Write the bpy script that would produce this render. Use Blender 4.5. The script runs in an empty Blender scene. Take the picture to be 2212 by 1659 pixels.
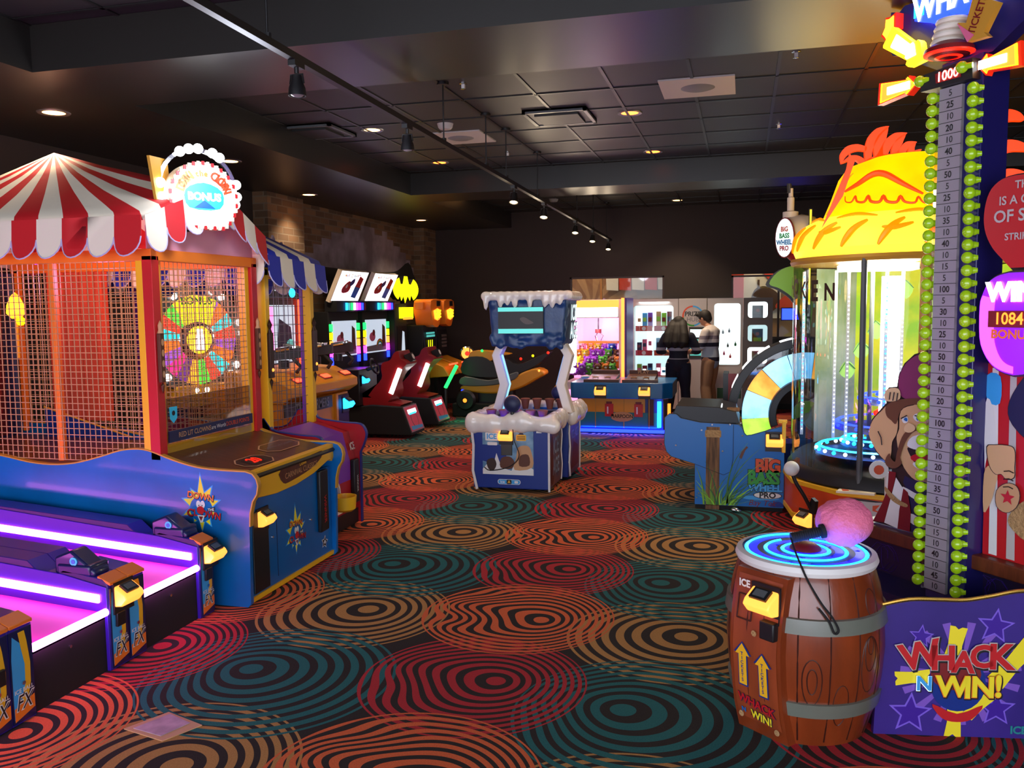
import bpy, bmesh, math, random
from mathutils import Vector, Matrix
random.seed(7)
sc = bpy.context.scene
# ---------------- camera, world, exposure ----------------
F, H = 1853.0, 1.8
YAW, PITCH, ROLL = math.radians(15.1), math.radians(5.2), math.radians(0.7)
f0 = Vector((-math.sin(YAW), math.cos(YAW), 0)); r0 = Vector((math.cos(YAW), math.sin(YAW), 0))
fw = f0*math.cos(PITCH)+Vector((0, 0, -math.sin(PITCH))); u0 = r0.cross(fw)
rr = r0*math.cos(ROLL)-u0*math.sin(ROLL); uu = u0*math.cos(ROLL)+r0*math.sin(ROLL)
cd = bpy.data.cameras.new('camera'); cam = bpy.data.objects.new('camera', cd); sc.collection.objects.link(cam)
cd.sensor_width = 36; cd.lens = F/2212*36; cd.clip_start = 0.05
cam.matrix_world = Matrix(((rr.x, uu.x, -fw.x, 0), (rr.y, uu.y, -fw.y, 0), (rr.z, uu.z, -fw.z, H), (0, 0, 0, 1)))
sc.camera = cam
w = bpy.data.worlds.new('world'); sc.world = w; w.use_nodes = True
bg = w.node_tree.nodes['Background']; bg.inputs[0].default_value = (0.80, 0.86, 1.0, 1); bg.inputs[1].default_value = 4.6
sc.view_settings.view_transform = 'Standard'; sc.view_settings.look = 'None'
sc.view_settings.exposure = 0.25; sc.view_settings.gamma = 1
sc.view_settings.use_curve_mapping = False
sc.cycles.use_denoising = True
sc.cycles.max_bounces = 6; sc.cycles.transparent_max_bounces = 24; sc.cycles.sample_clamp_indirect = 4.0
sc.cycles.caustics_reflective = False; sc.cycles.caustics_refractive = False
COL = sc.collection
# ---------------- materials ----------------
def lin(h):
    h = h.lstrip('#'); c = [int(h[i:i+2], 16)/255 for i in (0, 2, 4)]
    return tuple((x/12.92 if x <= .04045 else ((x+.055)/1.055)**2.4) for x in c)+(1,)
MATS = {}
def mat(name, hx, rough=.5, metal=0, emit=0, ehx=None, coat=0, noise=None, bump=None, trans=0, alpha=1, spec=.5, stretch=None):
    m = bpy.data.materials.new(name); m.use_nodes = True; nt = m.node_tree; b = nt.nodes['Principled BSDF']
    b.inputs['Base Color'].default_value = lin(hx); b.inputs['Roughness'].default_value = rough
    b.inputs['Metallic'].default_value = metal; b.inputs['Coat Weight'].default_value = coat
    b.inputs['Coat Roughness'].default_value = .08
    b.inputs['Specular IOR Level'].default_value = spec
    if emit:
        b.inputs['Emission Color'].default_value = lin(ehx or hx); b.inputs['Emission Strength'].default_value = emit
    if trans: b.inputs['Transmission Weight'].default_value = trans
    if alpha < 1: b.inputs['Alpha'].default_value = alpha
    if noise or bump:
        tc = nt.nodes.new('ShaderNodeTexCoord'); n = nt.nodes.new('ShaderNodeTexNoise')
        src = tc.outputs['Object']
        if stretch:
            mp = nt.nodes.new('ShaderNodeMapping'); mp.inputs['Scale'].default_value = stretch
            nt.links.new(src, mp.inputs['Vector']); src = mp.outputs['Vector']
        nt.links.new(src, n.inputs['Vector'])
        n.inputs['Scale'].default_value = (noise or bump)[0]; n.inputs['Detail'].default_value = 5
        if noise:
            r = nt.nodes.new('ShaderNodeMixRGB'); r.blend_type = 'MIX'
            c = lin(hx); k = noise[1]; c2 = lin(noise[2]) if len(noise) > 2 else tuple(x*(1-k) for x in c[:3])+(1,)
            r.inputs[1].default_value = c; r.inputs[2].default_value = c2
            ra = nt.nodes.new('ShaderNodeMapRange'); ra.inputs[1].default_value = .38; ra.inputs[2].default_value = .62
            nt.links.new(n.outputs[0], ra.inputs[0]); nt.links.new(ra.outputs[0], r.inputs[0])
            nt.links.new(r.outputs[0], b.inputs['Base Color'])
            if emit: nt.links.new(r.outputs[0], b.inputs['Emission Color'])
        if bump:
            bp = nt.nodes.new('ShaderNodeBump'); bp.inputs['Strength'].default_value = bump[1]; bp.inputs['Distance'].default_value = .02
            nt.links.new(n.outputs[0], bp.inputs['Height']); nt.links.new(bp.outputs[0], b.inputs['Normal'])
    MATS[name] = m; return m
def glow(name, hx, s, noise=None): return mat(name, hx, rough=.4, emit=s, noise=noise)
for a in [
 ('black', '151315', .45), ('matte_black', '0d0c0d', .8), ('dark_grey', '3a3836', .5), ('grey', '77767a', .5), ('white', 'e4e0dc', .45),
 ('cream', 'f0dcc0', .6), ('ivory', 'e8ddd0', .35), ('red', 'c01a20', .4), ('dark_red', '7a1014', .5), ('orange', 'ee7a20', .45), ('deep_orange', 'd24a18', .45),
 ('yellow', 'f0b420', .4), ('lemon', 'f2dc28', .4), ('gold', 'c89030', .4), ('blue', '0468b4', .35), ('deep_blue', '0a2c80', .4), ('navy', '141c48', .5),
 ('sky', '3aa0e0', .45), ('cyan', '30c8e8', .4), ('purple', '3c1690', .4), ('violet', '8038b0', .45), ('dark_purple', '1c0f38', .5), ('lilac', '7a5ad0', .45),
 ('green', '2c9a38', .45), ('lime', '8ccc28', .4), ('dark_green', '1c5a28', .5), ('brown', '5a2c14', .5), ('dark_brown', '33190f', .5), ('tan', 'c8966a', .6),
 ('skin', 'c88c6c', .55), ('pink', 'e06a90', .5), ('magenta', 'c018a0', .4), ('teal', '1c7a80', .5), ('maroon', '4c0d10', .5), ('steel_dark', '55585a', .35)]:
    mat(*a)
mat('chrome', 'd8d8dc', .15, 1); mat('brushed', '8c8c90', .4, .9); mat('brass', 'e0b050', .25, .9)
mat('blue_laminate', '0468b4', .32, coat=.2, noise=(1.6, .25))
mat('red_laminate', 'b01820', .35, coat=.2); mat('purple_laminate', '8038b0', .35)
mat('skee_purple', '35169c', .4, coat=.3); mat('skee_navy', '101848', .4, coat=.3); mat('skee_lane', 'b83890', .55)
mat('cloth_red', 'c8141e', .7, bump=(3, .5)); mat('cloth_white', 'efe2cc', .7, bump=(3, .5)); mat('cloth_lilac', 'c4bce0', .7)
mat('cloth_blue', '1a2aa0', .7); mat('cloth_lit_pink', 'e8a8c0', .8, noise=(2, .15))
mat('curtain', 'c84018', .8, noise=(3, .4), stretch=(1, 6, .4))
mat('deck_wood', '5c2f1c', .4, coat=.3, noise=(6, .35), stretch=(1, 6, 1))
mat('snow', 'ece4dc', .25, coat=.5, bump=(5, .5)); mat('ice_blue', '063c78', .42, coat=.12, noise=(4, .35), bump=(7, 1.0))
mat('barrel_brown', '8a3a18', .3, coat=.5, noise=(4, .3), stretch=(2, 2, .6), bump=(6, .35))
mat('barrel_dark', '3a1408', .5); mat('barrel_front', '9a4420', .45, noise=(5, .25), stretch=(3, 3, .4)); mat('band', '6e7266', .3, coat=.4, noise=(3, .15))
mat('ledge_wood', '6a3018', .4, noise=(9, .3), stretch=(6, 6, 1))
mat('wicker', 'd8b080', .8, bump=(40, .5)); mat('plush_pink', 'ccb6a0', .9, noise=(16, .25, 'b09884'), bump=(22, .8))
mat('soffit', '24211e', .34, noise=(.8, .15)); mat('tile', '252423', .5, noise=(3, .12)); mat('tbar', '1a1817', .4); mat('dark_wall', '2c211e', .8)
mat('far_wall', 'a07c58', .7, noise=(1.5, .2))
mat('hub_grey', 'bcb4b0', .5); mat('hub_dark', '5a504e', .5)
mat('jeans', '141a30', .85); mat('khaki', '9a7458', .8); mat('shirt_dark', '1c1a2a', .85); mat('shirt_white', 'd0c8cc', .8); mat('hair', '1a0e0a', .7, noise=(40, .5), stretch=(6, 6, .4))
mat('seat_red', '8c1016', .45, coat=.2); mat('tf_yellow', 'd89020', .4); mat('rope', 'b08858', .8, bump=(60, .8))
mat('grass', '7aa828', .6, noise=(5, .5, '3a6a18')); mat('post_wood', '8a6038', .7, noise=(6, .5, '4a3018'), stretch=(5, 5, .5))
mat('sm_skin', 'd8a878', .5); mat('sm_skin_light', 'e8c090', .5); mat('sm_hair', '6a4028', .5); mat('sm_line', '2a1a14', .5); mat('plum', '8a3060', .5)
mat('chick_orange', 'd8481c', .4, coat=.2); mat('tape_silver', 'a8a8a8', .3, .6)
# light giving
glow('g_white', 'ffffff', 6.0); glow('g_soft', 'f4f8ff', 2.2); glow('g_screen', 'b8c8d8', .8); glow('g_magenta', 'ff28f0', 9.0); glow('g_purple', '9020ff', 5.0)
glow('g_skee', 'ff7cf4', 15.0)
glow('g_blue', '1428ff', 7.0); glow('g_cyan', '18a0ff', 6.0); glow('g_red', 'ff1808', 3.0); glow('g_orange', 'ff8828', 1.8); glow('g_amber', 'ff9a3c', 1.7)
glow('g_yellow', 'ffd818', 3.0); glow('g_lemon', 'f4f010', 1.3); glow('g_green', '20ff60', 2.2); glow('g_pink', 'ff60b0', 3.0); glow('g_warm', 'ffd890', 14.0)
glow('g_lamp', 'ffb060', 12.0); glow('g_lamp_red', 'ff6020', 9.0); glow('g_redtube', 'ff3820', 5.0); glow('g_teal', '50b8b0', .7)
glow('sign_white', 'fff8ff', 1.6); glow('glow_deep', '0810ff', 1.4); glow('chick_dome', 'ffa400', 1.15, noise=(1.6, 0, 'ffc800')); glow('chick_brim', 'ffe038', 1.35); glow('chick_mark', 'ff7800', 1.2)
glow('chick_comb', 'ff3c08', 1.0); glow('w_blue', '90d0f8', 1.4, noise=(4, 0, '58a8e8')); glow('w_orange', 'f8a840', 1.2, noise=(5, 0, 'e88020')); glow('w_green', '88e030', 1.2, noise=(5, 0, 'b0f050'))
glow('hub_screen', 'f4fbff', 3.0); glow('hub_glow', 'cfe6ec', 1.0)
mat('lime_bulb', '9ac414', .25, coat=.6, emit=.10)
def glassy(name, tint, mixf, rough=.03):
    m = bpy.data.materials.new(name); m.use_nodes = True; nt = m.node_tree; nt.nodes.clear()
    o = nt.nodes.new('ShaderNodeOutputMaterial'); t = nt.nodes.new('ShaderNodeBsdfTransparent'); g = nt.nodes.new('ShaderNodeBsdfGlossy'); x = nt.nodes.new('ShaderNodeMixShader')
    fr = nt.nodes.new('ShaderNodeLayerWeight'); fr.inputs[0].default_value = .35
    mu = nt.nodes.new('ShaderNodeMath'); mu.operation = 'MULTIPLY_ADD'; mu.inputs[1].default_value = .6; mu.inputs[2].default_value = mixf
    nt.links.new(fr.outputs['Facing'], mu.inputs[0]); nt.links.new(mu.outputs[0], x.inputs[0])
    t.inputs[0].default_value = lin(tint); g.inputs['Roughness'].default_value = rough
    nt.links.new(t.outputs[0], x.inputs[1]); nt.links.new(g.outputs[0], x.inputs[2]); nt.links.new(x.outputs[0], o.inputs[0])
    MATS[name] = m
glassy('glass', 'eef4f2', .02); glassy('glass_dark', '8a9090', .06); glassy('acrylic', 'f4f4f4', .05)
# ---------------- geometry helpers ----------------
WM = {}
TXT = {}
def text_mesh(s, bold, ext):
    k = (s, bold, ext)
    if k not in TXT:
        cu = bpy.data.curves.new('t', 'FONT'); cu.body = s; cu.size = 1; cu.align_x = 'CENTER'; cu.align_y = 'CENTER'
        cu.offset = bold; cu.extrude = ext; cu.resolution_u = 3
        o = bpy.data.objects.new('t', cu); COL.objects.link(o)
        dg = bpy.context.evaluated_depsgraph_get(); me = bpy.data.meshes.new_from_object(o.evaluated_get(dg))
        TXT[k] = ([tuple(v.co) for v in me.vertices], [tuple(p.vertices) for p in me.polygons])
        bpy.data.objects.remove(o); bpy.data.curves.remove(cu); bpy.data.meshes.remove(me)
    return TXT[k]
def V(*a): return Vector(a)
PL = {'XY': (V(1, 0, 0), V(0, 1, 0), V(0, 0, 1)), 'XZ': (V(1, 0, 0), V(0, 0, 1), V(0, -1, 0)), 'YZ': (V(0, 1, 0), V(0, 0, 1), V(1, 0, 0))}
class G:
    def __init__(s): s.v = []; s.f = []; s.m = []; s.names = []; s.fl = []; s.T = None
    def mi(s, n):
        if n not in s.names: s.names.append(n)
        return s.names.index(n)
    def add(s, vs, fs, m, flat=False):
        b = len(s.v); T = s.T
        s.v += [(T @ Vector(q)) if T else Vector(q) for q in vs]
        i = s.mi(m)
        for f in fs: s.f.append(tuple(b+k for k in f)); s.m.append(i); s.fl.append(flat)
    def box(s, a, b, m='black'):
        x0, y0, z0 = [min(p, q) for p, q in zip(a, b)]; x1, y1, z1 = [max(p, q) for p, q in zip(a, b)]
        vs = [(x0, y0, z0), (x1, y0, z0), (x1, y1, z0), (x0, y1, z0), (x0, y0, z1), (x1, y0, z1), (x1, y1, z1), (x0, y1, z1)]
        s.add(vs, [(0, 3, 2, 1), (4, 5, 6, 7), (0, 1, 5, 4), (1, 2, 6, 5), (2, 3, 7, 6), (3, 0, 4, 7)], m)
    def obox(s, c, u, v, hu, hv, hw, m='black'):   # oriented box
        u = Vector(u).normalized(); v = Vector(v).normalized(); n = u.cross(v)
        vs = [Vector(c)+u*a*hu+v*b*hv+n*d*hw for d in (-1, 1) for a, b in ((-1, -1), (1, -1), (1, 1), (-1, 1))]
        s.add(vs, [(0, 3, 2, 1), (4, 5, 6, 7), (0, 1, 5, 4), (1, 2, 6, 5), (2, 3, 7, 6), (3, 0, 4, 7)], m)
    def prism(s, pts, plane, d0, d1, m='black', me=None, o=None):
        # plane XZ: extruded along Y from d0 to d1; YZ along X; XY along Z;  or plane=(u,v,n) with origin o
        if isinstance(plane, str):
            u, v, n = PL[plane]; o = V(0, 0, 0)
            if plane == 'XZ': d0, d1 = -d0, -d1
        else: u, v, n = [Vector(q) for q in plane]; o = Vector(o)
        if d0 > d1: d0, d1 = d1, d0
        ar = sum(pts[i-1][0]*pts[i][1]-pts[i][0]*pts[i-1][1] for i in range(len(pts)))
        if ar < 0: pts = pts[::-1]
        k = len(pts)
        vs = [o+u*p[0]+v*p[1]+n*d0 for p in pts]+[o+u*p[0]+v*p[1]+n*d1 for p in pts]
        s.add(vs, [tuple(range(k))[::-1], tuple(range(k, 2*k))], m, True)
        s.add(vs, [(i, (i+1) % k, k+(i+1) % k, k+i) for i in range(k)], me or m)
    def rim(s, pts, plane, d0, d1, r, m, closed=True, o=None):   # tube along an outline (edge trim)
        u, v, n = PL[plane] if isinstance(plane, str) else [Vector(q) for q in plane]
        o = V(0, 0, 0) if o is None else Vector(o)
        if plane == 'XZ': d0, d1 = -d0, -d1
        k = len(pts); out = []
        ar = sum(pts[i-1][0]*pts[i][1]-pts[i][0]*pts[i-1][1] for i in range(k)); sg = 1 if ar > 0 else -1
        for i in range(k):
            a = Vector(pts[i-1] if (closed or i) else pts[i]); b = Vector(pts[i]); c = Vector(pts[(i+1) % k] if (closed or i < k-1) else pts[i])
            t = ((b-a).normalized()+(c-b).normalized()) if (b-a).length and (c-b).length else (c-a)
            t = t.normalized() if t.length else Vector((1, 0)); nn = Vector((t.y, -t.x))*sg
            out.append((b-nn*r*.2, b+nn*r))
        vs = []
        for q, p in out:
            for P, d in ((q, d0), (p, d0), (p, d1), (q, d1)): vs.append(o+u*P[0]+v*P[1]+n*d)
        fs = []
        for i in range(k if closed else k-1):
            a = 4*i; b = 4*((i+1) % k)
            for j in range(4): fs.append((a+j, b+j, b+(j+1) % 4, a+(j+1) % 4))
        s.add(vs, fs, m)
    def cyl(s, p0, p1, r0, r1=None, m='black', n=16, caps=True, sq=0):
        p0 = Vector(p0); p1 = Vector(p1); d = (p1-p0).normalized(); r1 = r0 if r1 is None else r1
        a = d.orthogonal().normalized() if abs(d.z) < .99 else V(1, 0, 0); b = d.cross(a)
        ring = lambda p, r: [p+(a*math.cos(t)+b*math.sin(t))*r for t in [2*math.pi*(i+.5*sq)/n for i in range(n)]]
        vs = ring(p0, r0)+ring(p1, r1)
        s.add(vs, [(i, (i+1) % n, n+(i+1) % n, n+i) for i in range(n)], m)
        if caps: s.add(vs, [tuple(range(n))[::-1], tuple(range(n, 2*n))], m, True)
    def tube(s, pts, r, m='black', n=8, closed=False):
        P = [Vector(p) for p in pts]; k = len(P); vs = []; up = None
        R = r if isinstance(r, (list, tuple)) else [r]*k
        for i in range(k):
            t = (P[(i+1) % k]-P[i-1]) if closed else (P[min(i+1, k-1)]-P[max(i-1, 0)])
            t.normalize()
            if up is None: up = t.orthogonal().normalized()
            up = (up-t*up.dot(t)).normalized(); b = t.cross(up)
            vs += [P[i]+(up*math.cos(2*math.pi*j/n)+b*math.sin(2*math.pi*j/n))*R[i] for j in range(n)]
        fs = []
        for i in range(k if closed else k-1):
            a = i*n; b = ((i+1) % k)*n
            for j in range(n): fs.append((a+j, a+(j+1) % n, b+(j+1) % n, b+j))
        s.add(vs, fs, m)
        if not closed: s.add(vs, [tuple(range(n))[::-1], tuple(range((k-1)*n, k*n))], m, True)
    def lathe(s, prof, c, m='black', n=32, axis=(0, 0, 1), a0=0, a1=2*math.pi, mf=None, sx=1, sy=1):
        c = Vector(c); ax = Vector(axis).normalized(); a = ax.orthogonal().normalized() if abs(ax.z) < .99 else V(1, 0, 0); b = ax.cross(a)
        full = abs(a1-a0-2*math.pi) < 1e-4; k = n if full else n+1; P = len(prof)
        vs = []
        for i in range(k):
            t = a0+(a1-a0)*i/n
            for r, z in prof: vs.append(c+a*math.cos(t)*r*sx+b*math.sin(t)*r*sy+ax*z)
        for i in range(n):
            i2 = (i+1) % k
            for j in range(P-1):
                mm = mf(i, j) if mf else m
                s.add([vs[i*P+j], vs[i2*P+j], vs[i2*P+j+1], vs[i*P+j+1]], [(0, 1, 2, 3)], mm)
    def ball(s, c, r, m='black', n=14, nz=8):
        c = Vector(c); rx, ry, rz = r if isinstance(r, (tuple, list)) else (r, r, r); vs = [c+V(0, 0, -rz)]; fs = []
        for j in range(1, nz):
            p = math.pi*j/nz
            for i in range(n):
                t = 2*math.pi*i/n; vs.append(c+V(rx*math.sin(p)*math.cos(t), ry*math.sin(p)*math.sin(t), -rz*math.cos(p)))
        vs.append(c+V(0, 0, rz)); L = len(vs)-1
        for i in range(n):
            fs.append((0, 1+(i+1) % n, 1+i)); fs.append((L, L-n+i, L-n+(i+1) % n))
            for j in range(nz-2): a = 1+j*n; fs.append((a+i, a+(i+1) % n, a+n+(i+1) % n, a+n+i))
        s.add(vs, fs, m)
    def text(s, t, o, size, u, v, m, bold=0, ext=.03, xs=1, rot=0, lift=.003, shear=0):
        u = Vector(u).normalized(); v = Vector(v).normalized(); n = u.cross(v)
        if rot: c_, s_ = math.cos(rot), math.sin(rot); u, v = u*c_+v*s_, v*c_-u*s_
        vs, fs = text_mesh(t, bold, ext)
        o = Vector(o)+n*lift
        s.add([o+u*(x+shear*y)*size*xs+v*y*size+n*z*size for x, y, z in vs], fs, m, True)
    def flat(s, pts, o, u, v, m, lift=.002):     # printed patch on a panel
        u = Vector(u).normalized(); v = Vector(v).normalized(); n = u.cross(v); o = Vector(o)
        if sum(pts[i-1][0]*pts[i][1]-pts[i][0]*pts[i-1][1] for i in range(len(pts))) < 0: pts = pts[::-1]
        s.add([o+u*a+v*b+n*lift for a, b in pts], [tuple(range(len(pts)))], m, True)
    def build(s, name, parent=None, bevel=0, smooth=35, origin=None, mods=None, subsurf=0):
        me = bpy.data.meshes.new(name)
        if parent is not None: inv = WM[parent.name].inverted()
        else:
            if origin is None:
                xs = [q.x for q in s.v]; ys = [q.y for q in s.v]; zs = [q.z for q in s.v]
                origin = ((min(xs)+max(xs))/2, (min(ys)+max(ys))/2, min(zs))
            inv = Matrix.Translation(-Vector(origin))
        me.from_pydata([inv @ q for q in s.v], [], s.f)
        for n in s.names: me.materials.append(MATS[n])
        me.polygons.foreach_set('material_index', s.m)
        me.polygons.foreach_set('use_smooth', [not q for q in s.fl])
        if parent is None or True:
            bm = bmesh.new(); bm.from_mesh(me); bmesh.ops.remove_doubles(bm, verts=bm.verts, dist=1e-5); bm.to_mesh(me); bm.free()
        me.set_sharp_from_angle(angle=math.radians(smooth))
        o = bpy.data.objects.new(name, me); COL.objects.link(o)
        if parent is not None: o.parent = parent; WM[o.name] = WM[parent.name]
        else: o.location = origin; WM[o.name] = Matrix.Translation(Vector(origin))
        if bevel:
            b = o.modifiers.new('bevel', 'BEVEL'); b.width = bevel; b.segments = 2; b.limit_method = 'ANGLE'; b.angle_limit = math.radians(40)
        if mods: mods(o)
        return o
def thing(name, label, cat, loc=(0, 0, 0), group=None, rz=0):
    o = bpy.data.objects.new(name, None); COL.objects.link(o); o.location = loc; o.rotation_euler = (0, 0, rz); o.empty_display_size = .1
    WM[o.name] = Matrix.Translation(Vector(loc)) @ Matrix.Rotation(rz, 4, 'Z')
    return tag(o, label, cat, group)
def tag(o, label, cat, group=None):
    o['label'] = label; o['category'] = cat
    if group: o['group'] = group
    return o
def struct(o): o['kind'] = 'structure'; return o
def dup(o, loc=None, label=None, rz=None, parent=None, keep_kids=True):
    c = o.copy(); COL.objects.link(c)
    if parent is not None: c.parent = parent
    if loc is not None: c.location = loc
    if rz is not None: c.rotation_euler = (0, 0, rz)
    if label: c['label'] = label
    for k in list(o.children): dup(k, parent=c)
    return c
def remesh(vox, it=3):
    def f(o):
        r = o.modifiers.new('r', 'REMESH'); r.mode = 'VOXEL'; r.voxel_size = vox; r.use_smooth_shade = True
        if it: q = o.modifiers.new('s', 'SMOOTH'); q.factor = .6; q.iterations = it
    return f
def circ(cx, cy, r, n=24, ry=None, a0=0, a1=2*math.pi):
    k = n if abs(a1-a0-2*math.pi) < 1e-6 else n+1
    return [(cx+r*math.cos(a0+(a1-a0)*i/n), cy+(ry or r)*math.sin(a0+(a1-a0)*i/n)) for i in range(k)]
def starp(cx, cy, R, r, n=5, rot=0):
    return [(cx+(R if i % 2 == 0 else r)*math.sin(rot+math.pi*i/n), cy+(R if i % 2 == 0 else r)*math.cos(rot+math.pi*i/n)) for i in range(2*n)]
def rrect(x0, y0, x1, y1, r, n=4):
    p = []
    for cx, cy, a in ((x1-r, y1-r, 0), (x0+r, y1-r, 90), (x0+r, y0+r, 180), (x1-r, y0+r, 270)):
        p += [(cx+r*math.cos(math.radians(a+90*i/n)), cy+r*math.sin(math.radians(a+90*i/n))) for i in range(n+1)]
    return p
def smoothp(pts, n=4, closed=False):      # Catmull-Rom in any dimension
    k = len(pts); out = []
    rng = range(k) if closed else range(k-1)
    for i in rng:
        P = [Vector(pts[(i+j) % k] if closed else pts[min(max(i+j, 0), k-1)]) for j in (-1, 0, 1, 2)]
        for q in range(n):
            t = q/n
            out.append(tuple(.5*((2*P[1])+(P[2]-P[0])*t+(2*P[0]-5*P[1]+4*P[2]-P[3])*t*t+(3*P[1]-P[0]-3*P[2]+P[3])*t**3)))
    if not closed: out.append(tuple(pts[-1]))
    return out
FY = ((1, 0, 0), (0, 0, 1))       # print directions on a face looking to -Y
FX = ((0, 1, 0), (0, 0, 1))       # on a face looking to +X
# ================= THE SETTING =================
def carpet_mat():
    m = bpy.data.materials.new('carpet'); m.use_nodes = True; nt = m.node_tree; N = nt.nodes; L = nt.links
    b = N['Principled BSDF']; b.inputs['Roughness'].default_value = .95; b.inputs['Specular IOR Level'].default_value = .15
    def mt(op, a, c=None, d=None):
        n = N.new('ShaderNodeMath'); n.operation = op
        for i, x in enumerate((a, c, d)):
            if x is None: continue
            if isinstance(x, (int, float)): n.inputs[i].default_value = x
            else: L.new(x, n.inputs[i])
        return n.outputs[0]
    tc = N.new('ShaderNodeTexCoord'); sp = N.new('ShaderNodeSeparateXYZ'); L.new(tc.outputs['Object'], sp.inputs[0])
    X, Y = sp.outputs[0], sp.outputs[1]
    PX, PY = 1.87, 1.81
    col = None
    base = lin('352e2b')
    fams = [(-2.22, 4.555, .57, 'b8854e', 7, 1.45, .08, .05, 0, 0), (-2.23, 3.62, .62, '2f6a6a', 8, 1.4, -.15, .06, .05, 9),
            (-1.24, 3.80, .55, 'b8343a', 9, 1.4, .12, .03, .06, 10), (-1.25, 4.70, .56, 'e06a40', 9, 1.4, .16, -.04, .085, 14)]
    for cx, cy, R, hx, n, k, ox, oy, wa, wf in fams:
        px = mt('WRAP', mt('SUBTRACT', X, cx), PX/2, -PX/2); py = mt('WRAP', mt('SUBTRACT', Y, cy), PY/2, -PY/2)
        pr = mt('SUBTRACT', mt('ADD', mt('MULTIPLY', px, px), mt('MULTIPLY', py, py)), R*R)
        if wa:   # wavy part
            wgt = mt('MAXIMUM', mt('MULTIPLY', mt('SUBTRACT', ox, px), 2.2), 0.0)
            fade = mt('MINIMUM', mt('MAXIMUM', mt('MULTIPLY', pr, -6), 0.0), 1.0)
            qx = mt('ADD', px, mt('MULTIPLY', mt('MULTIPLY', mt('SINE', mt('MULTIPLY', py, wf)), wa), mt('MULTIPLY', mt('MINIMUM', wgt, 1.0), fade)))
        else: qx = px
        dt = mt('ADD', mt('MULTIPLY', qx, ox), mt('MULTIPLY', py, oy))
        c2 = ox*ox+oy*oy; a = c2-R*R
        B = mt('SUBTRACT', 2*R*R, mt('MULTIPLY', dt, 2))
        pq = mt('SUBTRACT', mt('ADD', mt('MULTIPLY', qx, qx), mt('MULTIPLY', py, py)), R*R)
        disc = mt('SQRT', mt('MAXIMUM', mt('SUBTRACT', mt('MULTIPLY', B, B), mt('MULTIPLY', pq, 4*a)), 0.0))
        s1 = mt('DIVIDE', mt('SUBTRACT', disc, B), 2*a)
        t = mt('SUBTRACT', 1.0, s1)
        ph = mt('MULTIPLY', mt('POWER', mt('MAXIMUM', t, 0.0), k), n)
        fr = mt('FRACT', mt('ADD', ph, .25))
        ring = mt('MULTIPLY', mt('LESS_THAN', fr, .54), mt('LESS_THAN', pr, 0.0))
        mx = N.new('ShaderNodeMixRGB'); L.new(ring, mx.inputs[0])
        if col is None: mx.inputs[1].default_value = base
        else: L.new(col, mx.inputs[1])
        mx.inputs[2].default_value = lin(hx); col = mx.outputs[0]
    nz = N.new('ShaderNodeTexNoise'); nz.inputs['Scale'].default_value = 160; L.new(tc.outputs['Object'], nz.inputs['Vector'])
    mr = N.new('ShaderNodeMapRange'); mr.inputs[3].default_value = .65; mr.inputs[4].default_value = 1.2; L.new(nz.outputs[0], mr.inputs[0])
    mu = N.new('ShaderNodeMixRGB'); mu.blend_type = 'MULTIPLY'; mu.inputs[0].default_value = 1; L.new(col, mu.inputs[1]); L.new(mr.outputs[0], mu.inputs[2])
    L.new(mu.outputs[0], b.inputs['Base Color'])
    bp = N.new('ShaderNodeBump'); bp.inputs['Strength'].default_value = .3; bp.inputs['Distance'].default_value = .004; L.new(nz.outputs[0], bp.inputs['Height']); L.new(bp.outputs[0], b.inputs['Normal'])
    MATS['carpet'] = m
carpet_mat()
def brick_mat():
    m = bpy.data.materials.new('brick'); m.use_nodes = True; nt = m.node_tree; N = nt.nodes; L = nt.links; b = N['Principled BSDF']; b.inputs['Roughness'].default_value = .85
    tc = N.new('ShaderNodeTexCoord'); mp = N.new('ShaderNodeMapping'); mp.inputs['Rotation'].default_value = (math.radians(90), 0, math.radians(90))
    sp = N.new('ShaderNodeSeparateXYZ'); cb = N.new('ShaderNodeCombineXYZ'); ad = N.new('ShaderNodeMath'); ad.operation = 'ADD'
    L.new(tc.outputs['Object'], sp.inputs[0]); L.new(sp.outputs[0], ad.inputs[0]); L.new(sp.outputs[1], ad.inputs[1]); L.new(ad.outputs[0], cb.inputs[0]); L.new(sp.outputs[2], cb.inputs[1])
    br = N.new('ShaderNodeTexBrick'); br.inputs['Scale'].default_value = 1; br.inputs['Brick Width'].default_value = .26; br.inputs['Row Height'].default_value = .085; br.inputs['Mortar Size'].default_value = .008
    br.inputs['Color1'].default_value = lin('7a5a3c'); br.inputs['Color2'].default_value = lin('4c3826'); br.inputs['Mortar'].default_value = lin('6a5a48')
    L.new(cb.outputs[0], br.inputs['Vector']); L.new(br.outputs[0], b.inputs['Base Color'])
    bp = N.new('ShaderNodeBump'); bp.inputs['Strength'].default_value = .5; bp.inputs['Distance'].default_value = .01; bp.invert = True; L.new(br.outputs['Fac'], bp.inputs['Height']); L.new(bp.outputs[0], b.inputs['Normal'])
    MATS['brick'] = m
brick_mat()
mat('mural_sky', '8c8088', .85, noise=(2.2, .3, '6a5c60')); mat('mural_hill', '1c1c18', .9)
X0, X1, YB = -5.7, 5.2, 15.1
g = G(); g.box((X0-.3, -3, -.1), (X1, YB+4, 0), 'carpet'); struct(g.build('floor', origin=(0, 0, 0)))
ZS, ZT = 3.2, 3.47
g = G(); g.box((X0-.3, -3, ZT), (X1, YB+4, ZT+.12), 'tile'); struct(g.build('ceiling'))
g = G(); g.box((X0-.3, -3, ZS), (-4.05, YB, ZT-.002), 'soffit'); struct(g.build('trim_1'))
g = G(); g.box((-4.05, 4.28, ZS), (X1, 5.16, ZT-.002), 'soffit'); struct(g.build('trim_2'))
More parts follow.
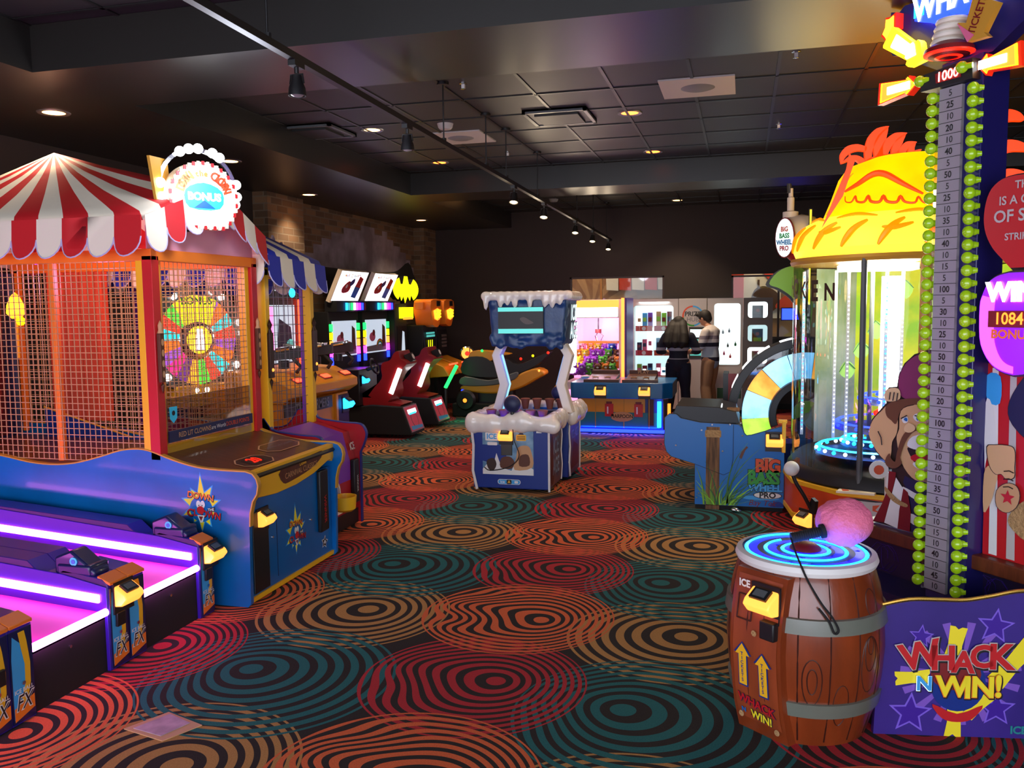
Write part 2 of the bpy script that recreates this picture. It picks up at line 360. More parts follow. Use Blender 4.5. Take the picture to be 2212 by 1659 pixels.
g = G(); g.box((-4.05, 10.25, ZS), (X1, 11.0, ZT-.002), 'soffit'); struct(g.build('trim_3'))
g = G()
for y0, y1 in ((5.16, 10.25), (11.0, YB), (1.2, 4.28)):
    for i in range(16):
        x = -4.05+.61*i
        if x < X1-.1: g.box((x-.012, y0, ZT-.008), (x+.012, y1, ZT-.001), 'tbar')
    for j in range(10):
        y = y0+.30+.665*j
        if y < y1-.05: g.box((-4.05, y-.012, ZT-.008), (X1, y+.012, ZT-.001), 'tbar')
struct(g.build('trim_4'))
g = G(); g.box((X0-.2, -3, 0), (X0, 9.3, ZS), 'dark_wall'); g.box((X0-.2, 9.3, 0), (X0, YB, ZS), 'brick')
g.box((X0, 9.28, 0), (-5.5, 10.15, ZS), 'brick'); g.box((X0, 14.5, 0), (-5.5, YB, ZS), 'brick')
pts = [(10.2, 2.3), (10.2, 2.42), (10.45, 2.42), (10.45, 2.55), (10.75, 2.55), (10.75, 2.68), (11.0, 2.68), (11.0, 2.78), (11.3, 2.78), (11.3, 2.88), (11.7, 2.88), (11.7, 2.98), (12.3, 2.98), (12.3, 3.06), (12.8, 3.06), (12.8, 2.96), (13.1, 2.96), (13.1, 3.04), (13.3, 3.04), (13.3, 2.92), (13.55, 2.92), (13.55, 2.83), (13.85, 2.83), (13.85, 2.74), (14.1, 2.74), (14.1, 2.62), (14.3, 2.62), (14.3, 2.5), (14.45, 2.5), (14.45, 2.2), (13.2, 2.36), (12, 2.34), (11, 2.36)]
g.flat(pts, (X0, 0, 0), *FX, 'mural_sky', .006)
g.flat(smoothp([(10.2, 2.32), (11, 2.38), (12.2, 2.35), (13.2, 2.38), (13.7, 2.42), (14.2, 2.58), (14.45, 2.35), (14.48, 2.15), (10.2, 2.05)], 3, True), (X0, 0, 0), *FX, 'mural_hill', .010)
struct(g.build('wall_left'))
g = G(); g.box((X1, -3, 0), (X1+.2, YB, ZT), 'dark_wall'); struct(g.build('wall_right'))
g = G(); W = [(-2.99, -1.33, 1.2, 2.29), (-.2, 1.2, 1.2, 2.27)]
g.box((X0, YB, 0), (X1, YB+.15, 1.2), 'dark_wall'); g.box((X0, YB, 2.29), (X1, YB+.15, ZT), 'dark_wall')
g.box((X0, YB, 1.2), (W[0][0], YB+.15, 2.29), 'dark_wall'); g.box((W[0][1], YB, 1.2), (W[1][0], YB+.15, 2.29), 'dark_wall'); g.box((W[1][1], YB, 1.2), (X1, YB+.15, 2.29), 'dark_wall')
struct(g.build('wall_back'))
g = G(); g.box((X0, 17.6, 0), (X1, 17.7, ZT), 'far_wall')
struct(g.build('wall_beyond'))
for k, (a, b_, c, d) in enumerate(W):
    g = G(); mid = -2.45 if k == 0 else .55
    for x in (a, b_-.03): g.box((x, YB+.02, c), (x+.03, YB+.1, d), 'dark_brown')
    g.box((a, YB+.02, d-.03), (b_, YB+.1, d), 'dark_brown'); g.box((a, YB+.02, c), (b_, YB+.1, c+.03), 'dark_brown')
    fo = struct(g.build('window_%d' % (k+1)))
    g = G(); g.box((mid, YB+.03, c+.03), (mid+.035, YB+.09, d-.03), 'gold' if k == 0 else 'dark_brown'); g.build('mullion', fo)
    g = G(); g.box((a+.03, YB+.05, c+.03), (b_-.03, YB+.056, d-.03), 'glass'); g.build('glass_pane', fo)
# painted graphics on the wall of the room beyond the windows
mat('ray_a', 'a87e56', .7); mat('ray_b', '8a6040', .7); mat('poster_red', 'c84028', .6); mat('poster_white', 'e0d8c8', .6); mat('poster_brown', '4a3020', .6)
g = G(); oo = (-3.35, 17.59, 1.6)
for i in range(12):
    a0 = math.pi*i/12
    g.flat([(0, 0), (.95*math.cos(a0), .95*math.sin(a0)), (.95*math.cos(a0+math.pi/12), .95*math.sin(a0+math.pi/12))], (-3.0, 17.59, 1.75), *FY, 'ray_a' if i % 2 else 'ray_b', .004)
g.box((-3.95, 17.57, 1.0), (-2.05, 17.59, 1.75), 'ray_b')
tag(g.build('wall_poster'), 'brown sunburst graphic seen through the window above the claw machine', 'poster')
g = G()
for i, m_ in enumerate(['poster_white', 'poster_red', 'poster_white', 'poster_red', 'poster_white']):
    x = -2.7+.26*i; g.prism([(x, 2.1), (x+.24, 2.08), (x+.24, 2.6), (x-.02, 2.6)], 'XZ', 17.5, 17.52, m_)
g.box((-2.8, 17.5, 2.6), (-1.3, 17.56, 2.66), 'brushed')
tag(g.build('striped_awning'), 'red and white striped awning seen through the window above the claw machine', 'awning')
g = G()
g.box((-.35, 17.5, 1.5), (.7, 17.53, 2.42), 'poster_white'); g.box((-.3, 17.48, 1.5), (.0, 17.5, 2.4), 'poster_red')
g.prism([(.35, 2.4), (.75, 2.42), (.7, 2.1), (.5, 2.2)], 'XZ', 17.47, 17.49, 'poster_red')
g.prism(smoothp([(.15, 1.75), (.2, 2.05), (.42, 2.12), (.66, 1.95), (.62, 1.7), (.4, 1.6)], 4, True), 'XZ', 17.46, 17.49, 'poster_brown'); g.box((.26, 17.46, 2.1), (.3, 17.48, 2.25), 'poster_brown')
g.prism(smoothp([(.6, 1.7), (.8, 1.95), (1.05, 1.9), (1.1, 1.7)], 4, True), 'XZ', 17.44, 17.47, 'poster_red')
tag(g.build('wall_poster'), 'red and white poster with a brown apple shape seen through the right window', 'poster')
for k, (x, y, p_, c) in enumerate([(-3, 16.6, 90, 'ffc890'), (.6, 16.6, 90, 'ffd8a8')]):
    l = bpy.data.lights.new('room_light', 'AREA'); l.energy = p_*.28; l.size = .8; l.color = lin(c)[:3]; o = bpy.data.objects.new('room_light', l); o.location = (x, y, 3.3); COL.objects.link(o)
# baseboards
g = G(); g.box((X0, YB-.02, 0), (X1, YB, .1), 'matte_black'); struct(g.build('baseboard_back'))
# ---- recessed downlights ----
def downlight(x, y, z, label, red=False, power=22, first=[None]):
    t = thing('ceiling_light', label, 'light', (x, y, z), 'recessed downlights')
    g = G(); g.lathe([(.075, -.004), (.105, -.008), (.11, 0)], (x, y, z), 'brushed', 28); g.build('frame', t)
    g = G(); g.lathe([(.0, -.003), (.075, -.003)], (x, y, z), 'g_lamp_red' if red else 'g_lamp', 24); g.build('lens', t)
    l = bpy.data.lights.new('spot', 'SPOT'); l.energy = power; l.spot_size = math.radians(105); l.spot_blend = .7; l.shadow_soft_size = .06
    l.color = (1, .55, .35) if red else (1, .78, .54)
    o = bpy.data.objects.new('spot', l); o.location = (0, 0, -.03); COL.objects.link(o); o.parent = t
DL = [(-4.72, 5.16, ZS, 'round amber downlight in the lowered ceiling at the far left above the striped tent', 0, 30),
 (-4.72, 7.32, ZS, 'round amber downlight beside the lit clown sign', 0, 30), (-5.2, 9.75, ZS, 'round amber downlight shining on the brick pilaster', 0, 45),
 (-5.05, 13.2, ZS, 'small amber downlight at the far end of the brick wall', 0, 30),
 (-3.4, 7.65, ZT, 'amber downlight in the tiles, left of the track light rail', 0, 20), (-.98, 7.7, ZT, 'orange downlight in the tiles beside the square vent', 1, 30),
 (-3.43, 9.6, ZT, 'orange red downlight in the tiles, just left of the track rail near the far beam', 1, 30), (-.98, 9.7, ZT, 'orange downlight in the tiles nearest the far beam, below the vent', 1, 30),
 (-3.6, 13.0, ZT, 'small amber downlight beyond the far beam next to the track lights', 0, 24), (-1.04, 13.0, ZT, 'small amber downlight beyond the far beam, nearer of the pair on the right', 0, 110),
 (-1.05, 14.3, ZT, 'small amber downlight beyond the far beam, farther of the pair on the right', 0, 60)]
for x, y, z, lb, rd, pw in DL: downlight(x, y, z, lb, rd, pw*1.6)
# ---- vents, smoke detectors, sprinklers ----
def vent(x, y, label, w_=.28):
    g = G(); z = ZT-.001
    g.box((x-w_, y-w_, z-.012), (x+w_, y+w_, z), 'brushed' if 0 else 'tbar'); g.box((x-w_+.02, y-w_+.02, z-.02), (x+w_-.02, y+w_-.02, z-.012), 'dark_grey')
    g.box((x-w_+.09, y-w_+.09, z-.04), (x+w_-.09, y+w_-.09, z-.02), 'tile')
    for a, b_ in (((x-w_, y-w_, z-.03), (x-w_+.03, y+w_, z)), ((x+w_-.03, y-w_, z-.03), (x+w_, y+w_, z)), ((x-w_, y-w_, z-.03), (x+w_, y-w_+.03, z)), ((x-w_, y+w_-.03, z-.03), (x+w_, y+w_, z))): g.box(a, b_, 'steel_dark')
    tag(g.build('ceiling_vent'), label, 'vent')
vent(-1.58, 7.6, 'square air vent in the ceiling beside an orange downlight'); vent(-3.9, 7.5, 'square air vent in the ceiling tiles left of the track rail')
def pale_tile(x, y, label):
    g = G(); z = ZT; g.box((x-.28, y-.29, z-.012), (x+.28, y+.29, z), 'hub_grey'); g.lathe([(0, -.03), (.09, -.025), (.13, -.012)], (x, y, z), 'grey', 24)
    tag(g.build('ceiling_speaker'), label, 'speaker')
pale_tile(-.36, 6.95, 'pale square speaker panel with a round grille in the ceiling, right of the red lights'); pale_tile(-2.72, 8.25, 'pale square speaker panel in the ceiling next to the smoke detector')
g = G(); g.lathe([(0, -.05), (.05, -.05), (.065, -.035), (.075, 0)], (-2.66, 7.62, ZT), 'hub_grey', 24); tag(g.build('smoke_detector'), 'round white smoke detector beside the track light rail', 'smoke detector')
g = G(); g.lathe([(0, -.05), (.05, -.05), (.065, -.035), (.075, 0)], (-2.9, 13.4, ZT), 'grey', 24); tag(g.build('smoke_detector'), 'small round smoke detector beyond the far beam', 'smoke detector')
SPR = [(-2.05, 6.3, 'above the middle aisle left of the square vent'), (-.0-.3+.62, 6.2, 'at the upper right near the glowing tower'), (.3, 8.6, 'on the right above the glowing bird machine'), (-4.0+.3, 5.6, 'in the tiles just beyond the near beam on the left'), (-2.5, 9.2, 'left of the track near the far beam')]
for i, (x, y, lb) in enumerate(SPR):
    g = G(); g.lathe([(.03, 0), (.03, -.006), (.008, -.008), (.008, -.04), (.02, -.045), (.0, -.048)], (x, y, ZT), 'chrome', 12); g.box((x-.012, y-.012, ZT-.04), (x+.012, y+.012, ZT-.01), 'white')
    tag(g.build('sprinkler'), 'small white fire sprinkler '+lb, 'sprinkler')
# ---- track light rail ----
def zr(y): return 3.115-.0150*y
mat('lens_off', '8a8888', .2)
t = thing('track_light_rail', 'long black track light rail hung on rods from the ceiling', 'track light rail', (-2.19, 8, 3.0))
g = G(); g.prism([(2.2, zr(2.2)-.018), (14.7, zr(14.7)-.018), (14.7, zr(14.7)+.018), (2.2, zr(2.2)+.018)], 'YZ', -2.21, -2.17, 'black'); g.build('rail', t)
for y in (3.75, 6.235, 7.34, 8.0, 9.29, 11.6, 12.9, 14.2):
    ZR = zr(y); g = G(); g.cyl((-2.19, y, ZR), (-2.19, y, ZT), .006, None, 'black', 8); g.cyl((-2.19, y, ZT-.02), (-2.19, y, ZT), .045, None, 'black', 16); g.cyl((-2.19, y, ZR), (-2.19, y, ZR+.04), .02, None, 'black', 10)
    g.build('hanging_rod', t)
def track_spot(y, label, lit):
    x = -2.19; ZR = zr(y)
    t = thing('track_spotlight', label, 'spotlight', (x, y, ZR), 'track spotlights')
    g = G(); g.box((x-.02, y-.05, ZR-.045), (x+.02, y+.05, ZR-.018), 'black'); g.cyl((x, y, ZR-.045), (x, y, ZR-.075), .012, None, 'black', 8)
    g.tube([(x-.038, y, ZR-.125), (x-.033, y, ZR-.08), (x+.033, y, ZR-.08), (x+.038, y, ZR-.125)], .005, 'black', 6); g.build('bracket', t)
    ax = (0, -.35 if lit else 0, -.94 if lit else -1); c = (x, y, ZR-.13)
    g = G(); g.lathe([(.0, -.05), (.026, -.045), (.03, -.015), (.042, .015), (.046, .055), (.040, .055), (.028, .02)], c, 'black', 20, axis=ax); g.build('lamp_head', t)
    g = G(); g.lathe([(0, .062), (.025, .056), (.040, .045)], c, 'g_warm' if lit else 'lens_off', 16, axis=ax); g.build('lens', t)
    if lit:
        l = bpy.data.lights.new('spot', 'POINT'); l.energy = lit; l.shadow_soft_size = .04; l.color = (1, .8, .55)
        o = bpy.data.objects.new('spot', l); o.location = (0, -.08, -.24); COL.objects.link(o); o.parent = t
for y, lb, li in [(4.02, 'unlit black spotlight nearest the viewer on the track rail', 0), (5.5, 'second unlit black spotlight hanging from the track rail', 0), (8.28, 'small lit spotlight on the rail before the far beam', 3),
                  (9.6, 'brightest glaring warm spotlight on the track rail', 12), (11.48, 'warm lit spotlight just past the brightest one on the rail', 5), (12.84, 'small warm lit spotlight second from the far end of the rail', 4), (14.4, 'tiny warm lit spotlight at the far end of the rail', 4)]:
    track_spot(y, lb, li)
# small square mirror tile / paper on the carpet
mat('paper_pink', 'b89aa8', .5, noise=(12, .3))
g = G(); g.prism([(-2.56, 2.99), (-2.33, 2.94), (-2.25, 3.10), (-2.47, 3.17)], 'XY', 0, .004, 'tan'); g.prism([(-2.52, 3.0), (-2.36, 2.97), (-2.31, 3.1), (-2.45, 3.15)], 'XY', .004, .007, 'paper_pink')
tag(g.build('floor_sticker'), 'small pinkish square sticker lying on the carpet in the left front', 'sticker')
# ================= LEFT SIDE: ALLEY ROLLERS, STRIPED TENT BOOTHS =================
def card_reader(parent, c, u, v, s=1.0, hx='g_amber', name='card_reader'):
    # glowing swipe reader, c on the face, u/v face directions
    u = Vector(u).normalized(); v = Vector(v).normalized(); n = u.cross(v); c = Vector(c)
    g = G()
    prof = [(-.035, 0), (.035, 0), (.05, .03), (.0, .085), (-.02, .06), (-.035, .0)]
    w = .07*s
    pts = [(0, -.05*s), (.05*s, -.045*s), (.085*s, -.005*s), (.07*s, .02*s), (.01*s, .06*s), (0, .06*s)]
    g.prism(pts, (n, v, u), -w, w, hx, o=c)
    r = g.build(name, parent, bevel=.008*s)
    g = G(); a = c+n*.078*s+v*.0*s; t = Vector(n*-.06+v*.04).normalized()
    g.obox(c+n*.044*s+v*.045*s, u, t, .045*s, .03*s, .006*s, 'black'); g.obox(c+n*.046*s+v*.049*s, u, t, .03*s, .018*s, .006*s, 'steel_dark'); g.build('screen', r)
    g = G(); g.obox(c-v*.004+n*.002, u, v, .075*s, .085*s, .006*s, 'black'); g.build('mounting_plate', r)
    return r
def clown_logo(g, o, u, v, s):
    pts = []; R = [1.25, .6, 1.0, .55, 1.0, .5, .85, .5, .8, .5, .9, .45, .7, .5, 1.05, .55, 1.0, .6, .85, .55]
    for i, r in enumerate(R): a = math.pi/2-2*math.pi*i/len(R); pts.append((r*s*math.cos(a)*.8, r*s*math.sin(a)))
    g.flat([(x*1.15, y*1.12) for x, y in pts], o, u, v, 'sky', .001); g.flat(pts, o, u, v, 'lemon', .002); g.flat(circ(0, -.05*s, .5*s, 20), o, u, v, 'blue', .003)
    o = Vector(o); U = Vector(u); Vv = Vector(v)
    for q, dy, sz, m, xs in (('DOWN', .42, .34, 'orange', 1.0), ('C', -.22, .4, 'red', 1), ('OWN', -.28, .36, 'red', .9)):
        dx = {'DOWN': 0, 'C': -.48, 'OWN': .42}[q]
        g.text(q, o+U*dx*s+Vv*dy*s, sz*s, u, v, 'black', .06, 0, xs, lift=.0045, rot=-.12); g.text(q, o+U*dx*s+Vv*(dy+.02)*s, sz*s, u, v, m, .02, 0, xs, lift=.006, rot=-.12)
    g.text('L', o+U*-.24*s+Vv*-.2*s, .36*s, u, v, 'red', .03, 0, lift=.006)
    g.flat([(.28*s, .0), (.6*s, .06*s), (.58*s, -.12*s), (.3*s, -.14*s)], o, u, v, 'black', .005); g.text('THE', o+U*.44*s+Vv*-.05*s, .15*s, u, v, 'white', .02, 0, lift=.007, rot=.1)
    for sx in (-1, 1): g.flat(circ(sx*.09*s, .14*s, .1*s, 14, .15*s), o, u, v, 'white', .008); g.flat(circ(sx*.07*s, .1*s, .025*s, 8), o, u, v, 'black', .0095)
    g.flat(circ(0, -.08*s, .16*s, 18), o, u, v, 'red', .0105); g.flat([(-.16*s, -.28*s), (.16*s, -.28*s), (.06*s, -.56*s), (-.05*s, -.56*s)], o, u, v, 'white', .008); g.flat([(-.1*s, -.32*s), (.1*s, -.32*s), (0, -.5*s)], o, u, v, 'dark_red', .0095)
# ---------- alley roller lanes ----------
def alley(y0, label, full=True):
    t = thing('alley_roller_game', label, 'arcade game', (-3.04, y0+.37, 0), 'alley roller games in a row')
    W_ = .13; XF, XB = -3.04, -5.5
    prof = [(XF, 0), (XF, .44), (-3.07, .468), (-3.30, .50), (-3.36, .47), (-3.44, .47), (-3.52, .535), (-4.5, .605), (XB, .66), (XB, 0)]
    for k, (a, b) in enumerate(((y0, y0+W_), (y0+.74-W_, y0+.74))):
        g = G(); g.prism(prof, 'XZ', a, b, 'skee_navy', 'skee_purple')
        sgn = 1 if k == 0 else -1; yi = b if k == 0 else a
        g.prism([(XF-.002, 0), (XF-.002, .43), (-3.3, .48), (-4.5, .59), (-5.4, .64), (-5.4, 0)], 'XZ', yi-.001*sgn, yi+.006*sgn, 'skee_purple')
        wl = g.build('side_wall', t, bevel=.008)
        # printed front of the pillar
        c = (a+b)/2; g = G()
        g.box((XF, a+.004, .01), (XF+.006, b-.004, .42), 'skee_navy')
        g.flat([(a+.01, .03), (a+.05, .03), (a+.08, .12), (a+.085, .25), (a+.06, .36), (a+.02, .40), (a+.01, .3)], (XF+.006, 0, 0), *FX, 'sky', .001)
        st = [(.035, .06), (.075, .17), (.078, .26), (.06, .35), (.05, .41), (.085, .41), (.095, .36), (.108, .26), (.105, .17), (.075, .06)]
        g.flat([(a+p, q) for p, q in st], (XF+.006, 0, 0), *FX, 'yellow', .002)
        g.flat([(a+.01, .02), (b-.01, .05), (b-.01, .11), (a+.01, .08)], (XF+.006, 0, 0), *FX, 'orange', .003)
        g.text('FX', (XF+.006, c, .095), .095, *FX, 'white', .05, 0, .75, lift=.004, shear=.3); g.text('FX', (XF+.006, c, .095), .095, *FX, 'black', .0, 0, .75, lift=.0055, shear=.3)
        g.text('ICE BALL', (XF+.006, c, .15), .026, *FX, 'white', .02, 0, lift=.004)
        g.build('pillar_front', t)
        g = G(); g.prism([(XF+.014, .436), (-3.10, .468), (-3.10, .482), (XF+.014, .452)], 'XZ', a+.002, b-.002, 'orange'); g.build('cap_trim', t, bevel=.003)
        if k == 1:
            if y0 > 2.5: card_reader(t, (XF+.008, c+.03, .365), *FX, s=.95)
            g = G(); g.box((XF+.006, c-.03, .215), (XF+.022, c+.03, .285), 'black'); g.build('coin_slot', t, bevel=.003)
            g = G(); g.box((-3.34, a-.0, .475), (-3.14, b+.01, .53), 'skee_navy'); g.prism([(-3.36, .47), (-3.36, .56), (-3.26, .60), (-3.12, .50), (-3.12, .47)], 'XZ', a+.01, b-.01, 'skee_navy'); bx = g.build('ball_box', t, bevel=.012)
            g = G(); g.cyl((-3.24, a+.009, .545), (-3.24, a+.004, .545), .022, None, 'cyan', 18); g.cyl((-3.24, a+.004, .545), (-3.24, a+.002, .545), .012, None, 'blue', 14); g.build('round_badge', bx)
        g = G(); g.cyl((XF+.006, c, .18), (XF+.013, c, .18), .009, None, 'chrome', 12); g.build('lock', t)
        yy = yi+.010*sgn
        g = G(); g.obox((-4.2, yy, .448), (-1, 0, .070), (0, 0, 1), 1.12, .021, .009, 'g_skee'); g.build('side_light_strip', t, bevel=.006)
    ya, yb = y0+W_, y0+.74-W_
    g = G(); g.prism([(-3.06, .30), (XB, .47), (XB, .43), (-3.06, .27)], 'XZ', ya, yb, 'skee_lane'); g.build('lane', t)
    g = G(); g.box((-3.10, ya, .0), (-3.06, yb, .285), 'matte_black'); g.cyl((-3.06, (ya+yb)/2, .22), (-3.054, (ya+yb)/2, .22), .008, None, 'chrome', 10); g.build('front_panel', t)
    g = G(); g.tube([(-3.05, ya+.008, .305), (-3.05, yb-.008, .305)], .019, 'g_skee', 10); g.build('front_light_strip', t)
    g = G(); g.box((XB, y0, 0), (XB+.35, y0+.74, 1.6), 'skee_navy'); g.box((XB+.35, y0+.1, .8), (XB+.36, y0+.64, 1.5), 'dark_purple'); g.build('target_cabinet', t, bevel=.01)
    return t
alley(2.14, 'purple alley roller game nearest the viewer, only its blue and yellow corner post in view')
alley(2.88, 'middle purple alley roller game with glowing magenta strips and an orange card reader')
alley(3.62, 'purple alley roller game directly against the blue side of the clown booth')
# ---------- tents ----------
def tent(parent, ring, apex, n_side, ca, cb, drop=.19, lean=.02, sag=.05):
    # ring: list of eave points (closed), n_side: stripes per segment
    g = G(); gv = G(); cnt = 0; ap = Vector(apex); k = len(ring)
    prof = [(0, 0), (.3, .30), (.6, .575), (.86, .80), (.97, .90), (1, 1)]
    for i in range(k):
        P, Q = Vector(ring[i]), Vector(ring[(i+1) % k]); n = n_side[i]
        out = Vector(((Q-P).y, -(Q-P).x, 0)).normalized()
        if out.dot((P+Q)/2-ap) < 0: out = -out
        for j in range(n):
            a = P.lerp(Q, j/n); b = P.lerp(Q, (j+1)/n); c = ca if cnt % 2 == 0 else cb; cnt += 1
            vs = []
            for h, d in prof:
                for e in (a, b):
                    p = ap.lerp(e, h); p.z = ap.z+(e.z-ap.z)*d; p.z -= sag*math.sin(math.pi*h)*.3; vs.append(p)
            g.add(vs, [(2*q, 2*q+1, 2*q+3, 2*q+2) for q in range(len(prof)-1)], c)
            # scallop
            d = (b-a); L = d.length; d.normalize(); o = a+out*.012; pts = [(0, .03), (L, .03), (L, -drop*.45)]+[(L/2+L/2*math.cos(t), -drop*.45-drop*.55*math.sin(t)) for t in [math.pi*q/10 for q in range(1, 10)]]+[(0, -drop*.45)]
            dn = (V(0, 0, 1)-out*.12).normalized()
            bulge = [o+d*x+V(0, 0, 1)*y+out*(.03*math.sin(math.pi*x/L)+lean*max(0, -y)/drop) for x, y in pts]
            m_ = len(pts); b2 = [p+out*.004 for p in bulge]
            gv.add(bulge+b2, [tuple(range(m_)), tuple(range(m_, 2*m_))[::-1]]+[(q, (q+1) % m_, m_+(q+1) % m_, m_+q) for q in range(m_)], c)
            gv.tube([p+out*.004 for p in bulge[2:]+bulge[:0]], .0045, 'cloth_lilac', 5)
    c = g.build('canopy', parent, smooth=60); v = gv.build('valance', parent, smooth=60)
    for o in (c,):
        s_ = o.modifiers.new('t', 'SOLIDIFY'); s_.thickness = .004
    return c, v
def wire(g, plane, a0, a1, z0, z1, c, step=.04, r=.0022, m='wire'):
    u, v, n = PL[plane]
    o = {'XZ': V(0, c, 0), 'YZ': V(c, 0, 0)}[plane]
    k = int((a1-a0)/step)
    for i in range(k+1):
        x = a0+(a1-a0)*i/k; g.obox(o+u*x+v*(z0+z1)/2, u, v, r, (z1-z0)/2, r, m)
    k = int((z1-z0)/step)
    for i in range(k+1):
        z = z0+(z1-z0)*i/k; g.obox(o+u*(a0+a1)/2+v*z, u, v, (a1-a0)/2, r, r, m)
mat('wire', 'd0a070', .4, .2); mat('wire_dark', '6a6a70', .4, .5)
t = thing('carnival_booth_game', 'big blue carnival booth with wire mesh walls under a red and white striped tent', 'arcade game', (-3.9, 5.03, 0))
YN, YF = 4.46, 5.62
sp = [(-5.6, .92), (-5.0, .90), (-4.66, .871), (-4.44, .836), (-4.26, .825), (-4.08, .84), (-3.89, .886), (-3.73, .932), (-3.6, .945), (-3.5, .93), (-3.36, .885), (-3.2, .848), (-3.05, .835), (-2.86, .832)]
sp = smoothp(sp, 3)+[(-2.815, .82), (-2.79, .79), (-2.78, .751), (-2.79, .70), (-2.82, .655), (-2.84, .58), (-2.845, .5), (-2.855, .02), (-2.875, 0), (-5.6, 0)]
for y, nm in ((YN, 'near'), (YF, 'far')):
    g = G(); s_ = -1 if nm == 'near' else 1
    g.prism(sp, 'XZ', y, y+.03*-s_, 'blue_laminate'); g.rim(sp[:-3], 'XZ', y+.002*s_, y-.034*s_, .007, 'cream' if 0 else 'gold', closed=False)
    if nm == 'near': clown_logo(g, (-3.17, y, .60), *FY, s=.16)
    g.build('side_panel', t)
g = G(); XF = -2.885
g.box((XF-.02, YN+.03, .02), (XF, YF-.03, .66), 'blue_laminate'); g.box((XF-.002, YN+.03, .01), (XF+.012, YF-.03, .04), 'yellow')
g.box((XF-.002, YN+.03, .02), (XF+.010, YN+.045, .62), 'yellow'); g.box((XF, YN+.37, .08), (XF+.002, YN+.375, .5), 'navy')
clown_logo(g, (XF, 5.07, .30), *FX, s=.15)
g.flat(starp(0, 0, .05, .025, rot=.2), (XF, 5.47, .13), *FX, 'white', .002); g.flat(starp(0, 0, .04, .02, rot=.2), (XF, 5.47, .13), *FX, 'black', .003); g.flat(circ(0, 0, .014, 8), (XF, 5.47, .13), *FX, 'white', .004)
for y, z in ((4.78, .35), (5.28, .34), (4.72, .17)): g.cyl((XF, y, z), (XF+.006, y, z), .008, None, 'chrome', 10)
g.build('front_panel', t)
g = G(); yb = [(4.50, .815), (5.60, .825), (5.60, .73), (5.57, .70), (5.54, .72), (5.50, .715), (5.30, .665), (5.05, .635), (4.80, .63), (4.62, .645), (4.50, .66)]
g.prism(yb, 'YZ', XF-.02, XF+.03, 'yellow')
g.flat(smoothp([(4.86, .775), (5.30, .80), (5.42, .80), (5.40, .755), (5.25, .705), (5.0, .675), (4.88, .68)], 3, True), (XF+.03, 0, 0), *FX, 'deck_wood', .002)
g.text('CARNIVAL CLASSICS', (XF+.03, 5.12, .722), .052, *FX, 'tan', .0, 0, .9, lift=.004, rot=.03); g.text('Down', (XF+.03, 5.14, .765), .036, *FX, 'yellow', .02, 0, lift=.004, rot=.05)
g.build('header_board', t, bevel=.004)
g = G(); g.prism([(-2.86, .80), (-3.5, .915), (-3.5, .88), (-2.86, .765)], 'XZ', YN+.03, YF-.03, 'deck_wood'); g.prism([(-2.84, .785), (-2.875, .815), (-2.89, .80), (-2.85, .77)], 'XZ', YN+.03, YF-.03, 'black')
dk = g.build('control_deck', t)
du = V(0, 1, 0); dv = V(-.64, 0, .115).normalized()
for (x, y, sx, sy, what) in ((-3.02, 4.82, .17, .085, 'd'), (-3.12, 5.3, .22, .085, 'p')):
    g = G(); o = V(x, y, .80+(-2.86-x)*.18); oc = [(sx, sy*.4), (sx*.6, sy), (-sx*.6, sy), (-sx, sy*.4), (-sx, -sy*.4), (-sx*.6, -sy), (sx*.6, -sy), (sx, -sy*.4)]
    g.flat(oc, o, du, dv, 'tan', .003); g.flat([(a*.94, b*.9) for a, b in oc], o, du, dv, 'deck_wood' if what == 'p' else 'dark_brown', .004)
    if what == 'd':
        g.flat([(-.09, -.05), (.09, -.05), (.09, .05), (-.09, .05)], o, du, dv, 'black', .006); g.text('20', o, .11, du, dv, 'g_red', .01, 0, lift=.008); g.build('score_display', dk)
    else:
        g.text('DOWN THE CLOWN', o, .036, du, dv, 'grey', .0, 0, lift=.006); g.build('rules_plate', dk)
card_reader(t, (XF+.004, 4.66, .50), *FX, s=.88)
g = G(); g.box((XF, 4.545, .05), (XF+.012, 4.72, .56), 'black'); g.build('coin_door', t, bevel=.006)
g = G(); g.box((XF, 5.38, .22), (XF+.03, 5.50, .66), 'black'); g.text('WINNER', (XF+.03, 5.44, .38), .05, (0, 0, -1), (0, 1, 0), 'red', .01, 0, lift=.003); g.build('ticket_dispenser', t, bevel=.008)
# posts
for x, y in ((-3.475, YN), (-3.475, YF-.07), (-5.55, YN), (-5.55, YF-.07), (-4.2, YN)):
    g = G()
    if x > -4: g.box((x-.035, y, .88), (x+.035, y+.07, 2.13), 'red'); g.box((x-.085, y+.005, .9), (x-.035, y+.05, 2.13), 'yellow'); g.box((x-.02, y+(.07 if y < 5 else -.05), .9), (x+.01, y+(.11 if y < 5 else .0), 2.13), 'yellow')
    else: g.box((x-.02, y+.02, .85), (x+.02, y+.06, 2.13), 'orange')
    g.build('post', t, bevel=.004)
    if x > -4:
        g = G(); xx = x+.038; yy = y+.035
        g.box((xx-.004, yy-.02, 1.36), (xx+.022, yy+.02, 1.66), 'brown'); g.lathe([(0, 1.36), (.012, 1.34), (.008, 1.31), (0, 1.29)], (xx+.01, yy, 0), 'brown', 10); g.lathe([(0.02, 1.66), (.012, 1.68), (.014, 1.71), (0, 1.74)], (xx+.01, yy, 0), 'tan', 10)
        for q in range(4): g.flat(circ(0, 0, .013, 10, .022), (xx+.022, yy, 1.41+.065*q), *FX, 'tan', .001)
        g.build('carved_plaque', t, bevel=.004)
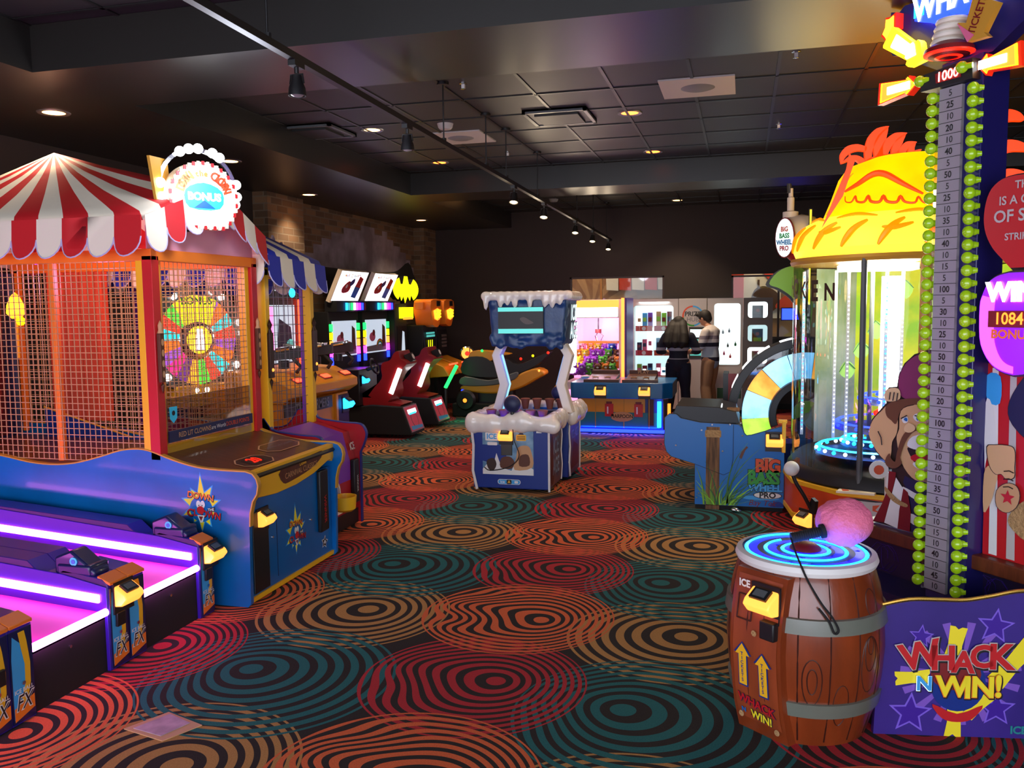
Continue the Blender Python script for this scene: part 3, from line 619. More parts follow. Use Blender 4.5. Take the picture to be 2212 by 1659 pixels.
for a_, b_, m_ in (((-5.6, YN, 2.10), (-3.44, YN+.05, 2.17), 'orange'), ((-5.6, YF-.05, 2.10), (-3.44, YF, 2.17), 'orange'), ((-3.5, YN+.05, 2.10), (-3.44, YF-.05, 2.17), 'orange')):
    g = G(); g.box(a_, b_, m_); g.build('header_beam', t, bevel=.004)
g = G(); g.box((-3.5, YN+.1, .90), (-3.46, YF-.1, .96), 'yellow'); g.build('sill_rail', t, bevel=.004)
for nm, pl_, a0, a1, z0, z1, c in (('near', 'XZ', -5.5, -3.56, .86, 2.1, YN+.02), ('front', 'YZ', YN+.12, YF-.12, .96, 2.1, -3.47), ('far', 'XZ', -5.5, -3.56, .86, 2.1, YF-.02)):
    g = G(); wire(g, pl_, a0, a1, z0, z1, c); g.build('wire_mesh', t)
g = G(); g.box((-3.462, 4.56, .90), (-3.458, 5.5, 1.25), 'acrylic'); ac = g.build('acrylic_shield', t)
g = G(); g.flat([(-.04, .045), (.04, .045), (.035, -.03), (0, -.06), (-.035, -.03)], (-3.456, 4.62, 1.15), *FX, 'cyan', .001); g.flat(circ(0, 0, .016, 14), (-3.456, 4.62, 1.155), *FX, 'black', .002); g.build('shield_sticker', ac)
g = G(); g.box((-3.456, 4.56, .975), (-3.446, 5.5, 1.045), 'navy'); g.text('RED LIT CLOWNS', (-3.446, 4.82, 1.01), .045, *FX, 'tan', .01, 0, .95, lift=.002); g.text('are Worth', (-3.446, 5.08, 1.01), .038, *FX, 'white', .0, 0, lift=.002); g.text('DOUBLE POINTS', (-3.446, 5.31, 1.01), .042, *FX, 'deep_orange', .01, 0, .9, lift=.002)
g.build('rules_banner', t)
# booth inside
g = G(); g.box((-5.6, YN+.03, .78), (-3.5, YF-.03, .82), 'deck_wood'); g.build('play_floor', t)
g = G(); pts = []
n_ = 40; ys = [5.6+.0*i for i in range(n_)]
for i in range(n_): x = -5.25+.55*i/(n_-1); pts.append((x, 5.56+.018*math.sin(i*1.3)))
g.prism(pts+[(x, y+.006) for x, y in pts[::-1]], 'XY', .95, 2.1, 'curtain'); g.build('curtain', t, smooth=80)
g = G()
for i in range(40): pass
pts = [(-5.58+.018*math.sin(i*1.3), 4.6+.95*i/39) for i in range(40)]
g.prism(pts+[(x-.006, y) for x, y in pts[::-1]], 'XY', .82, 2.1, 'navy'); g.build('back_curtain', t, smooth=80)
g = G(); g.prism([(-5.3, 1.05), (-4.5, .83), (-3.56, .82), (-5.3, .82)], 'XZ', 5.52, 5.54, 'deep_blue'); g.tube([(-5.3, 5.515, 1.055), (-4.5, 5.515, .835)], .008, 'gold', 6); g.build('ball_ramp', t)
mat('lit_flame', 'ffb020', emit=3.5, noise=(6, 0, 'ff4010'))
for y, z in ((4.95, 1.42), (4.95, 1.08), (5.35, 1.75)):
    g = G(); x = -5.35
    g.lathe([(0, .20), (.03, .17), (.06, .10), (.065, .04), (.03, 0), (0, 0)], (x, y, z), 'lit_flame', 14); g.ball((x+.02, y+.02, z-.02), .035, 'g_lemon', 10, 6); g.cyl((x, y, z-.3), (x, y, z), .012, None, 'yellow', 8)
    g.build('clown_target', t)
g = G(); g.box((-5.55, 5.18, .85), (-5.5, 5.36, 2.05), 'maroon')
for i, c_ in enumerate('DOWN'): g.text(c_, (-5.5, 5.27, 1.86-.13*i), .11, *FX, 'orange' if i < 3 else 'lime', .02, 0, lift=.003)
for i in range(3): g.ball((-5.5, 5.27, 1.05+.13*i), (.01, .05, .05), 'dark_red', 10, 6)
g.build('score_column', t)
for y in (4.62, 4.62, ): pass
for x in (-5.0, -4.78, -4.4): g = G(); g.ball((x, 4.58, 2.13), .028, 'g_purple', 10, 6); g.build('light_bulb', t)
ap = (-4.62, 5.03, 2.89); A = (-3.42, 4.38, 2.33); B = (-3.42, 5.70, 2.30); FP = (-3.36, 5.03, 2.58); C_ = (-5.66, 5.70, 2.30); D = (-5.66, 4.38, 2.33)
tent(t, [D, A, FP, B, C_], ap, [12, 4, 4, 12, 7], 'cloth_white', 'cloth_red', drop=.21)
g = G(); g.prism([(4.47, 2.12), (5.62, 2.12), (5.62, 2.28), (5.03, 2.52), (4.47, 2.31)], 'YZ', -3.48, -3.472, 'cloth_lit_pink'); g.build('gable_cloth', t)  # pink light through the white and red tent, put into the colour
l = bpy.data.lights.new('booth_light', 'POINT'); l.energy = 8; l.shadow_soft_size = .15; l.color = (1, .6, .28); o = bpy.data.objects.new('booth_light', l); COL.objects.link(o); o.parent = t; o.location = (-.55, 0, 1.95)
l = bpy.data.lights.new('booth_light', 'POINT'); l.energy = 8; l.shadow_soft_size = .1; l.color = (.9, .35, 1); o = bpy.data.objects.new('booth_light', l); COL.objects.link(o); o.parent = t; o.location = (-.1, -.25, 2.0)
# lit sign above the booth front
SCn = V(-3.31, 4.83, 2.50); sn = V(.85, -.527, 0).normalized(); su = V(.527, .85, 0).normalized(); SG = (su, (0, 0, 1), sn)
def disc_pts(r): return [(r*math.cos(a), r*1.02*math.sin(a) if math.sin(a) > -.82 else -.82*r*1.02) for a in [2*math.pi*i/44 for i in range(44)]]
sg = thing('lit_sign', 'round glowing white clown game sign ringed with bulbs, high on the striped tent', 'sign', (-3.31, 4.83, 2.3))
g = G(); g.prism(disc_pts(.225), SG, -.12, 0, 'cream', o=SCn); g.prism(disc_pts(.21), SG, 0, .004, 'sign_white', o=SCn); P = disc_pts(.217)
for i in range(44): x, z = P[i]; g.obox(SCn+su*x+V(0, 0, z)+sn*.004, su, (0, 0, 1), .009, .013, .004, 'red' if i % 2 else 'cream')
for k, q in enumerate('DOWN the CLOWN'):
    if q != ' ': a = math.radians(160-140*k/13); g.text(q, SCn+su*.155*math.cos(a)+V(0, 0, .02+.135*math.sin(a)), .075 if q.isupper() else .05, su, (0, 0, 1), 'gold' if k < 8 else 'deep_orange', .05, 0, lift=.008, rot=a-math.pi/2)
g.flat(smoothp([(-.12, .05), (0, .10), (.12, .05), (.10, -.06), (-.1, -.06)], 3, True), SCn+sn*.004, su, (0, 0, 1), 'cyan', .001); g.text('BONUS', SCn+V(0, 0, .01)+sn*.004, .065, su, (0, 0, 1), 'sign_white', .05, 0, lift=.004); g.flat([(-.07, -.06), (.07, -.06), (0, -.01)], SCn+sn*.004, su, (0, 0, 1), 'blue', .003)
g.flat([(-.09, -.13), (.09, -.13), (.07, -.075), (-.07, -.075)], SCn+sn*.004, su, (0, 0, 1), 'cream', .002)
g.build('sign_face', sg)
RC = SCn+V(0, 0, .07)-sn*.08
g = G(); g.lathe([(.235, -.02), (.26, -.02), (.26, .0), (.235, .0)], RC, 'chrome', 34, axis=sn, a0=0, a1=2*math.pi); g.build('bulb_ring', sg)
for a in (196, 176, 118, 104, 90, 68, 56, 10, -8, -20):
    a = math.radians(a); g = G(); g.ball(RC+su*.25*math.cos(a)+V(0, 0, .25*math.sin(a))+sn*.02, .032, 'g_white', 12, 8); g.build('bulb', sg)
g = G(); g.prism([(4.57, 2.74), (4.74, 2.74), (4.76, 2.48), (4.62, 2.48)], 'YZ', -3.52, -3.5, 'gold'); g.build('mounting_board', sg)
g = G(); g.box((-3.55, 4.80, 2.3), (-3.45, 4.86, 2.6), 'black'); g.build('bracket', sg)
l = bpy.data.lights.new('sign_glow', 'POINT'); l.energy = 22; l.shadow_soft_size = .15; l.color = (.8, .85, 1); o = bpy.data.objects.new('sign_glow', l); COL.objects.link(o); o.parent = sg; o.location = (.45, -.25, .35)
# ---------- second booth: red and purple ----------
t = thing('carnival_booth_game', 'red and purple booth with yellow posts and a blue and white striped awning', 'arcade game', (-4.0, 6.12, 0))
YN, YF = 5.74, 6.50
sp2 = smoothp([(-5.2, .9), (-4.2, .80), (-3.9, .79), (-3.72, .82), (-3.62, .95)], 3)+[(-3.50, .97), (-3.44, .885)]+smoothp([(-3.4, .872), (-3.2, .85), (-3.06, .842), (-3.015, .80), (-3.005, .746), (-3.03, .67), (-3.06, .61)], 3)+[(-3.065, .02), (-5.2, .02)]
for y, s_ in ((YN, -1), (YF, 1)):
    g = G(); g.prism(sp2, 'XZ', y, y-.03*s_, 'red_laminate'); g.rim(sp2[:-1], 'XZ', y+.002*s_, y-.034*s_, .006, 'deep_blue', closed=False); g.build('side_panel', t)
g = G(); g.prism([(-3.10, .14), (-3.10, .55), (-3.16, .78), (-3.44, .86), (-3.44, .14)], 'XZ', YN+.03, YF-.03, 'red_laminate')
g.prism([(-3.095, .40), (-3.095, .55), (-3.155, .785), (-3.44, .868), (-3.46, .84), (-3.46, .4)], 'XZ', YN+.03, YF-.15, 'purple_laminate')
g.box((-3.10, YN+.05, .02), (-3.09, YF-.03, .14), 'black'); g.box((-3.095, YN+.2, .16), (-3.088, YF-.25, .26), 'cream')
g.text('ICE', (-3.118, 6.425, .66), .085, (0, 1, .0), (-.25, 0, 1), 'white', .03, 0, .7, lift=.01); g.build('front_panel', t)
g = G(); g.box((-3.10, 6.36, .20), (-3.06, 6.45, .56), 'black'); g.text('WINNER', (-3.06, 6.405, .36), .035, (0, 0, -1), (0, 1, 0), 'white', 0, 0, lift=.003); g.build('ticket_dispenser', t, bevel=.008)
g = G(); g.lathe([(.0, .22), (.06, .22), (.085, .24), (.095, .34), (.085, .34), (.075, .25), (0, .235)], (-2.99, 6.02, 0), 'yellow', 24); bw = g.build('ball_bowl', t, smooth=40)
g = G(); g.lathe([(.085, -.01), (.11, -.005), (.11, .015), (.085, .02)], (-3.09, 6.02, .34), 'white', 24, axis=(1, 0, 0)); g.build('bowl_collar', bw)
for x, y in ((-3.5, YN), (-3.5, YF-.07), (-5.1, YN), (-5.1, YF-.07)):
    g = G(); g.box((x-.02, y, .8), (x+.05, y+.055, 2.1), 'yellow'); g.box((x-.05, y-.005, .8), (x-.02, y+.06, 2.1), 'purple_laminate'); g.build('post', t, bevel=.003)
    if x > -4:
        g = G(); xx = x+.055; yy = y+.03; g.box((xx-.004, yy-.028, 1.28), (xx+.02, yy+.028, 1.62), 'dark_brown')
        g.lathe([(0, 1.28), (.014, 1.25), (.006, 1.22), (0, 1.18)], (xx+.005, yy, 0), 'dark_brown', 10); g.lathe([(.02, 1.62), (.01, 1.65), (.02, 1.68), (0, 1.73)], (xx+.005, yy, 0), 'dark_brown', 10); g.ball((xx+.018, yy, 1.34), .014, 'g_amber', 8, 6); g.build('carved_plaque', t, bevel=.004)
for a_, b_, m_ in (((-5.1, YN, 2.05), (-3.45, YN+.05, 2.11), 'yellow'), ((-5.1, YF-.05, 2.05), (-3.45, YF, 2.11), 'yellow'), ((-3.5, YN+.05, 2.05), (-3.45, YF-.05, 2.11), 'gold')):
    g = G(); g.box(a_, b_, m_); g.build('header_beam', t, bevel=.003)
g = G(); wire(g, 'YZ', YN+.06, YF-.06, .86, 2.04, -3.5, .07, .0018, 'wire_dark'); g.build('wire_mesh', t)
g = G(); wire(g, 'XZ', -5.1, -3.5, .86, 2.04, YF-.02, .07, .0018, 'wire_dark'); g.build('wire_mesh', t)
A = (-3.40, 5.68, 2.17); B = (-3.40, 6.58, 2.12); C_ = (-5.2, 6.58, 2.12); D = (-5.2, 5.68, 2.17)
tent(t, [D, A, B, C_], (-4.55, 6.12, 2.84), [11, 5, 11, 6], 'cloth_white', 'cloth_blue', drop=.20)
g = G(); g.ball((-3.36, 5.98, 1.92), (.02, .035, .035), 'g_cyan', 12, 8); g.build('blue_lamp', t)
# ---------- bonus wheel seen through the mesh ----------
WC = Vector((-4.95, 7.02, 1.52)); wn = Vector((.93, -.36, 0)).normalized(); wu = Vector((.36, .93, 0)).normalized(); wv = V(0, 0, 1)
t = thing('bonus_wheel', 'glowing multicoloured prize wheel edged with white bulbs, seen through the booth mesh', 'prize wheel', (WC.x, WC.y, 0))
mat('wr_e', 'e02818', emit=.7); cols = []
for nm, hx in (('p1', 'e83020'), ('p2', '8040a0'), ('p3', 'f8a020'), ('p4', '20b8c0'), ('p5', 'd02070'), ('p6', '40c030'), ('p7', 'f06018'), ('p8', '50206a')): glow(nm, hx, 1.7); cols.append(nm)
g = G()
for i in range(20):
    a0, a1 = 2*math.pi*i/20, 2*math.pi*(i+1)/20
    q = [(r*math.cos(a), r*math.sin(a)) for r, a in ((.18, a0), (.42, a0), (.42, (a0+a1)/2), (.42, a1), (.18, a1))]
    g.prism(q, (wu, wv, wn), -.03, .0, cols[(i*3) % 8], o=WC)
g.prism([(-.22, .42), (.22, .42), (.26, .50), (.14, .14), (-.14, .14)], (wu, wv, wn), .0, .012, 'g_lemon', o=WC); g.text('BONUS', WC+wn*.012+wv*.36, .1, wu, wv, 'green', .03, 0, lift=.003)
g.build('wheel_face', t)
g = G(); g.lathe([(.42, -.05), (.52, -.05), (.52, .02), (.42, .02)], WC, 'steel_dark', 40, axis=wn); g.build('wheel_rim', t)
g = G(); g.lathe([(0, .03), (.14, .03), (.19, .0)], WC, 'chrome', 30, axis=wn); g.lathe([(0, .034), (.13, .034)], WC, 'g_yellow', 30, axis=wn); g.prism([(-.05, -.1), (.05, -.1), (.03, .1), (-.03, .1)], (wu, wv, wn), .035, .045, 'g_white', o=WC); g.build('hub', t)
for i in range(28):
    if i % 4 in (0, 1):
        a = 2*math.pi*i/28+.1; g = G(); g.ball(WC+wn*.03+wu*.475*math.cos(a)+wv*.475*math.sin(a), .034, 'g_white', 10, 6); g.build('bulb', t)
g = G(); g.prism([(-.34, -.62), (.34, -.62), (.26, -.42), (-.26, -.42)], (wu, wv, wn), -.15, .05, 'yellow', o=WC); g.prism([(-.2, -1.52), (.2, -1.52), (.2, -.6), (-.2, -.6)], (wu, wv, wn), -.2, -.05, 'dark_purple', o=WC); g.build('stand', t, bevel=.01)
g = G(); g.box((-5.35, 7.35, .3), (-4.25, 7.42, 1.9), 'deep_blue') if 0 else None
# ================= BACK LEFT: GUN GAME, KARTS, RACERS =================
t = thing('shooting_game', 'yellow shooting game cabinet lettered TRANSFORMERS behind the purple booth', 'arcade game', (-4.7, 7.75, 0))
g = G(); g.box((-5.3, 7.1, 0), (-4.05, 8.3, .92), 'tf_yellow')
g.box((-4.05, 8.02, .0), (-4.03, 8.28, .9), 'dark_purple'); g.box((-4.048, 7.98, 0), (-4.02, 8.02, .92), 'tf_yellow')
g.box((-4.052, 6.98, .8), (-4.035, 7.92, .92), 'dark_grey'); g.text('TRANSFORMERS', (-4.035, 7.5, .86), .125, *FX, 'dark_grey', .05, 0, .72, lift=.004); g.text('TRANSFORMERS', (-4.035, 7.5, .86), .125, *FX, 'grey', .01, 0, .72, lift=.008)
g.build('cabinet', t, bevel=.01)
g = G(); g.prism([(-4.0, .98), (-4.0, 1.06), (-4.25, 1.18), (-4.7, 1.22), (-4.7, .92), (-4.1, .92)], 'XZ', 7.05, 8.45, 'tf_yellow')
for y in (7.35, 7.9, 8.35): g.obox((-4.10, y, 1.11), (0, 1, 0), (-.9, 0, .45), .09, .05, .008, 'dark_red'); g.obox((-4.095, y, 1.115), (0, 1, 0), (-.9, 0, .45), .07, .03, .012, 'g_redtube')
g.build('console', t, bevel=.01)
for y, a in ((7.45, .3), (8.1, .2), (8.6, -.1)):
    r_ = G(); b = V(-4.3, y, 1.22)
    r_.cyl(b, b+V(0, 0, .08), .05, None, 'black', 12); r_.obox(b+V(.02, 0, .14), (1, a, .1), (0, 0, 1), .16, .05, .035, 'black'); r_.cyl(b+V(-.1, 0, .15), b+V(-.34, -a*.3, .2), .028, .022, 'steel_dark', 12)
    r_.tube([b+V(.1, 0, .1), b+V(.18, 0, .02), b+V(.13, 0, -.04)], .02, 'black', 8); r_.cyl(b+V(-.05, -.05, .18), b+V(.1, -.05, .2), .02, None, 'chrome', 10); r_.obox(b+V(.05, 0, .2), (1, a, .1), (0, 0, 1), .08, .02, .015, 'chrome')
    r_.build('mounted_gun', t, bevel=.004)
g = G(); g.box((-5.4, 7.75, .9), (-4.82, 8.75, 2.02), 'black'); g.box((-4.84, 7.8, 1.9), (-4.78, 8.7, 2.08), 'black'); g.box((-4.82, 8.68, 1.2), (-4.78, 8.74, 1.9), 'g_redtube'); g.build('tower', t, bevel=.01)
g = G(); g.box((-4.82, 7.85, 1.22), (-4.81, 8.6, 1.84), 'g_screen')
for y, c in ((7.98, 'g_pink'), (8.08, 'g_pink')): g.box((-4.81, y, 1.3), (-4.806, y+.06, 1.82), c)
g.flat([(8.2, 1.3), (8.55, 1.3), (8.5, 1.6), (8.25, 1.7)], (-4.81, 0, 0), *FX, 'navy', .003); g.flat(circ(8.48, 1.38, .09, 14), (-4.81, 0, 0), *FX, 'g_teal', .005); g.build('screen', t)
g = G(); g.text('ADVENTURE', (-4.78, 8.25, 2.02), .1, *FX, 'g_soft', .02, 0, .9, lift=.004); g.text('SHOOTER', (-4.78, 8.3, 1.94), .06, *FX, 'g_soft', .01, 0, lift=.004) if 0 else None; g.build('marquee_lettering', t)
card_reader(t, (-4.03, 8.2, .80), *FX, s=1.0, hx='g_cyan')
g = G(); fl_ = smoothp([(7.55, 2.02), (7.6, 2.28), (7.75, 2.36), (7.82, 2.50), (7.95, 2.42), (8.02, 2.56), (8.12, 2.42), (8.2, 2.5), (8.3, 2.2), (8.3, 2.02)], 3, True)
mat('cutout_grey', '8a84a0', .7, noise=(7, 0, '504a68')); g.prism(fl_, 'YZ', -4.72, -4.70, 'cutout_grey')
for y in (7.75, 7.95, 8.12): g.flat(smoothp([(y, 2.05), (y-.05, 2.15), (y+.02, 2.28), (y+.03, 2.18), (y+.09, 2.22), (y+.07, 2.05)], 3, True), (-4.70, 0, 0), *FX, 'gold', .002)
g.box((-4.74, 7.9, 1.95), (-4.72, 7.95, 2.1), 'black'); tag(g.build('flame_cutout'), 'grey and yellow flame shaped cutout standing above the blue striped awning', 'sign')
# --- kart racers ---
mat('kart_art', 'a03040', .5, emit=.35)
def kart(yc, label):
    t = thing('kart_racing_game', label, 'arcade game', (-4.9, yc, 0), 'kart racing games side by side')
    g = G(); g.prism([(-5.4, .05), (-4.36, .05), (-4.50, .44), (-4.95, .46), (-5.4, .40)], 'XZ', yc-.26, yc+.26, 'matte_black'); g.build('base', t, bevel=.012)
    u = V(0, 1, 0); v = V(-.14, 0, .39).normalized(); o = V(-4.37, yc, .08); n = u.cross(v)
    g = G(); o2 = o+v*.19+n*.006
    g.obox(o2, u, v, .24, .185, .006, 'brushed'); g.obox(o2, u, v, .225, .17, .008, 'kart_art'); g.flat(circ(0, -.02, .12, 20), o2+n*.008, u, v, 'hub_dark', .001); g.flat(circ(0, -.02, .105, 20), o2+n*.008, u, v, 'kart_art', .002)
    g.obox(o2+v*.10, u, v, .15, .03, .011, 'g_soft'); g.obox(o2+v*.07, u, v, .12, .012, .012, 'g_cyan'); g.flat([(-.2, -.16), (.2, -.16), (.2, -.12), (-.2, -.10)], o2+n*.008, u, v, 'sky', .003); g.build('lit_rear_panel', t)
    pr = smoothp([(-5.2, .46), (-4.62, .43), (-4.50, .50), (-4.47, .62), (-4.53, .76), (-4.50, .90), (-4.40, 1.02), (-4.45, 1.07), (-4.52, 1.10), (-4.58, 1.20), (-4.64, 1.17), (-4.66, 1.08), (-4.76, 1.04), (-4.75, .95), (-4.70, .82), (-4.80, .66), (-4.86, .56), (-5.2, .56)], 3, True)
    pr = [(x-.24+(z-.46)*.36 if z > .47 and x > -4.9 else x-.0, z) for x, z in pr]
    g = G(); g.prism(pr, 'XZ', yc-.20, yc+.20, 'seat_red'); st = g.build('seat', t, bevel=.035)
    g = G(); g.obox((-4.465, yc-.0, 1.10), (0, 1, 0), (-.4, 0, .9), .05, .06, .05, 'black'); g.lathe([(0, .058), (.04, .056)], (-4.465, yc, 1.10), 'white', 16, axis=(.9, 0, .4)); g.build('headrest_emblem', st)
    g = G(); g.obox((-4.60, yc-.212, .79), (.38, 0, .92), (.92, 0, -.38), .185, .030, .012, 'g_white'); g.build('light_strip', st)
    g = G(); g.box((-5.68, yc-.47, 0), (-5.45, yc+.47, 1.75), 'matte_black'); g.box((-5.45, yc-.3, .45), (-5.1, yc+.3, .95), 'black'); g.build('monitor_cabinet', t, bevel=.01)
    g = G(); g.box((-5.45, yc-.38, 1.12), (-5.44, yc+.38, 1.62), 'g_screen'); x = -5.44
    g.flat([(yc-.36, 1.14), (yc+.36, 1.14), (yc+.36, 1.25), (yc-.36, 1.22)], (x, 0, 0), *FX, 'grey', .001)
    g.flat(circ(yc-.15, 1.36, .11, 14, .07), (x, 0, 0), *FX, 'pink', .002); g.flat(circ(yc-.1, 1.42, .05, 12), (x, 0, 0), *FX, 'dark_red', .003)
    for r, c in ((.13, 'red'), (.11, 'yellow'), (.09, 'green'), (.07, 'sky')): g.flat([(yc+.12+r*math.cos(a), 1.22+r*.8*math.sin(a)) for a in [math.pi*i/10 for i in range(11)]]+[(yc+.12+(r-.02)*math.cos(a), 1.22+(r-.02)*.8*math.sin(a)) for a in [math.pi*i/10 for i in range(10, -1, -1)]], (x, 0, 0), *FX, c, .003+.0005*r)
    g.flat([(yc+.2, 1.2), (yc+.34, 1.2), (yc+.32, 1.5), (yc+.22, 1.55)], (x, 0, 0), *FX, 'maroon', .004); g.build('screen', t)
    for s_ in (-1, 1):
        g = G()
        for i, c in enumerate(('g_green', 'g_lemon', 'g_amber', 'g_magenta', 'g_blue')): g.box((-5.45, yc+s_*.43-.025, 1.58-.115*i-.1), (-5.42, yc+s_*.43+.025, 1.58-.115*i), c)
        g.build('light_column', t)
    g = G()
    for i, c in enumerate(('g_cyan', 'g_teal', 'g_green', 'g_white', 'g_magenta', 'g_purple', 'g_blue', 'dark_red')): g.lathe([(0, 0), (.022, 0)], (-5.3, yc-.2+.085*i, 1.82), c, 10, axis=(1, 0, 0), sy=1, sx=1); g.box((-5.31, yc-.22+.085*i, 1.77), (-5.295, yc-.18+.085*i, 1.87), c)
    g.box((-5.5, yc-.47, 1.75), (-5.32, yc+.47, 1.90), 'matte_black'); g.build('light_bar', t)
    g = G(); mo = V(-5.33, yc-.08, 2.10); mv = V(.42, 0, .91).normalized()
    g.obox(mo, (0, 1, 0), mv, .44, .235, .03, 'cream'); g.obox(mo+V(.032, 0, 0), (0, 1, 0), mv, .42, .22, .003, 'sign_white'); f = mo+V(.037, 0, -.0); U = V(0, 1, 0)
    g.flat(smoothp([(-.24, -.02), (-.1, .08), (.0, .02), (-.02, -.08), (-.2, -.1)], 3, True), f, U, mv, 'red', .004); g.flat(smoothp([(-.06, .06), (.04, .12), (.07, .05), (-.02, .0)], 3, True), f, U, mv, 'deep_blue', .005)
    g.flat(circ(-.13, .0, .03, 12), f, U, mv, 'white', .006); g.flat([(.12, -.16), (.28, -.18), (.32, .0), (.14, .02)], f, U, mv, 'blue', .004); g.flat([(.14, .0), (.3, -.02), (.32, .12), (.18, .16)], f, U, mv, 'red', .005)
    for i, (c, m) in enumerate(zip('MARIO KART', ['yellow', 'blue', 'red', 'orange', 'yellow', 'red', 'blue', 'lime', 'red', 'red'])):
        if c != ' ': g.text(c, f+U*(-.27+.047*i)+mv*.155, .06, U, mv, m, .03, 0, lift=.006)
    g.build('marquee', t)
    g = G(); g.lathe([(.11, -.015), (.125, 0), (.11, .015), (.095, 0), (.11, -.015)], (-5.0, yc, .98), 'black', 20, axis=(1, 0, .4)); g.cyl((-5.12, yc, .93), (-5.0, yc, .98), .03, None, 'black', 10); g.box((-5.03, yc-.1, .97), (-5.0, yc+.1, .99), 'grey'); g.build('steering_wheel', t)
    card_reader(t, (-5.08, yc-.2, .80), *FX, s=.9, hx='g_cyan')
    return t
kart(11.12, 'kart racing game with a red bucket seat, nearer of the two beside the purple booth')
kart(12.2, 'kart racing game with a red bucket seat, farther of the two beside the oval sign')
# --- yellow oval sign cabinet ---
t = thing('sit_down_game', 'dark arcade cabinet topped by a glowing yellow oval with dark notches', 'arcade game', (-5.3, 13.15, 0))
g = G(); g.box((-5.68, 12.72, 0), (-5.35, 13.22, 1.86), 'matte_black'); g.box((-5.35, 12.8, .3), (-4.95, 13.2, .95), 'black'); g.build('cabinet', t, bevel=.01)
el = [(13.2+.46*math.cos(a), 2.11+.235*math.sin(a)) for a in [2*math.pi*i/36 for i in range(36)]]
top = [(12.98, 2.31), (13.0, 2.19), (13.07, 2.19), (13.09, 2.335)]; 
oval = []
def pt(a): return (13.2+.56*math.cos(math.radians(a)), 2.09+.22*math.sin(math.radians(a)))
oval += [pt(a) for a in range(-55, 62, 9)]+[(13.42, 2.17), (13.32, 2.18), pt(84), pt(98), (13.06, 2.18), (12.96, 2.17)]+[pt(a) for a in range(122, 236, 9)]+[(12.92, 1.99), (12.98, 1.9), (13.08, 1.98), (13.14, 1.86), (13.26, 1.98), (13.36, 1.90), (13.42, 2.0)]
g = G(); g.prism(oval, 'YZ', -5.42, -5.34, 'black', 'black'); g.prism([(13.2+(y-13.2)*.97, 2.11+(z-2.11)*.97) for y, z in oval], 'YZ', -5.34, -5.335, 'g_lemon'); g.build('lit_emblem', t)
g = G(); g.box((-5.35, 12.9, 1.62), (-5.3, 13.4, 1.80), 'g_lemon'); g.box((-5.3, 12.95, 1.6), (-5.29, 13.35, 1.64), 'g_orange'); g.box((-5.35, 12.8, 1.0), (-5.34, 13.2, 1.5), 'black'); g.flat([(12.95, 1.1), (13.1, 1.1), (13.08, 1.4), (13.0, 1.42)], (-5.34, 0, 0), *FX, 'g_screen', .003); g.build('marquee', t)
# --- two racers with orange robot heads ---
def racer(y, label, lit):
    t = thing('racing_game', label, 'arcade game', (-5.1, y, 0), 'racing games with orange vehicle toppers')
    g = G(); g.box((-5.68, y-.25, 0), (-5.1, y+.25, 1.5), 'matte_black'); g.prism([(-5.1, .62), (-4.65, .66), (-4.75, .82), (-5.1, .95)], 'XZ', y-.26, y+.26, 'tf_yellow'); g.build('cabinet', t, bevel=.015)
    g = G(); g.obox((-5.08, y, 1.2), (0, 1, 0), (-.1, 0, 1), .24, .2, .01, 'black')
    if lit:
        for i in range(7): g.box((-5.065, y-.15+.045*i, 1.02), (-5.06, y-.13+.045*i, 1.25), 'g_lemon' if i % 2 else 'dark_green')
        g.box((-5.065, y-.18, 1.30), (-5.055, y+.2, 1.335), 'g_teal'); g.box((-5.07, y-.18, 1.35), (-5.06, y+.2, 1.38), 'g_teal')
    else:
        for i in range(4): g.box((-5.065, y-.1, 1.1+.06*i), (-5.055, y+.14, 1.14+.06*i), 'hub_dark')
    g.build('screen', t)
    g = G(); hd = smoothp([(y-.24, 1.90), (y-.26, 1.72), (y-.20, 1.60), (y-.16, 1.50), (y+.05, 1.46), (y+.14, 1.50), (y+.20, 1.60), (y+.27, 1.70), (y+.26, 1.90), (y, 1.93)], 2, True)
    g.prism(hd, 'YZ', -5.25, -4.95, 'orange'); g.box((-4.955, y+.02, 1.81), (-4.94, y+.18, 1.9), 'black'); g.box((-5.2, y-.36, 1.76), (-5.05, y-.2, 1.88), 'orange')
    g.prism([(y-.14, 1.74), (y-.1, 1.60), (y+.05, 1.57), (y+.16, 1.60), (y+.2, 1.74), (y+.05, 1.78)], 'YZ', -4.955, -4.94, 'g_orange'); hh = g.build('robot_head_topper', t, bevel=.03)
    g = G()
    for i in range(3): g.box((-4.94, y+.0, 1.62+.05*i), (-4.93, y+.18, 1.65+.05*i), 'g_yellow'); 
    g.tube([(-4.93, y-.12, 1.74), (-4.93, y-.09, 1.66), (-4.93, y-.02, 1.6)], .012, 'g_yellow', 6); g.build('lit_badge', hh)
    g = G()
    for i in range(8): g.ball((-4.66, y-.2+.055*i, .85), .014, 'g_redtube', 8, 5)
    g.build('indicator_lights', t); return t
racer(13.3+.25, 'racing game with an orange toy-like head topper and striped green screen', 1); racer(14.2, 'racing game with an orange head topper and grey text screen, against the far wall corner', 0)
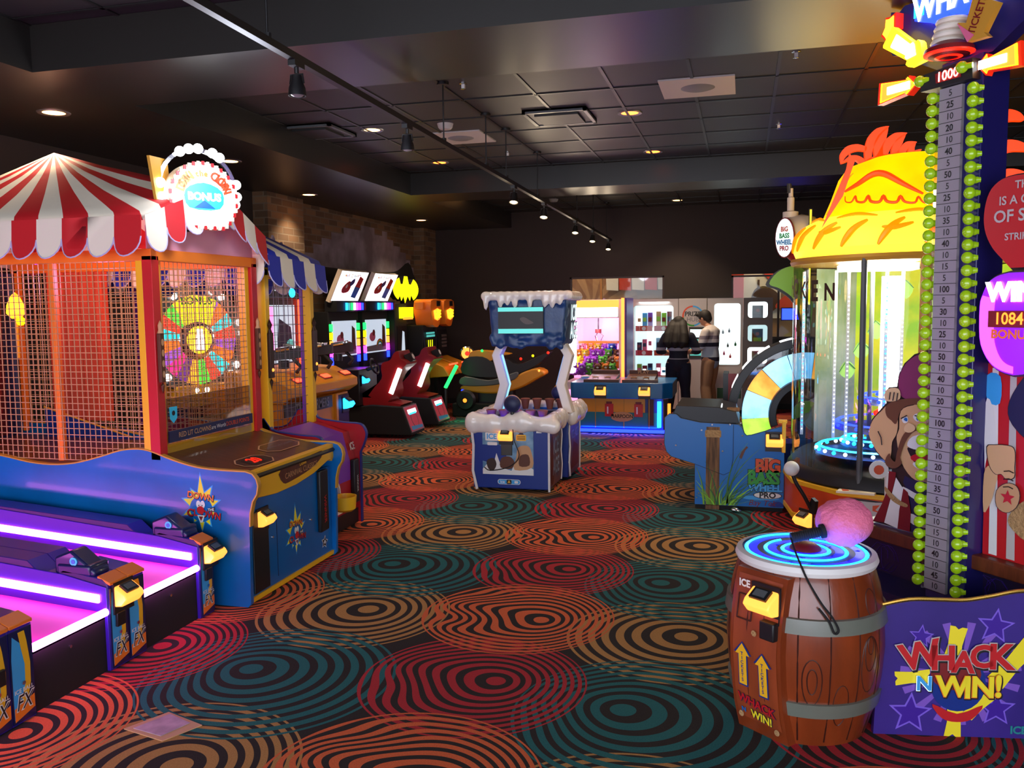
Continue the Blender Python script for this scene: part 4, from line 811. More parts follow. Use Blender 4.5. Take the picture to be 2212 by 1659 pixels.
# --- ride-on vehicle ---
t = thing('ride_on_motorcycle_game', 'black and orange ride-on snowmobile shaped game in the dark far corner', 'arcade game', (-3.85, 13.5, 0))
Y0 = 13.5
g = G(); g.prism(smoothp([(-4.5, .46), (-4.3, .40), (-3.9, .38), (-3.5, .46), (-3.2, .62), (-3.05, .72), (-3.2, .80), (-3.45, .72), (-3.6, .62), (-3.9, .56), (-4.3, .55)], 3, True), 'XZ', Y0-.16, Y0+.16, 'tf_yellow'); g.build('fairing', t, bevel=.03)
g = G(); g.prism(smoothp([(-4.5, .55), (-4.4, .66), (-4.0, .60), (-3.7, .68), (-3.5, .74), (-3.55, .62), (-3.9, .52), (-4.35, .5)], 3, True), 'XZ', Y0-.18, Y0+.18, 'steel_dark'); g.build('side_guard', t, bevel=.02)
g = G(); g.prism(smoothp([(-4.45, .70), (-4.4, .95), (-4.1, .98), (-3.9, .88), (-3.7, .95), (-3.5, .86), (-3.1, 1.02), (-2.98, 1.05), (-3.2, .84), (-3.6, .68), (-4.0, .64)], 3, True), 'XZ', Y0-.14, Y0+.14, 'black'); g.build('seat', t, bevel=.03)
g = G(); g.prism(smoothp([(-4.35, .92), (-4.3, 1.06), (-4.1, 1.08), (-3.8, 1.05), (-3.65, 1.02), (-3.85, .98), (-4.0, .90), (-4.15, .96)], 3, True), 'XZ', Y0-.12, Y0+.12, 'tf_yellow'); g.build('windscreen_cowl', t, bevel=.02)
g = G(); g.box((-4.6, Y0-.25, 0), (-3.1, Y0+.25, .22), 'matte_black'); g.box((-4.2, Y0-.1, .2), (-3.6, Y0+.1, .45), 'black'); g.build('base', t, bevel=.02)
for x in (-4.35,):
    g = G(); g.lathe([(.05, -.05), (.14, -.05), (.17, 0), (.14, .05), (.05, .05)], (x, Y0-.28, .28), 'black', 24, axis=(0, 1, 0)); g.lathe([(0, -.055), (.035, -.05)], (x, Y0-.28, .28), 'g_orange', 14, axis=(0, 1, 0)); g.build('wheel', t)
for x, z, c in ((-3.0, 1.05, 'g_red'), (-3.45, .95, 'g_red'), (-3.25, 1.0, 'g_lemon'), (-3.15, .76, 'g_amber'), (-4.1, 1.08, 'g_green'), (-4.45, .42, 'g_blue')):
    g = G(); g.ball((x, Y0-.15, z), .022, c, 8, 6); g.build('lamp', t)
g = G(); g.tube([(-4.62, 13.0, .50), (-4.42, 13.0, .86)], .03, 'g_green', 8); g.cyl((-4.62, 13.0, 0), (-4.62, 13.0, .5), .03, None, 'black', 8); tag(g.build('light_tube'), 'green glowing light tube between the red seats and the ride-on game', 'light tube')
l = bpy.data.lights.new('green_glow', 'POINT'); l.energy = .6; l.color = (.1, 1, .3); l.shadow_soft_size = .05; o = bpy.data.objects.new('green_glow', l); o.location = (-4.30, 12.75, .10); COL.objects.link(o)
g = G(); g.lathe([(.10, -.02), (.125, 0), (.10, .02)], (-4.55, 13.95, 1.0), 'chrome', 24, axis=(.3, -1, 0)); g.lathe([(0, .0), (.10, .0)], (-4.55, 13.95, 1.0), 'g_amber', 20, axis=(.3, -1, 0)); g.lathe([(0, .01), (.04, .01)], (-4.55, 13.95, 1.0), 'g_red', 14, axis=(.3, -1, 0))
g.box((-4.6, 13.96, 0), (-4.5, 14.05, 1.1), 'black'); tag(g.build('round_sign'), 'round red and yellow lit sign on a post left of the ride-on game', 'sign')
# ================= BACK CENTRE: CLAW MACHINE, TABLE GAME, PRIZE CABINETS =================
t = thing('claw_machine', 'brightly lit pink and white claw machine full of plush toys at the back wall', 'claw machine', (-2.2, 13.4, 0))
glow('claw_white', 'fff0f8', 5); glow('claw_pink', 'ff90c8', 1.6); glow('claw_orange_tube', 'ff7028', 4)
g = G(); g.box((-2.66, 13.0, 0), (-1.78, 13.8, .62), 'white'); g.box((-2.66, 12.985, .1), (-1.78, 13.0, .5), 'claw_pink'); g.build('cabinet', t, bevel=.01)
g = G(); g.box((-2.66, 13.0, 1.6), (-1.78, 13.8, 1.88), 'white'); g.box((-2.62, 12.99, 1.62), (-1.84, 13.0, 1.85), 'claw_white'); g.box((-2.64, 12.985, 1.76), (-1.82, 12.995, 1.87), 'g_amber'); g.build('header', t, bevel=.01)
g = G(); g.box((-2.66, 13.76, .62), (-1.78, 13.8, 1.6), 'claw_pink'); g.build('back_panel', t)
for x in (-2.66, -1.82):
    g = G(); g.box((x, 13.0, .62), (x+.04, 13.04, 1.6), 'white'); g.build('corner_post', t)
g = G(); g.box((-1.78, 12.985, .45), (-1.735, 13.0, 1.9), 'claw_orange_tube'); g.build('light_tube', t)
g = G(); g.box((-1.735, 13.0, 0), (-1.70, 13.8, 1.9), 'purple'); g.build('side_trim', t)
g = G(); g.cyl((-2.55, 13.1, .75), (-2.55, 13.1, 1.35), .06, None, 'claw_white', 14); g.build('lit_tube', t)
g = G(); g.box((-2.62, 13.3, 1.17), (-1.84, 13.33, 1.20), 'acrylic'); g.box((-2.5, 13.3, 1.2), (-1.86, 13.33, 1.24), 'orange'); g.build('inner_shelf', t)
g = G(); g.box((-2.62, 13.005, .64), (-1.84, 13.01, 1.6), 'glass'); g.build('glass_front', t)
g = G(); g.box((-2.38, 12.85, .62), (-2.05, 13.0, .72), 'white'); g.box((-2.38, 12.845, .53), (-2.05, 12.86, .56), 'g_redtube'); g.cyl((-2.22, 12.9, .72), (-2.22, 12.9, .8), .01, None, 'black', 8); g.ball((-2.22, 12.9, .82), .025, 'black', 10, 6); g.build('joystick_deck', t, bevel=.005)
g = G(); g.cyl((-2.2, 13.4, 1.4), (-2.2, 13.4, 1.6), .012, None, 'chrome', 8); g.cyl((-2.2, 13.4, 1.36), (-2.2, 13.4, 1.42), .05, None, 'dark_red', 12)
for a in (0, 2.1, 4.2): g.tube([(-2.2, 13.4, 1.38), (-2.2+.08*math.cos(a), 13.4+.08*math.sin(a), 1.32), (-2.2+.04*math.cos(a), 13.4+.04*math.sin(a), 1.24)], .007, 'chrome', 6)
g.build('claw', t)
l = bpy.data.lights.new('claw_light', 'POINT'); l.energy = 14; l.color = (1, .75, .9); l.shadow_soft_size = .1; o = bpy.data.objects.new('claw_light', l); COL.objects.link(o); o.parent = t; o.location = (0, -.2, 1.52)
PC = [('purple', 'b048c8'), ('green', '6cc040'), ('orange', 'f08828'), ('pink', 'f07898'), ('yellow', 'f0c838'), ('blue', '3048c0'), ('brown', '7a4a2c')]
protos = {}
def plush(col, x, y, z, rz, s):
    lb = {'purple': 'purple plush toy in the claw machine pile', 'green': 'green plush toy in the claw machine pile', 'orange': 'orange plush toy in the claw machine pile', 'pink': 'pink plush toy in the claw machine pile', 'yellow': 'yellow plush toy in the claw machine pile', 'blue': 'blue plush toy with a white face in the claw machine', 'brown': 'brown plush toy in the claw machine pile'}[col]
    if col not in protos:
        mat('plush_'+col, dict(PC)[col], .9, bump=(60, .5))
        p = thing('plush_toy', lb, 'plush toy', (0, 0, 0), col+' plush toys in the claw machine')
        g = G(); g.ball((0, 0, .05), (.075, .06, .06), 'plush_'+col, 12, 8); g.build('body', p)
        g = G(); g.ball((0, -.03, .115), (.052, .05, .048), 'plush_'+col, 12, 8); g.ball((0, -.07, .108), (.02, .014, .014), 'white', 8, 6)
        for sx in (-1, 1): g.ball((sx*.02, -.073, .13), .008, 'black', 6, 5)
        g.build('head', p)
        for sx in (-1, 1):
            g = G(); g.ball((sx*.04, -.025, .155), (.018, .012, .022), 'plush_'+col, 8, 6); g.build('ear', p)
            g = G(); g.ball((sx*.07, -.03, .05), (.022, .035, .02), 'plush_'+col, 8, 6); g.build('arm', p)
            g = G(); g.ball((sx*.045, -.06, .02), (.025, .035, .02), 'plush_'+col, 8, 6); g.build('leg', p)
        protos[col] = p
    else: p = dup(protos[col])
    p.location = (x, y, z); p.rotation_euler = (0, 0, rz); p.scale = (s, s, s)
r = random.Random(3); cl = ['purple', 'green', 'orange', 'pink', 'yellow', 'purple', 'brown', 'green', 'orange']; k = 0
for row, (y, z, n) in enumerate(((13.13, .72, 6), (13.27, .82, 6), (13.42, .92, 6), (13.58, 1.0, 5))):
    for i in range(n):
        c = cl[(k*5+row) % 9]; k += 1
        plush(c, -2.53+.122*i+(row % 2)*.05, y, z, r.uniform(-.6, .6), 1.12)
plush('blue', -2.0, 13.50, 1.02, .1, 1.15)
# table game
t = thing('table_game', 'low two player table game with blue frame, brown decks and blue glow beneath', 'arcade game', (-1.65, 12.3, 0))
g = G(); g.prism([(-2.34, 11.85), (-2.3, 11.8), (-1.05, 11.8), (-.93, 11.95), (-.93, 12.8), (-2.34, 12.8)], 'XY', .50, .72, 'blue_laminate'); g.build('frame', t, bevel=.012)
g = G(); g.box((-2.25, 11.9, .06), (-1.05, 12.7, .50), 'deep_blue'); g.box((-2.22, 11.885, .30), (-1.3, 11.9, .5), 'tf_yellow'); g.box((-2.22, 11.885, .08), (-1.1, 11.9, .30), 'teal'); g.box((-1.26, 11.88, .12), (-1.18, 11.9, .5), 'maroon')
for x in (-1.86, -1.45, ): 
    g.box((x, 11.875, .24), (x+.12, 11.885, .42), 'red'); g.box((x+.02, 11.87, .42), (x+.10, 11.885, .45), 'dark_red'); g.box((x+.03, 11.87, .28), (x+.05, 11.876, .38), 'white')
for x in (-2.0, -1.25, -1.6): g.box((x, 11.878, .08), (x+.012, 11.886, .5), 'gold')
g.flat(circ(-1.62, .24, .16, 18, .07), (0, 11.876, 0), *FY, 'tan', .001); g.text('HARPOON', (-1.62, 11.876, .245), .07, *FY, 'dark_brown', .02, 0, .9, lift=.004)
g.build('base', t, bevel=.006)
for x in (-2.16, -1.62):
    g = G(); g.prism([(x, 11.86), (x+.5, 11.86), (x+.46, 12.3), (x+.06, 12.3)], 'XY', .72, .76, 'deck_wood'); g.prism([(11.9, .76), (12.35, .82), (12.35, .76)], 'YZ', x+.05, x+.45, 'deck_wood')
    for q in (.15, .32): g.lathe([(.045, .0), (.05, .008), (.035, .01)], (x+q, 12.0, .782), 'tan', 14)
    g.box((x+.05, 12.3, .76), (x+.45, 12.34, .86), 'brown'); g.build('control_deck', t, bevel=.005)
g = G(); g.text('PLAY', (-1.37, 12.295, .83), .07, *FY, 'tan', .02, 0, lift=.003); g.build('lettering', t)
for x in (-1.91, -1.30): card_reader(t, (x, 11.8, .60), *FY, s=1.1)
g = G(); g.box((-1.13, 11.86, .1), (-1.08, 11.9, .46), 'g_cyan'); g.build('light_strip', t); g = G(); g.obox((-.98, 12.0, .30), (.0, 0, 1), (0, 1, 0), .12, .03, .02, 'g_orange'); g.build('side_lamp', t)
g = G(); g.box((-2.22, 11.86, .02), (-1.02, 11.92, .06), 'g_blue'); g.box((-2.22, 11.9, 0), (-1.05, 12.7, .05), 'black'); g.build('base_light', t)
l = bpy.data.lights.new('base_glow', 'AREA'); l.shape = 'RECTANGLE'; l.size = 1.15; l.size_y = .1; l.energy = 8; l.color = (.03, .06, 1); o = bpy.data.objects.new('base_glow', l); COL.objects.link(o); o.location = (-1.62, 11.84, .10)
# prize cabinets
YH = 14.4
def cab(x0, x1, name, label, body):
    t = thing(name, label, 'prize cabinet', ((x0+x1)/2, YH+.3, 0))
    g = G(); body(g, t, x0, x1); return t
def shell(t, x0, x1, wins, m='hub_grey'):
    # front panel with real openings
    g = G(); zs = sorted({0.06, 1.885, *[w_[2] for w_ in wins], *[w_[3] for w_ in wins]}); xs = sorted({x0+.004, x1-.004, *[w_[0] for w_ in wins], *[w_[1] for w_ in wins]})
    for i in range(len(xs)-1):
        for j in range(len(zs)-1):
            cx, cz = (xs[i]+xs[i+1])/2, (zs[j]+zs[j+1])/2
            if not any(a < cx < b and c < cz < d for a, b, c, d in wins): g.box((xs[i], YH, zs[j]), (xs[i+1], YH+.05, zs[j+1]), m)
    g.box((x0+.004, YH+.05, .06), (x0+.024, YB-.05, 1.885), m); g.box((x1-.024, YH+.05, .06), (x1-.004, YB-.05, 1.885), m); g.box((x0+.004, YH+.05, 1.865), (x1-.004, YB-.05, 1.885), m); g.box((x0+.004, YB-.07, .06), (x1-.004, YB-.05, 1.865), 'hub_glow'); g.box((x0+.01, YH+.03, 0), (x1-.01, YB-.1, .06), 'matte_black')
    b = g.build('cabinet_body', t)
    for a, b_, c, d in wins:
        g = G(); g.rim(rrect(a, c, b_, d, .05), 'XZ', YH-.006, YH+.02, .012, m)
        for sx, sz in ((a, c), (b_, c), (b_, d), (a, d)):
            q = .05; cx = sx+(q if sx == a else -q); cz = sz+(q if sz == c else -q); a0 = {(a, c): 180, (b_, c): 270, (b_, d): 0, (a, d): 90}[(sx, sz)]
            g.prism([(sx, sz)]+[(cx+q*math.cos(math.radians(a0+90*i/5)), cz+q*math.sin(math.radians(a0+90*i/5))) for i in range(6)], 'XZ', YH-.002, YH+.04, m)
        g.build('window_frame', t)
        g = G(); g.box((a, YH+.01, c), (b_, YH+.014, d), 'glass'); g.build('window_glass', t)
t = thing('prize_cabinet', 'grey prize cabinet with a tall window and red banded shelves, next to the claw machine', 'prize cabinet', (-1.43, YH+.3, 0))
shell(t, -1.84, -1.03, [(-1.77, -1.11, .60, 1.78)])
for i, z in enumerate((1.41, 1.0, .58)):
    for k, (a, b) in enumerate(((-1.75, -1.47), (-1.44, -1.13))):
        g = G(); g.prism([(a, YH+.13), (b, YH+.13-.0), (b, YH+.4), (a, YH+.4)], 'XY', z, z+.015, 'white'); g.prism([(a, z-.06), (b, z-.06), (b, z+.03), (a, z+.03)], 'XZ', YH+.12, YH+.13, 'red' if (i+k) % 2 else 'deep_orange'); g.flat(circ((a+b)/2, z-.015, .035, 14), (0, YH+.12, 0), *FY, 'white', .002); g.build('shelf', t)
l = bpy.data.lights.new('case_light', 'AREA'); l.size = .5; l.energy = 5; l.color = (.85, .95, 1); o = bpy.data.objects.new('case_light', l); COL.objects.link(o); o.location = (-1.43, YH+.2, 1.84)
r = random.Random(5); pc = [('g_soft', 'white'), ('sky', 'blue'), ('violet', 'violet'), ('tan', 'tan'), ('lime', 'lime'), ('dark_red', 'dark red'), ('navy', 'navy'), ('pink', 'pink')]
spots_ = [('upper left', -1.75, 1.44), ('upper right', -1.43, 1.44), ('middle left', -1.75, 1.03), ('middle right', -1.43, 1.03), ('lower left', -1.75, .61), ('lower right', -1.43, .61)]
for si, (nm, x, z) in enumerate(spots_):
    for k in range(3):
        m, cn = pc[(si*3+k) % 8]; h = r.uniform(.14, .26)
        g = G(); g.box((x+.02+.09*k, YH+.16, z-.015), (x+.095+.09*k, YH+.26, z-.015+h), m); g.box((x+.03+.09*k, YH+.157, z+h*.3), (x+.085+.09*k, YH+.16, z+h*.6), pc[(si+k+3) % 8][0])
        tag(g.build('prize_box', bevel=.004), '%s prize box, %s on the %s shelf of the tall prize window' % (cn, ['first', 'middle', 'last'][k], nm), 'box', 'prizes in the tall window')
t = thing('prize_kiosk', 'grey kiosk with the PRIZE HUB ring logo and teal touch screen behind two people', 'kiosk', (-.8, YH+.3, 0))
g = G(); g.box((-1.025, YH, .06), (-.575, YB-.05, 1.885), 'hub_grey'); g.box((-1.02, YH+.03, 0), (-.58, YB-.1, .06), 'matte_black'); g.build('cabinet_body', t, bevel=.005)
g = G(); o_ = V(-.80, YH, 1.60)
for i in range(40):
    a0, a1 = 2*math.pi*i/40, 2*math.pi*(i+1)/40; c = 'sky' if 30 < i or i < 10 else ('deep_orange' if i < 21 else 'green')
    g.flat([(r_*math.cos(a), r_*math.sin(a)) for r_, a in ((.145, a0), (.17, a0), (.17, a1), (.145, a1))], o_, *FY, c, .002)
g.text('PRIZE', o_+V(0, 0, .03), .105, *FY, 'dark_grey', .03, 0, lift=.003); g.text('HUB', o_+V(0, 0, -.06), .10, *FY, 'grey', .01, 0, lift=.003); g.build('logo', t)
g = G(); g.box((-.86, YH-.012, .90), (-.62, YH, 1.42), 'dark_grey'); g.box((-.84, YH-.016, 1.25), (-.64, YH-.012, 1.38), 'hub_glow'); g.box((-.84, YH-.016, .95), (-.64, YH-.012, 1.22), 'g_teal'); g.build('touch_screen', t, bevel=.003)
t = thing('prize_cabinet', 'grey prize cabinet with one large blazing white window right of the man', 'prize cabinet', (-.28, YH+.3, 0))
shell(t, -.57, .0, [(-.46, -.04, .80, 1.80)])
g = G(); g.box((-.45, YH+.2, .8), (-.05, YH+.21, 1.8), 'hub_screen'); g.build('lit_back', t)
for i, (x, z, m, lb) in enumerate([(-.32, 1.30, 'dark_grey', 'small dark item high left in the blazing white prize window'), (-.22, 1.32, 'black', 'small black item high in the middle of the blazing white prize window'), (-.12, 1.1, 'dark_green', 'green bottle on the right of the blazing white prize window'), (-.3, .95, 'pink', 'pink trinket low left in the blazing white prize window'), (-.2, .9, 'red', 'red trinket low in the middle of the blazing white prize window'), (-.24, 1.08, 'grey', 'grey item in the middle of the blazing white prize window')]):
    g = G(); g.lathe([(0, 0), (.018, 0), (.02, .04), (.008, .055), (.008, .075), (0, .075)], (x, YH+.15, z), m, 12); g.cyl((x, YH+.15, z+.03), (x, YH+.2, z+.03), .003, None, 'chrome', 6); tag(g.build('prize_item'), lb, 'prize')
g = G(); g.box((-.40, YH-.008, .25), (-.2, YH, .42), 'dark_green'); g.box((-.18, YH-.008, .25), (-.02, YH, .42), 'dark_green'); g.build('notice_patch', t)
t = thing('prize_locker', 'grey prize locker column with three small lit windows one above another', 'prize cabinet', (.21, YH+.3, 0))
WN = [(.07, .38, 1.56, 1.82), (.07, .38, 1.18, 1.45), (.07, .38, .82, 1.09)]
shell(t, .0, .46, WN, 'hub_dark')
for i, (a, b, c, d) in enumerate(WN):
    g = G(); g.box((a-.02, YH+.25, c-.03), (b+.02, YH+.26, d+.03), ['hub_screen', 'hub_glow', 'hub_screen'][i]); g.box((a, YH+.05, c-.02), (b, YH+.25, c-.01), 'white'); g.build('compartment', t)
for i, (m1, m2, lb) in enumerate([('hub_dark', 'black', 'grey boxed prize in the top window of the locker column'), ('maroon', 'lime', 'red and green boxed prize in the middle window of the locker column'), ('pink', 'dark_grey', 'pink boxed prize in the lowest window of the locker column')]):
    c = WN[i][2]; g = G(); g.box((.14, YH+.12, c-.01), (.31, YH+.2, c+.20), m1); g.box((.16, YH+.118, c), (.29, YH+.12, c+.06), m2); g.ball((.225, YH+.12, c+.12), (.03, .004, .03), 'deep_orange', 10, 6); tag(g.build('prize_box'), lb, 'box')
g = G(); g.box((.60, 14.95, 1.5), (.95, 15.0, 1.72), 'black'); g.box((.62, 14.94, 1.52), (.93, 14.95, 1.70), 'g_blue'); tag(g.build('wall_screen'), 'small blue wall screen right of the prize lockers, seen beside the green arch', 'screen')
# ================= CENTRE: SNOWY MALLET GAME =================
t = thing('ice_mallet_game', 'snow capped blue ice themed mallet game standing alone on the carpet', 'arcade game', (-2.13, 8.5, 0))
mat('ice_art', '3a6c94', .4, noise=(5, 0, '8fb0c8')); mat('ice_art_dark', '28405c', .4, noise=(6, 0, '7a5a4c')); mat('cone_brown', '8a4a38', .6); glow('cyan_band', '58c8c0', .75)
g = G(); g.box((-2.54, 7.92, .03), (-1.78, 8.5, .64), 'deep_blue'); g.build('front_cabinet', t, bevel=.01)
g = G(); g.box((-2.54, 8.56, .03), (-1.72, 9.15, .64), 'deep_blue'); g.build('rear_cabinet', t, bevel=.01)
# printed front
g = G(); g.box((-2.44, 7.912, .17), (-1.93, 7.92, .60), 'ice_art')
o = (0, 7.912, 0)
g.flat([(-2.44, .17), (-1.93, .17), (-1.93, .23), (-2.0, .27), (-2.04, .22), (-2.1, .32), (-2.15, .21), (-2.25, .24), (-2.3, .38), (-2.34, .23), (-2.38, .29), (-2.44, .22)], o, *FY, 'white', .002)
g.flat([(-2.44, .46), (-2.27, .46), (-2.2, .42), (-2.2, .3), (-2.32, .27), (-2.44, .3)], o, *FY, 'deep_blue', .0015)
g.flat(smoothp([(-2.38, .22), (-2.4, .3), (-2.33, .33), (-2.3, .27), (-2.33, .21)], 3, True), o, *FY, 'dark_brown', .003); g.flat(smoothp([(-2.26, .24), (-2.25, .33), (-2.17, .35), (-2.12, .30), (-2.15, .23)], 3, True), o, *FY, 'brown', .003)
g.flat(smoothp([(-2.12, .22), (-2.1, .34), (-2.08, .44), (-1.99, .46), (-1.95, .4), (-1.94, .25)], 3, True), o, *FY, 'tan', .003); g.flat(smoothp([(-2.07, .26), (-2.06, .36), (-1.98, .37), (-1.97, .27)], 3, True), o, *FY, 'brown', .004)
g.flat(rrect(-2.41, .50, -2.28, .58, .01), o, *FY, 'white', .003); g.text('ICE', (-2.345, 7.912, .54), .07, *FY, 'sky', .03, 0, lift=.005); g.flat(rrect(-2.39, .455, -2.29, .485, .008), o, *FY, 'white', .003)
g.flat(rrect(-2.10, .505, -2.0, .565, .012), o, *FY, 'yellow', .003); g.flat([(-2.08, .565), (-2.02, .565), (-2.04, .585), (-2.06, .585)], o, *FY, 'navy', .003)
for z in (.545, .53, .518): g.flat([(-2.09, z), (-2.01, z), (-2.01, z+.006), (-2.09, z+.006)], o, *FY, 'brown', .004)
g.build('picture_panel', t)
g = G(); g.flat(rrect(-2.29, .075, -2.06, .125, .024), (0, 7.912, 0), *FY, 'white', .004); g.flat(rrect(-2.285, .08, -2.065, .12, .02), (0, 7.912, 0), *FY, 'sky', .005); g.flat(rrect(-2.2, .078, -2.15, .122, .01), (0, 7.912, 0), *FY, 'black', .006); g.flat(starp(-2.175, .1, .018, .008, 3), (0, 7.912, 0), *FY, 'yellow', .007); g.text('ice', (-2.24, 7.912, .1), .04, *FY, 'white', .02, 0, lift=.007); g.flat(rrect(-2.12, .088, -2.085, .112, .004), (0, 7.912, 0), *FY, 'white', .007); g.build('maker_badge', t)
g = G(); g.box((-1.9, 7.91, .585), (-1.85, 7.92, .605), 'white'); g.build('serial_plate', t)
card_reader(t, (-2.20, 7.908, .55), *FY, s=.95)
g = G(); g.box((-2.25, 7.90, .36), (-2.14, 7.912, .47), 'dark_grey'); g.build('coin_slot', t, bevel=.004)
# white ragged edge trims
def zig(x, y, z0, z1, s, am, n=5):
    return [(y+(am if i % 2 else -am)*.5*s, z0+(z1-z0)*i/n) for i in range(n+1)]
for nm, pts in (('a', [(7.90, .64), (7.90, .02)]), ('b', zig(0, 8.47, .04, .64, 1, .05, 4)), ('c', zig(0, 8.60, .04, .64, -1, .05, 4)), ('d', [(9.16, .64), (9.17, .4), (9.15, .03)])):
    x = -1.775 if nm in 'ab' else -1.715
    g = G(); g.tube([(x, a, b) for a, b in pts], .012, 'white', 6); g.build('edge_trim', t)
g = G(); g.tube([(-2.55, 7.905, .64), (-2.53, 7.905, .45), (-2.54, 7.905, .2), (-2.50, 7.905, .02)], .014, 'white', 6); g.build('edge_trim', t)
g = G(); g.prism([(7.93, .05), (8.44, .05), (8.49, .2), (8.44, .35), (8.49, .5), (8.45, .62), (7.93, .62)], 'YZ', -1.78, -1.772, 'ice_art_dark'); g.text('ICE', (-1.772, 8.2, .42), .22, *FX, 'ice_art', .02, 0, .8, lift=.002); g.text('AGE', (-1.772, 8.2, .22), .22, *FX, 'ice_art', .02, 0, .7, lift=.002); g.flat(smoothp([(7.97, .1), (7.98, .5), (8.06, .52), (8.08, .3), (8.1, .1)], 3, True), (-1.772, 0, 0), *FX, 'brown', .001); g.build('side_art', t)
g = G(); g.prism([(8.62, .05), (9.12, .05), (9.13, .62), (8.64, .62)], 'YZ', -1.72, -1.712, 'ice_art_dark'); g.text('ICE AGE', (-1.712, 8.88, .45), .13, *FX, 'ice_art', .02, 0, .8, lift=.002); g.flat([(8.66, .1), (9.08, .1), (9.05, .3), (8.8, .38)], (-1.712, 0, 0), *FX, 'brown', .001); g.build('side_art', t)
# snow rims (a ring of drifts around the playfield)
def snow(name, segs, lumps, vox=.02):
    g = G(); r = random.Random(len(lumps)+3)
    for a, b in segs: g.box(a, b, 'snow')
    for c, rr_ in lumps: g.ball(c, rr_, 'snow', 12, 8)
    return g.build(name, t, mods=remesh(vox, 12))
r = random.Random(11); L = []
for i in range(9): L.append(((-2.54+.1*i, 7.93+r.uniform(-.02, .02), .67+r.uniform(-.03, .02)), (.09, .075, r.uniform(.08, .12))))
for i in range(6): L.append(((-1.77+r.uniform(-.01, .03), 7.98+.11*i, .68), (.07, .08, r.uniform(.08, .12)))); L.append(((-2.54+r.uniform(-.02, .02), 7.98+.11*i, .70), (.06, .08, .08)))
snow('snow_rim', [((-2.58, 7.88, .64), (-1.74, 8.0, .73)), ((-2.58, 7.9, .64), (-2.48, 8.56, .75)), ((-1.84, 7.9, .64), (-1.73, 8.54, .74))], L)
L = []
for i in range(6): L.append(((-1.70+r.uniform(-.01, .04), 8.6+.11*i, .68), (.08, .08, r.uniform(.08, .13)))); L.append(((-2.54, 8.6+.11*i, .71), (.06, .08, .07)))
for i in range(9): L.append(((-2.54+.1*i, 9.13, .72), (.08, .06, .06)))
snow('snow_rim', [((-1.80, 8.56, .64), (-1.66, 9.16, .75)), ((-2.58, 8.56, .64), (-2.48, 9.16, .76)), ((-2.58, 9.05, .64), (-1.66, 9.18, .75))], L)
g = G(); g.box((-2.49, 7.98, .64), (-1.80, 9.06, .66), 'navy'); g.box((-2.46, 8.0, .665), (-1.86, 8.03, .675), 'g_blue'); g.box((-2.2, 9.02, .68), (-1.82, 9.04, .70), 'blue'); g.build('playfield', t)
g = G(); g.box((-2.47, 8.02, .69), (-1.84, 8.05, .715), 'g_blue'); g.lathe([(0, .72), (.03, .715)], (-2.02, 8.06, 0), 'g_white', 12, sx=1.3); g.build('light_strip', t)
for i, x in enumerate((-2.40, -2.27, -2.14, -2.0, -1.88)):
    for y, z in ((8.10, .70), (8.96, .72)):
        g = G(); g.lathe([(0, .0), (.03, 0), (.045, .08), (.055, .11), (.04, .115), (0, .115)], (x, y, z-.03), 'cone_brown', 14); g.build('bumper', t)
# legs and head
for nm, P in (('l', [(-2.38, 1.42), (-2.44, 1.30), (-2.36, 1.00), (-2.44, .72)]), ('r', [(-1.76, 1.42), (-1.69, 1.30), (-1.77, 1.0), (-1.69, .72)])):
    g = G(); L_ = [(x-.045, z) for x, z in P]; R_ = [(x+.045, z) for x, z in P]; g.prism(L_+R_[::-1], 'XZ', 8.42, 8.56, 'ivory'); lg = g.build('support_leg', t, bevel=.008)
    g = G()
    for (x0, z0), (x1, z1) in ((R_[1], R_[2]), (R_[2], R_[3])) if nm == 'l' else ((L_[1], L_[2]),): g.tube([(x0+(.004 if nm == 'l' else -.004), 8.49, z0), (x1+(.004 if nm == 'l' else -.004), 8.49, z1)], .010, 'w_blue', 6)
    g.build('light_strip', lg)
g = G(); g.prism([(-2.46, 1.90), (-2.42, 1.44), (-2.38, 1.40), (-1.72, 1.40), (-1.70, 1.46), (-1.66, 1.90)], 'XZ', 8.22, 8.80, 'ice_blue')
r = random.Random(2)
for i in range(26):
    x = r.uniform(-2.43, -1.70); z = r.choice([r.uniform(1.40, 1.50), r.uniform(1.82, 1.88)]); g.ball((x, 8.22, z), (r.uniform(.03, .06), .02, r.uniform(.03, .05)), 'ice_blue', 8, 6)
for i in range(18): g.ball((r.choice([-2.41, -1.71]), r.uniform(8.24, 8.78), r.uniform(1.44, 1.86)), (.03, .05, .05), 'ice_blue', 8, 6)
g.build('head_box', t, mods=remesh(.016, 1))
g = G(); g.box((-2.34, 8.178, 1.525), (-1.885, 8.21, 1.79), 'black'); g.box((-2.34, 8.172, 1.745), (-1.885, 8.18, 1.785), 'cyan_band'); g.box((-2.34, 8.172, 1.53), (-1.885, 8.18, 1.575), 'cyan_band')
g.flat(smoothp([(-2.12, 1.67), (-2.08, 1.69), (-2.02, 1.66), (-1.98, 1.63), (-2.06, 1.62)], 3, True), (0, 8.178, 0), *FY, 'hub_dark', .003); g.build('screen', t)
g = G(); 
for k, (q, z) in enumerate((('ICE', 1.72), ('AGE', 1.54))): g.text(q, (-1.655+.0, 8.50, z), .22, (0, 1, 0), (.04, 0, 1), 'black', .06, 0, .9, lift=.006); g.text(q, (-1.655, 8.50, z), .22, (0, 1, 0), (.04, 0, 1), 'hub_glow', .02, 0, .9, lift=.014)
g.build('side_lettering', t)
L = []
r = random.Random(8)
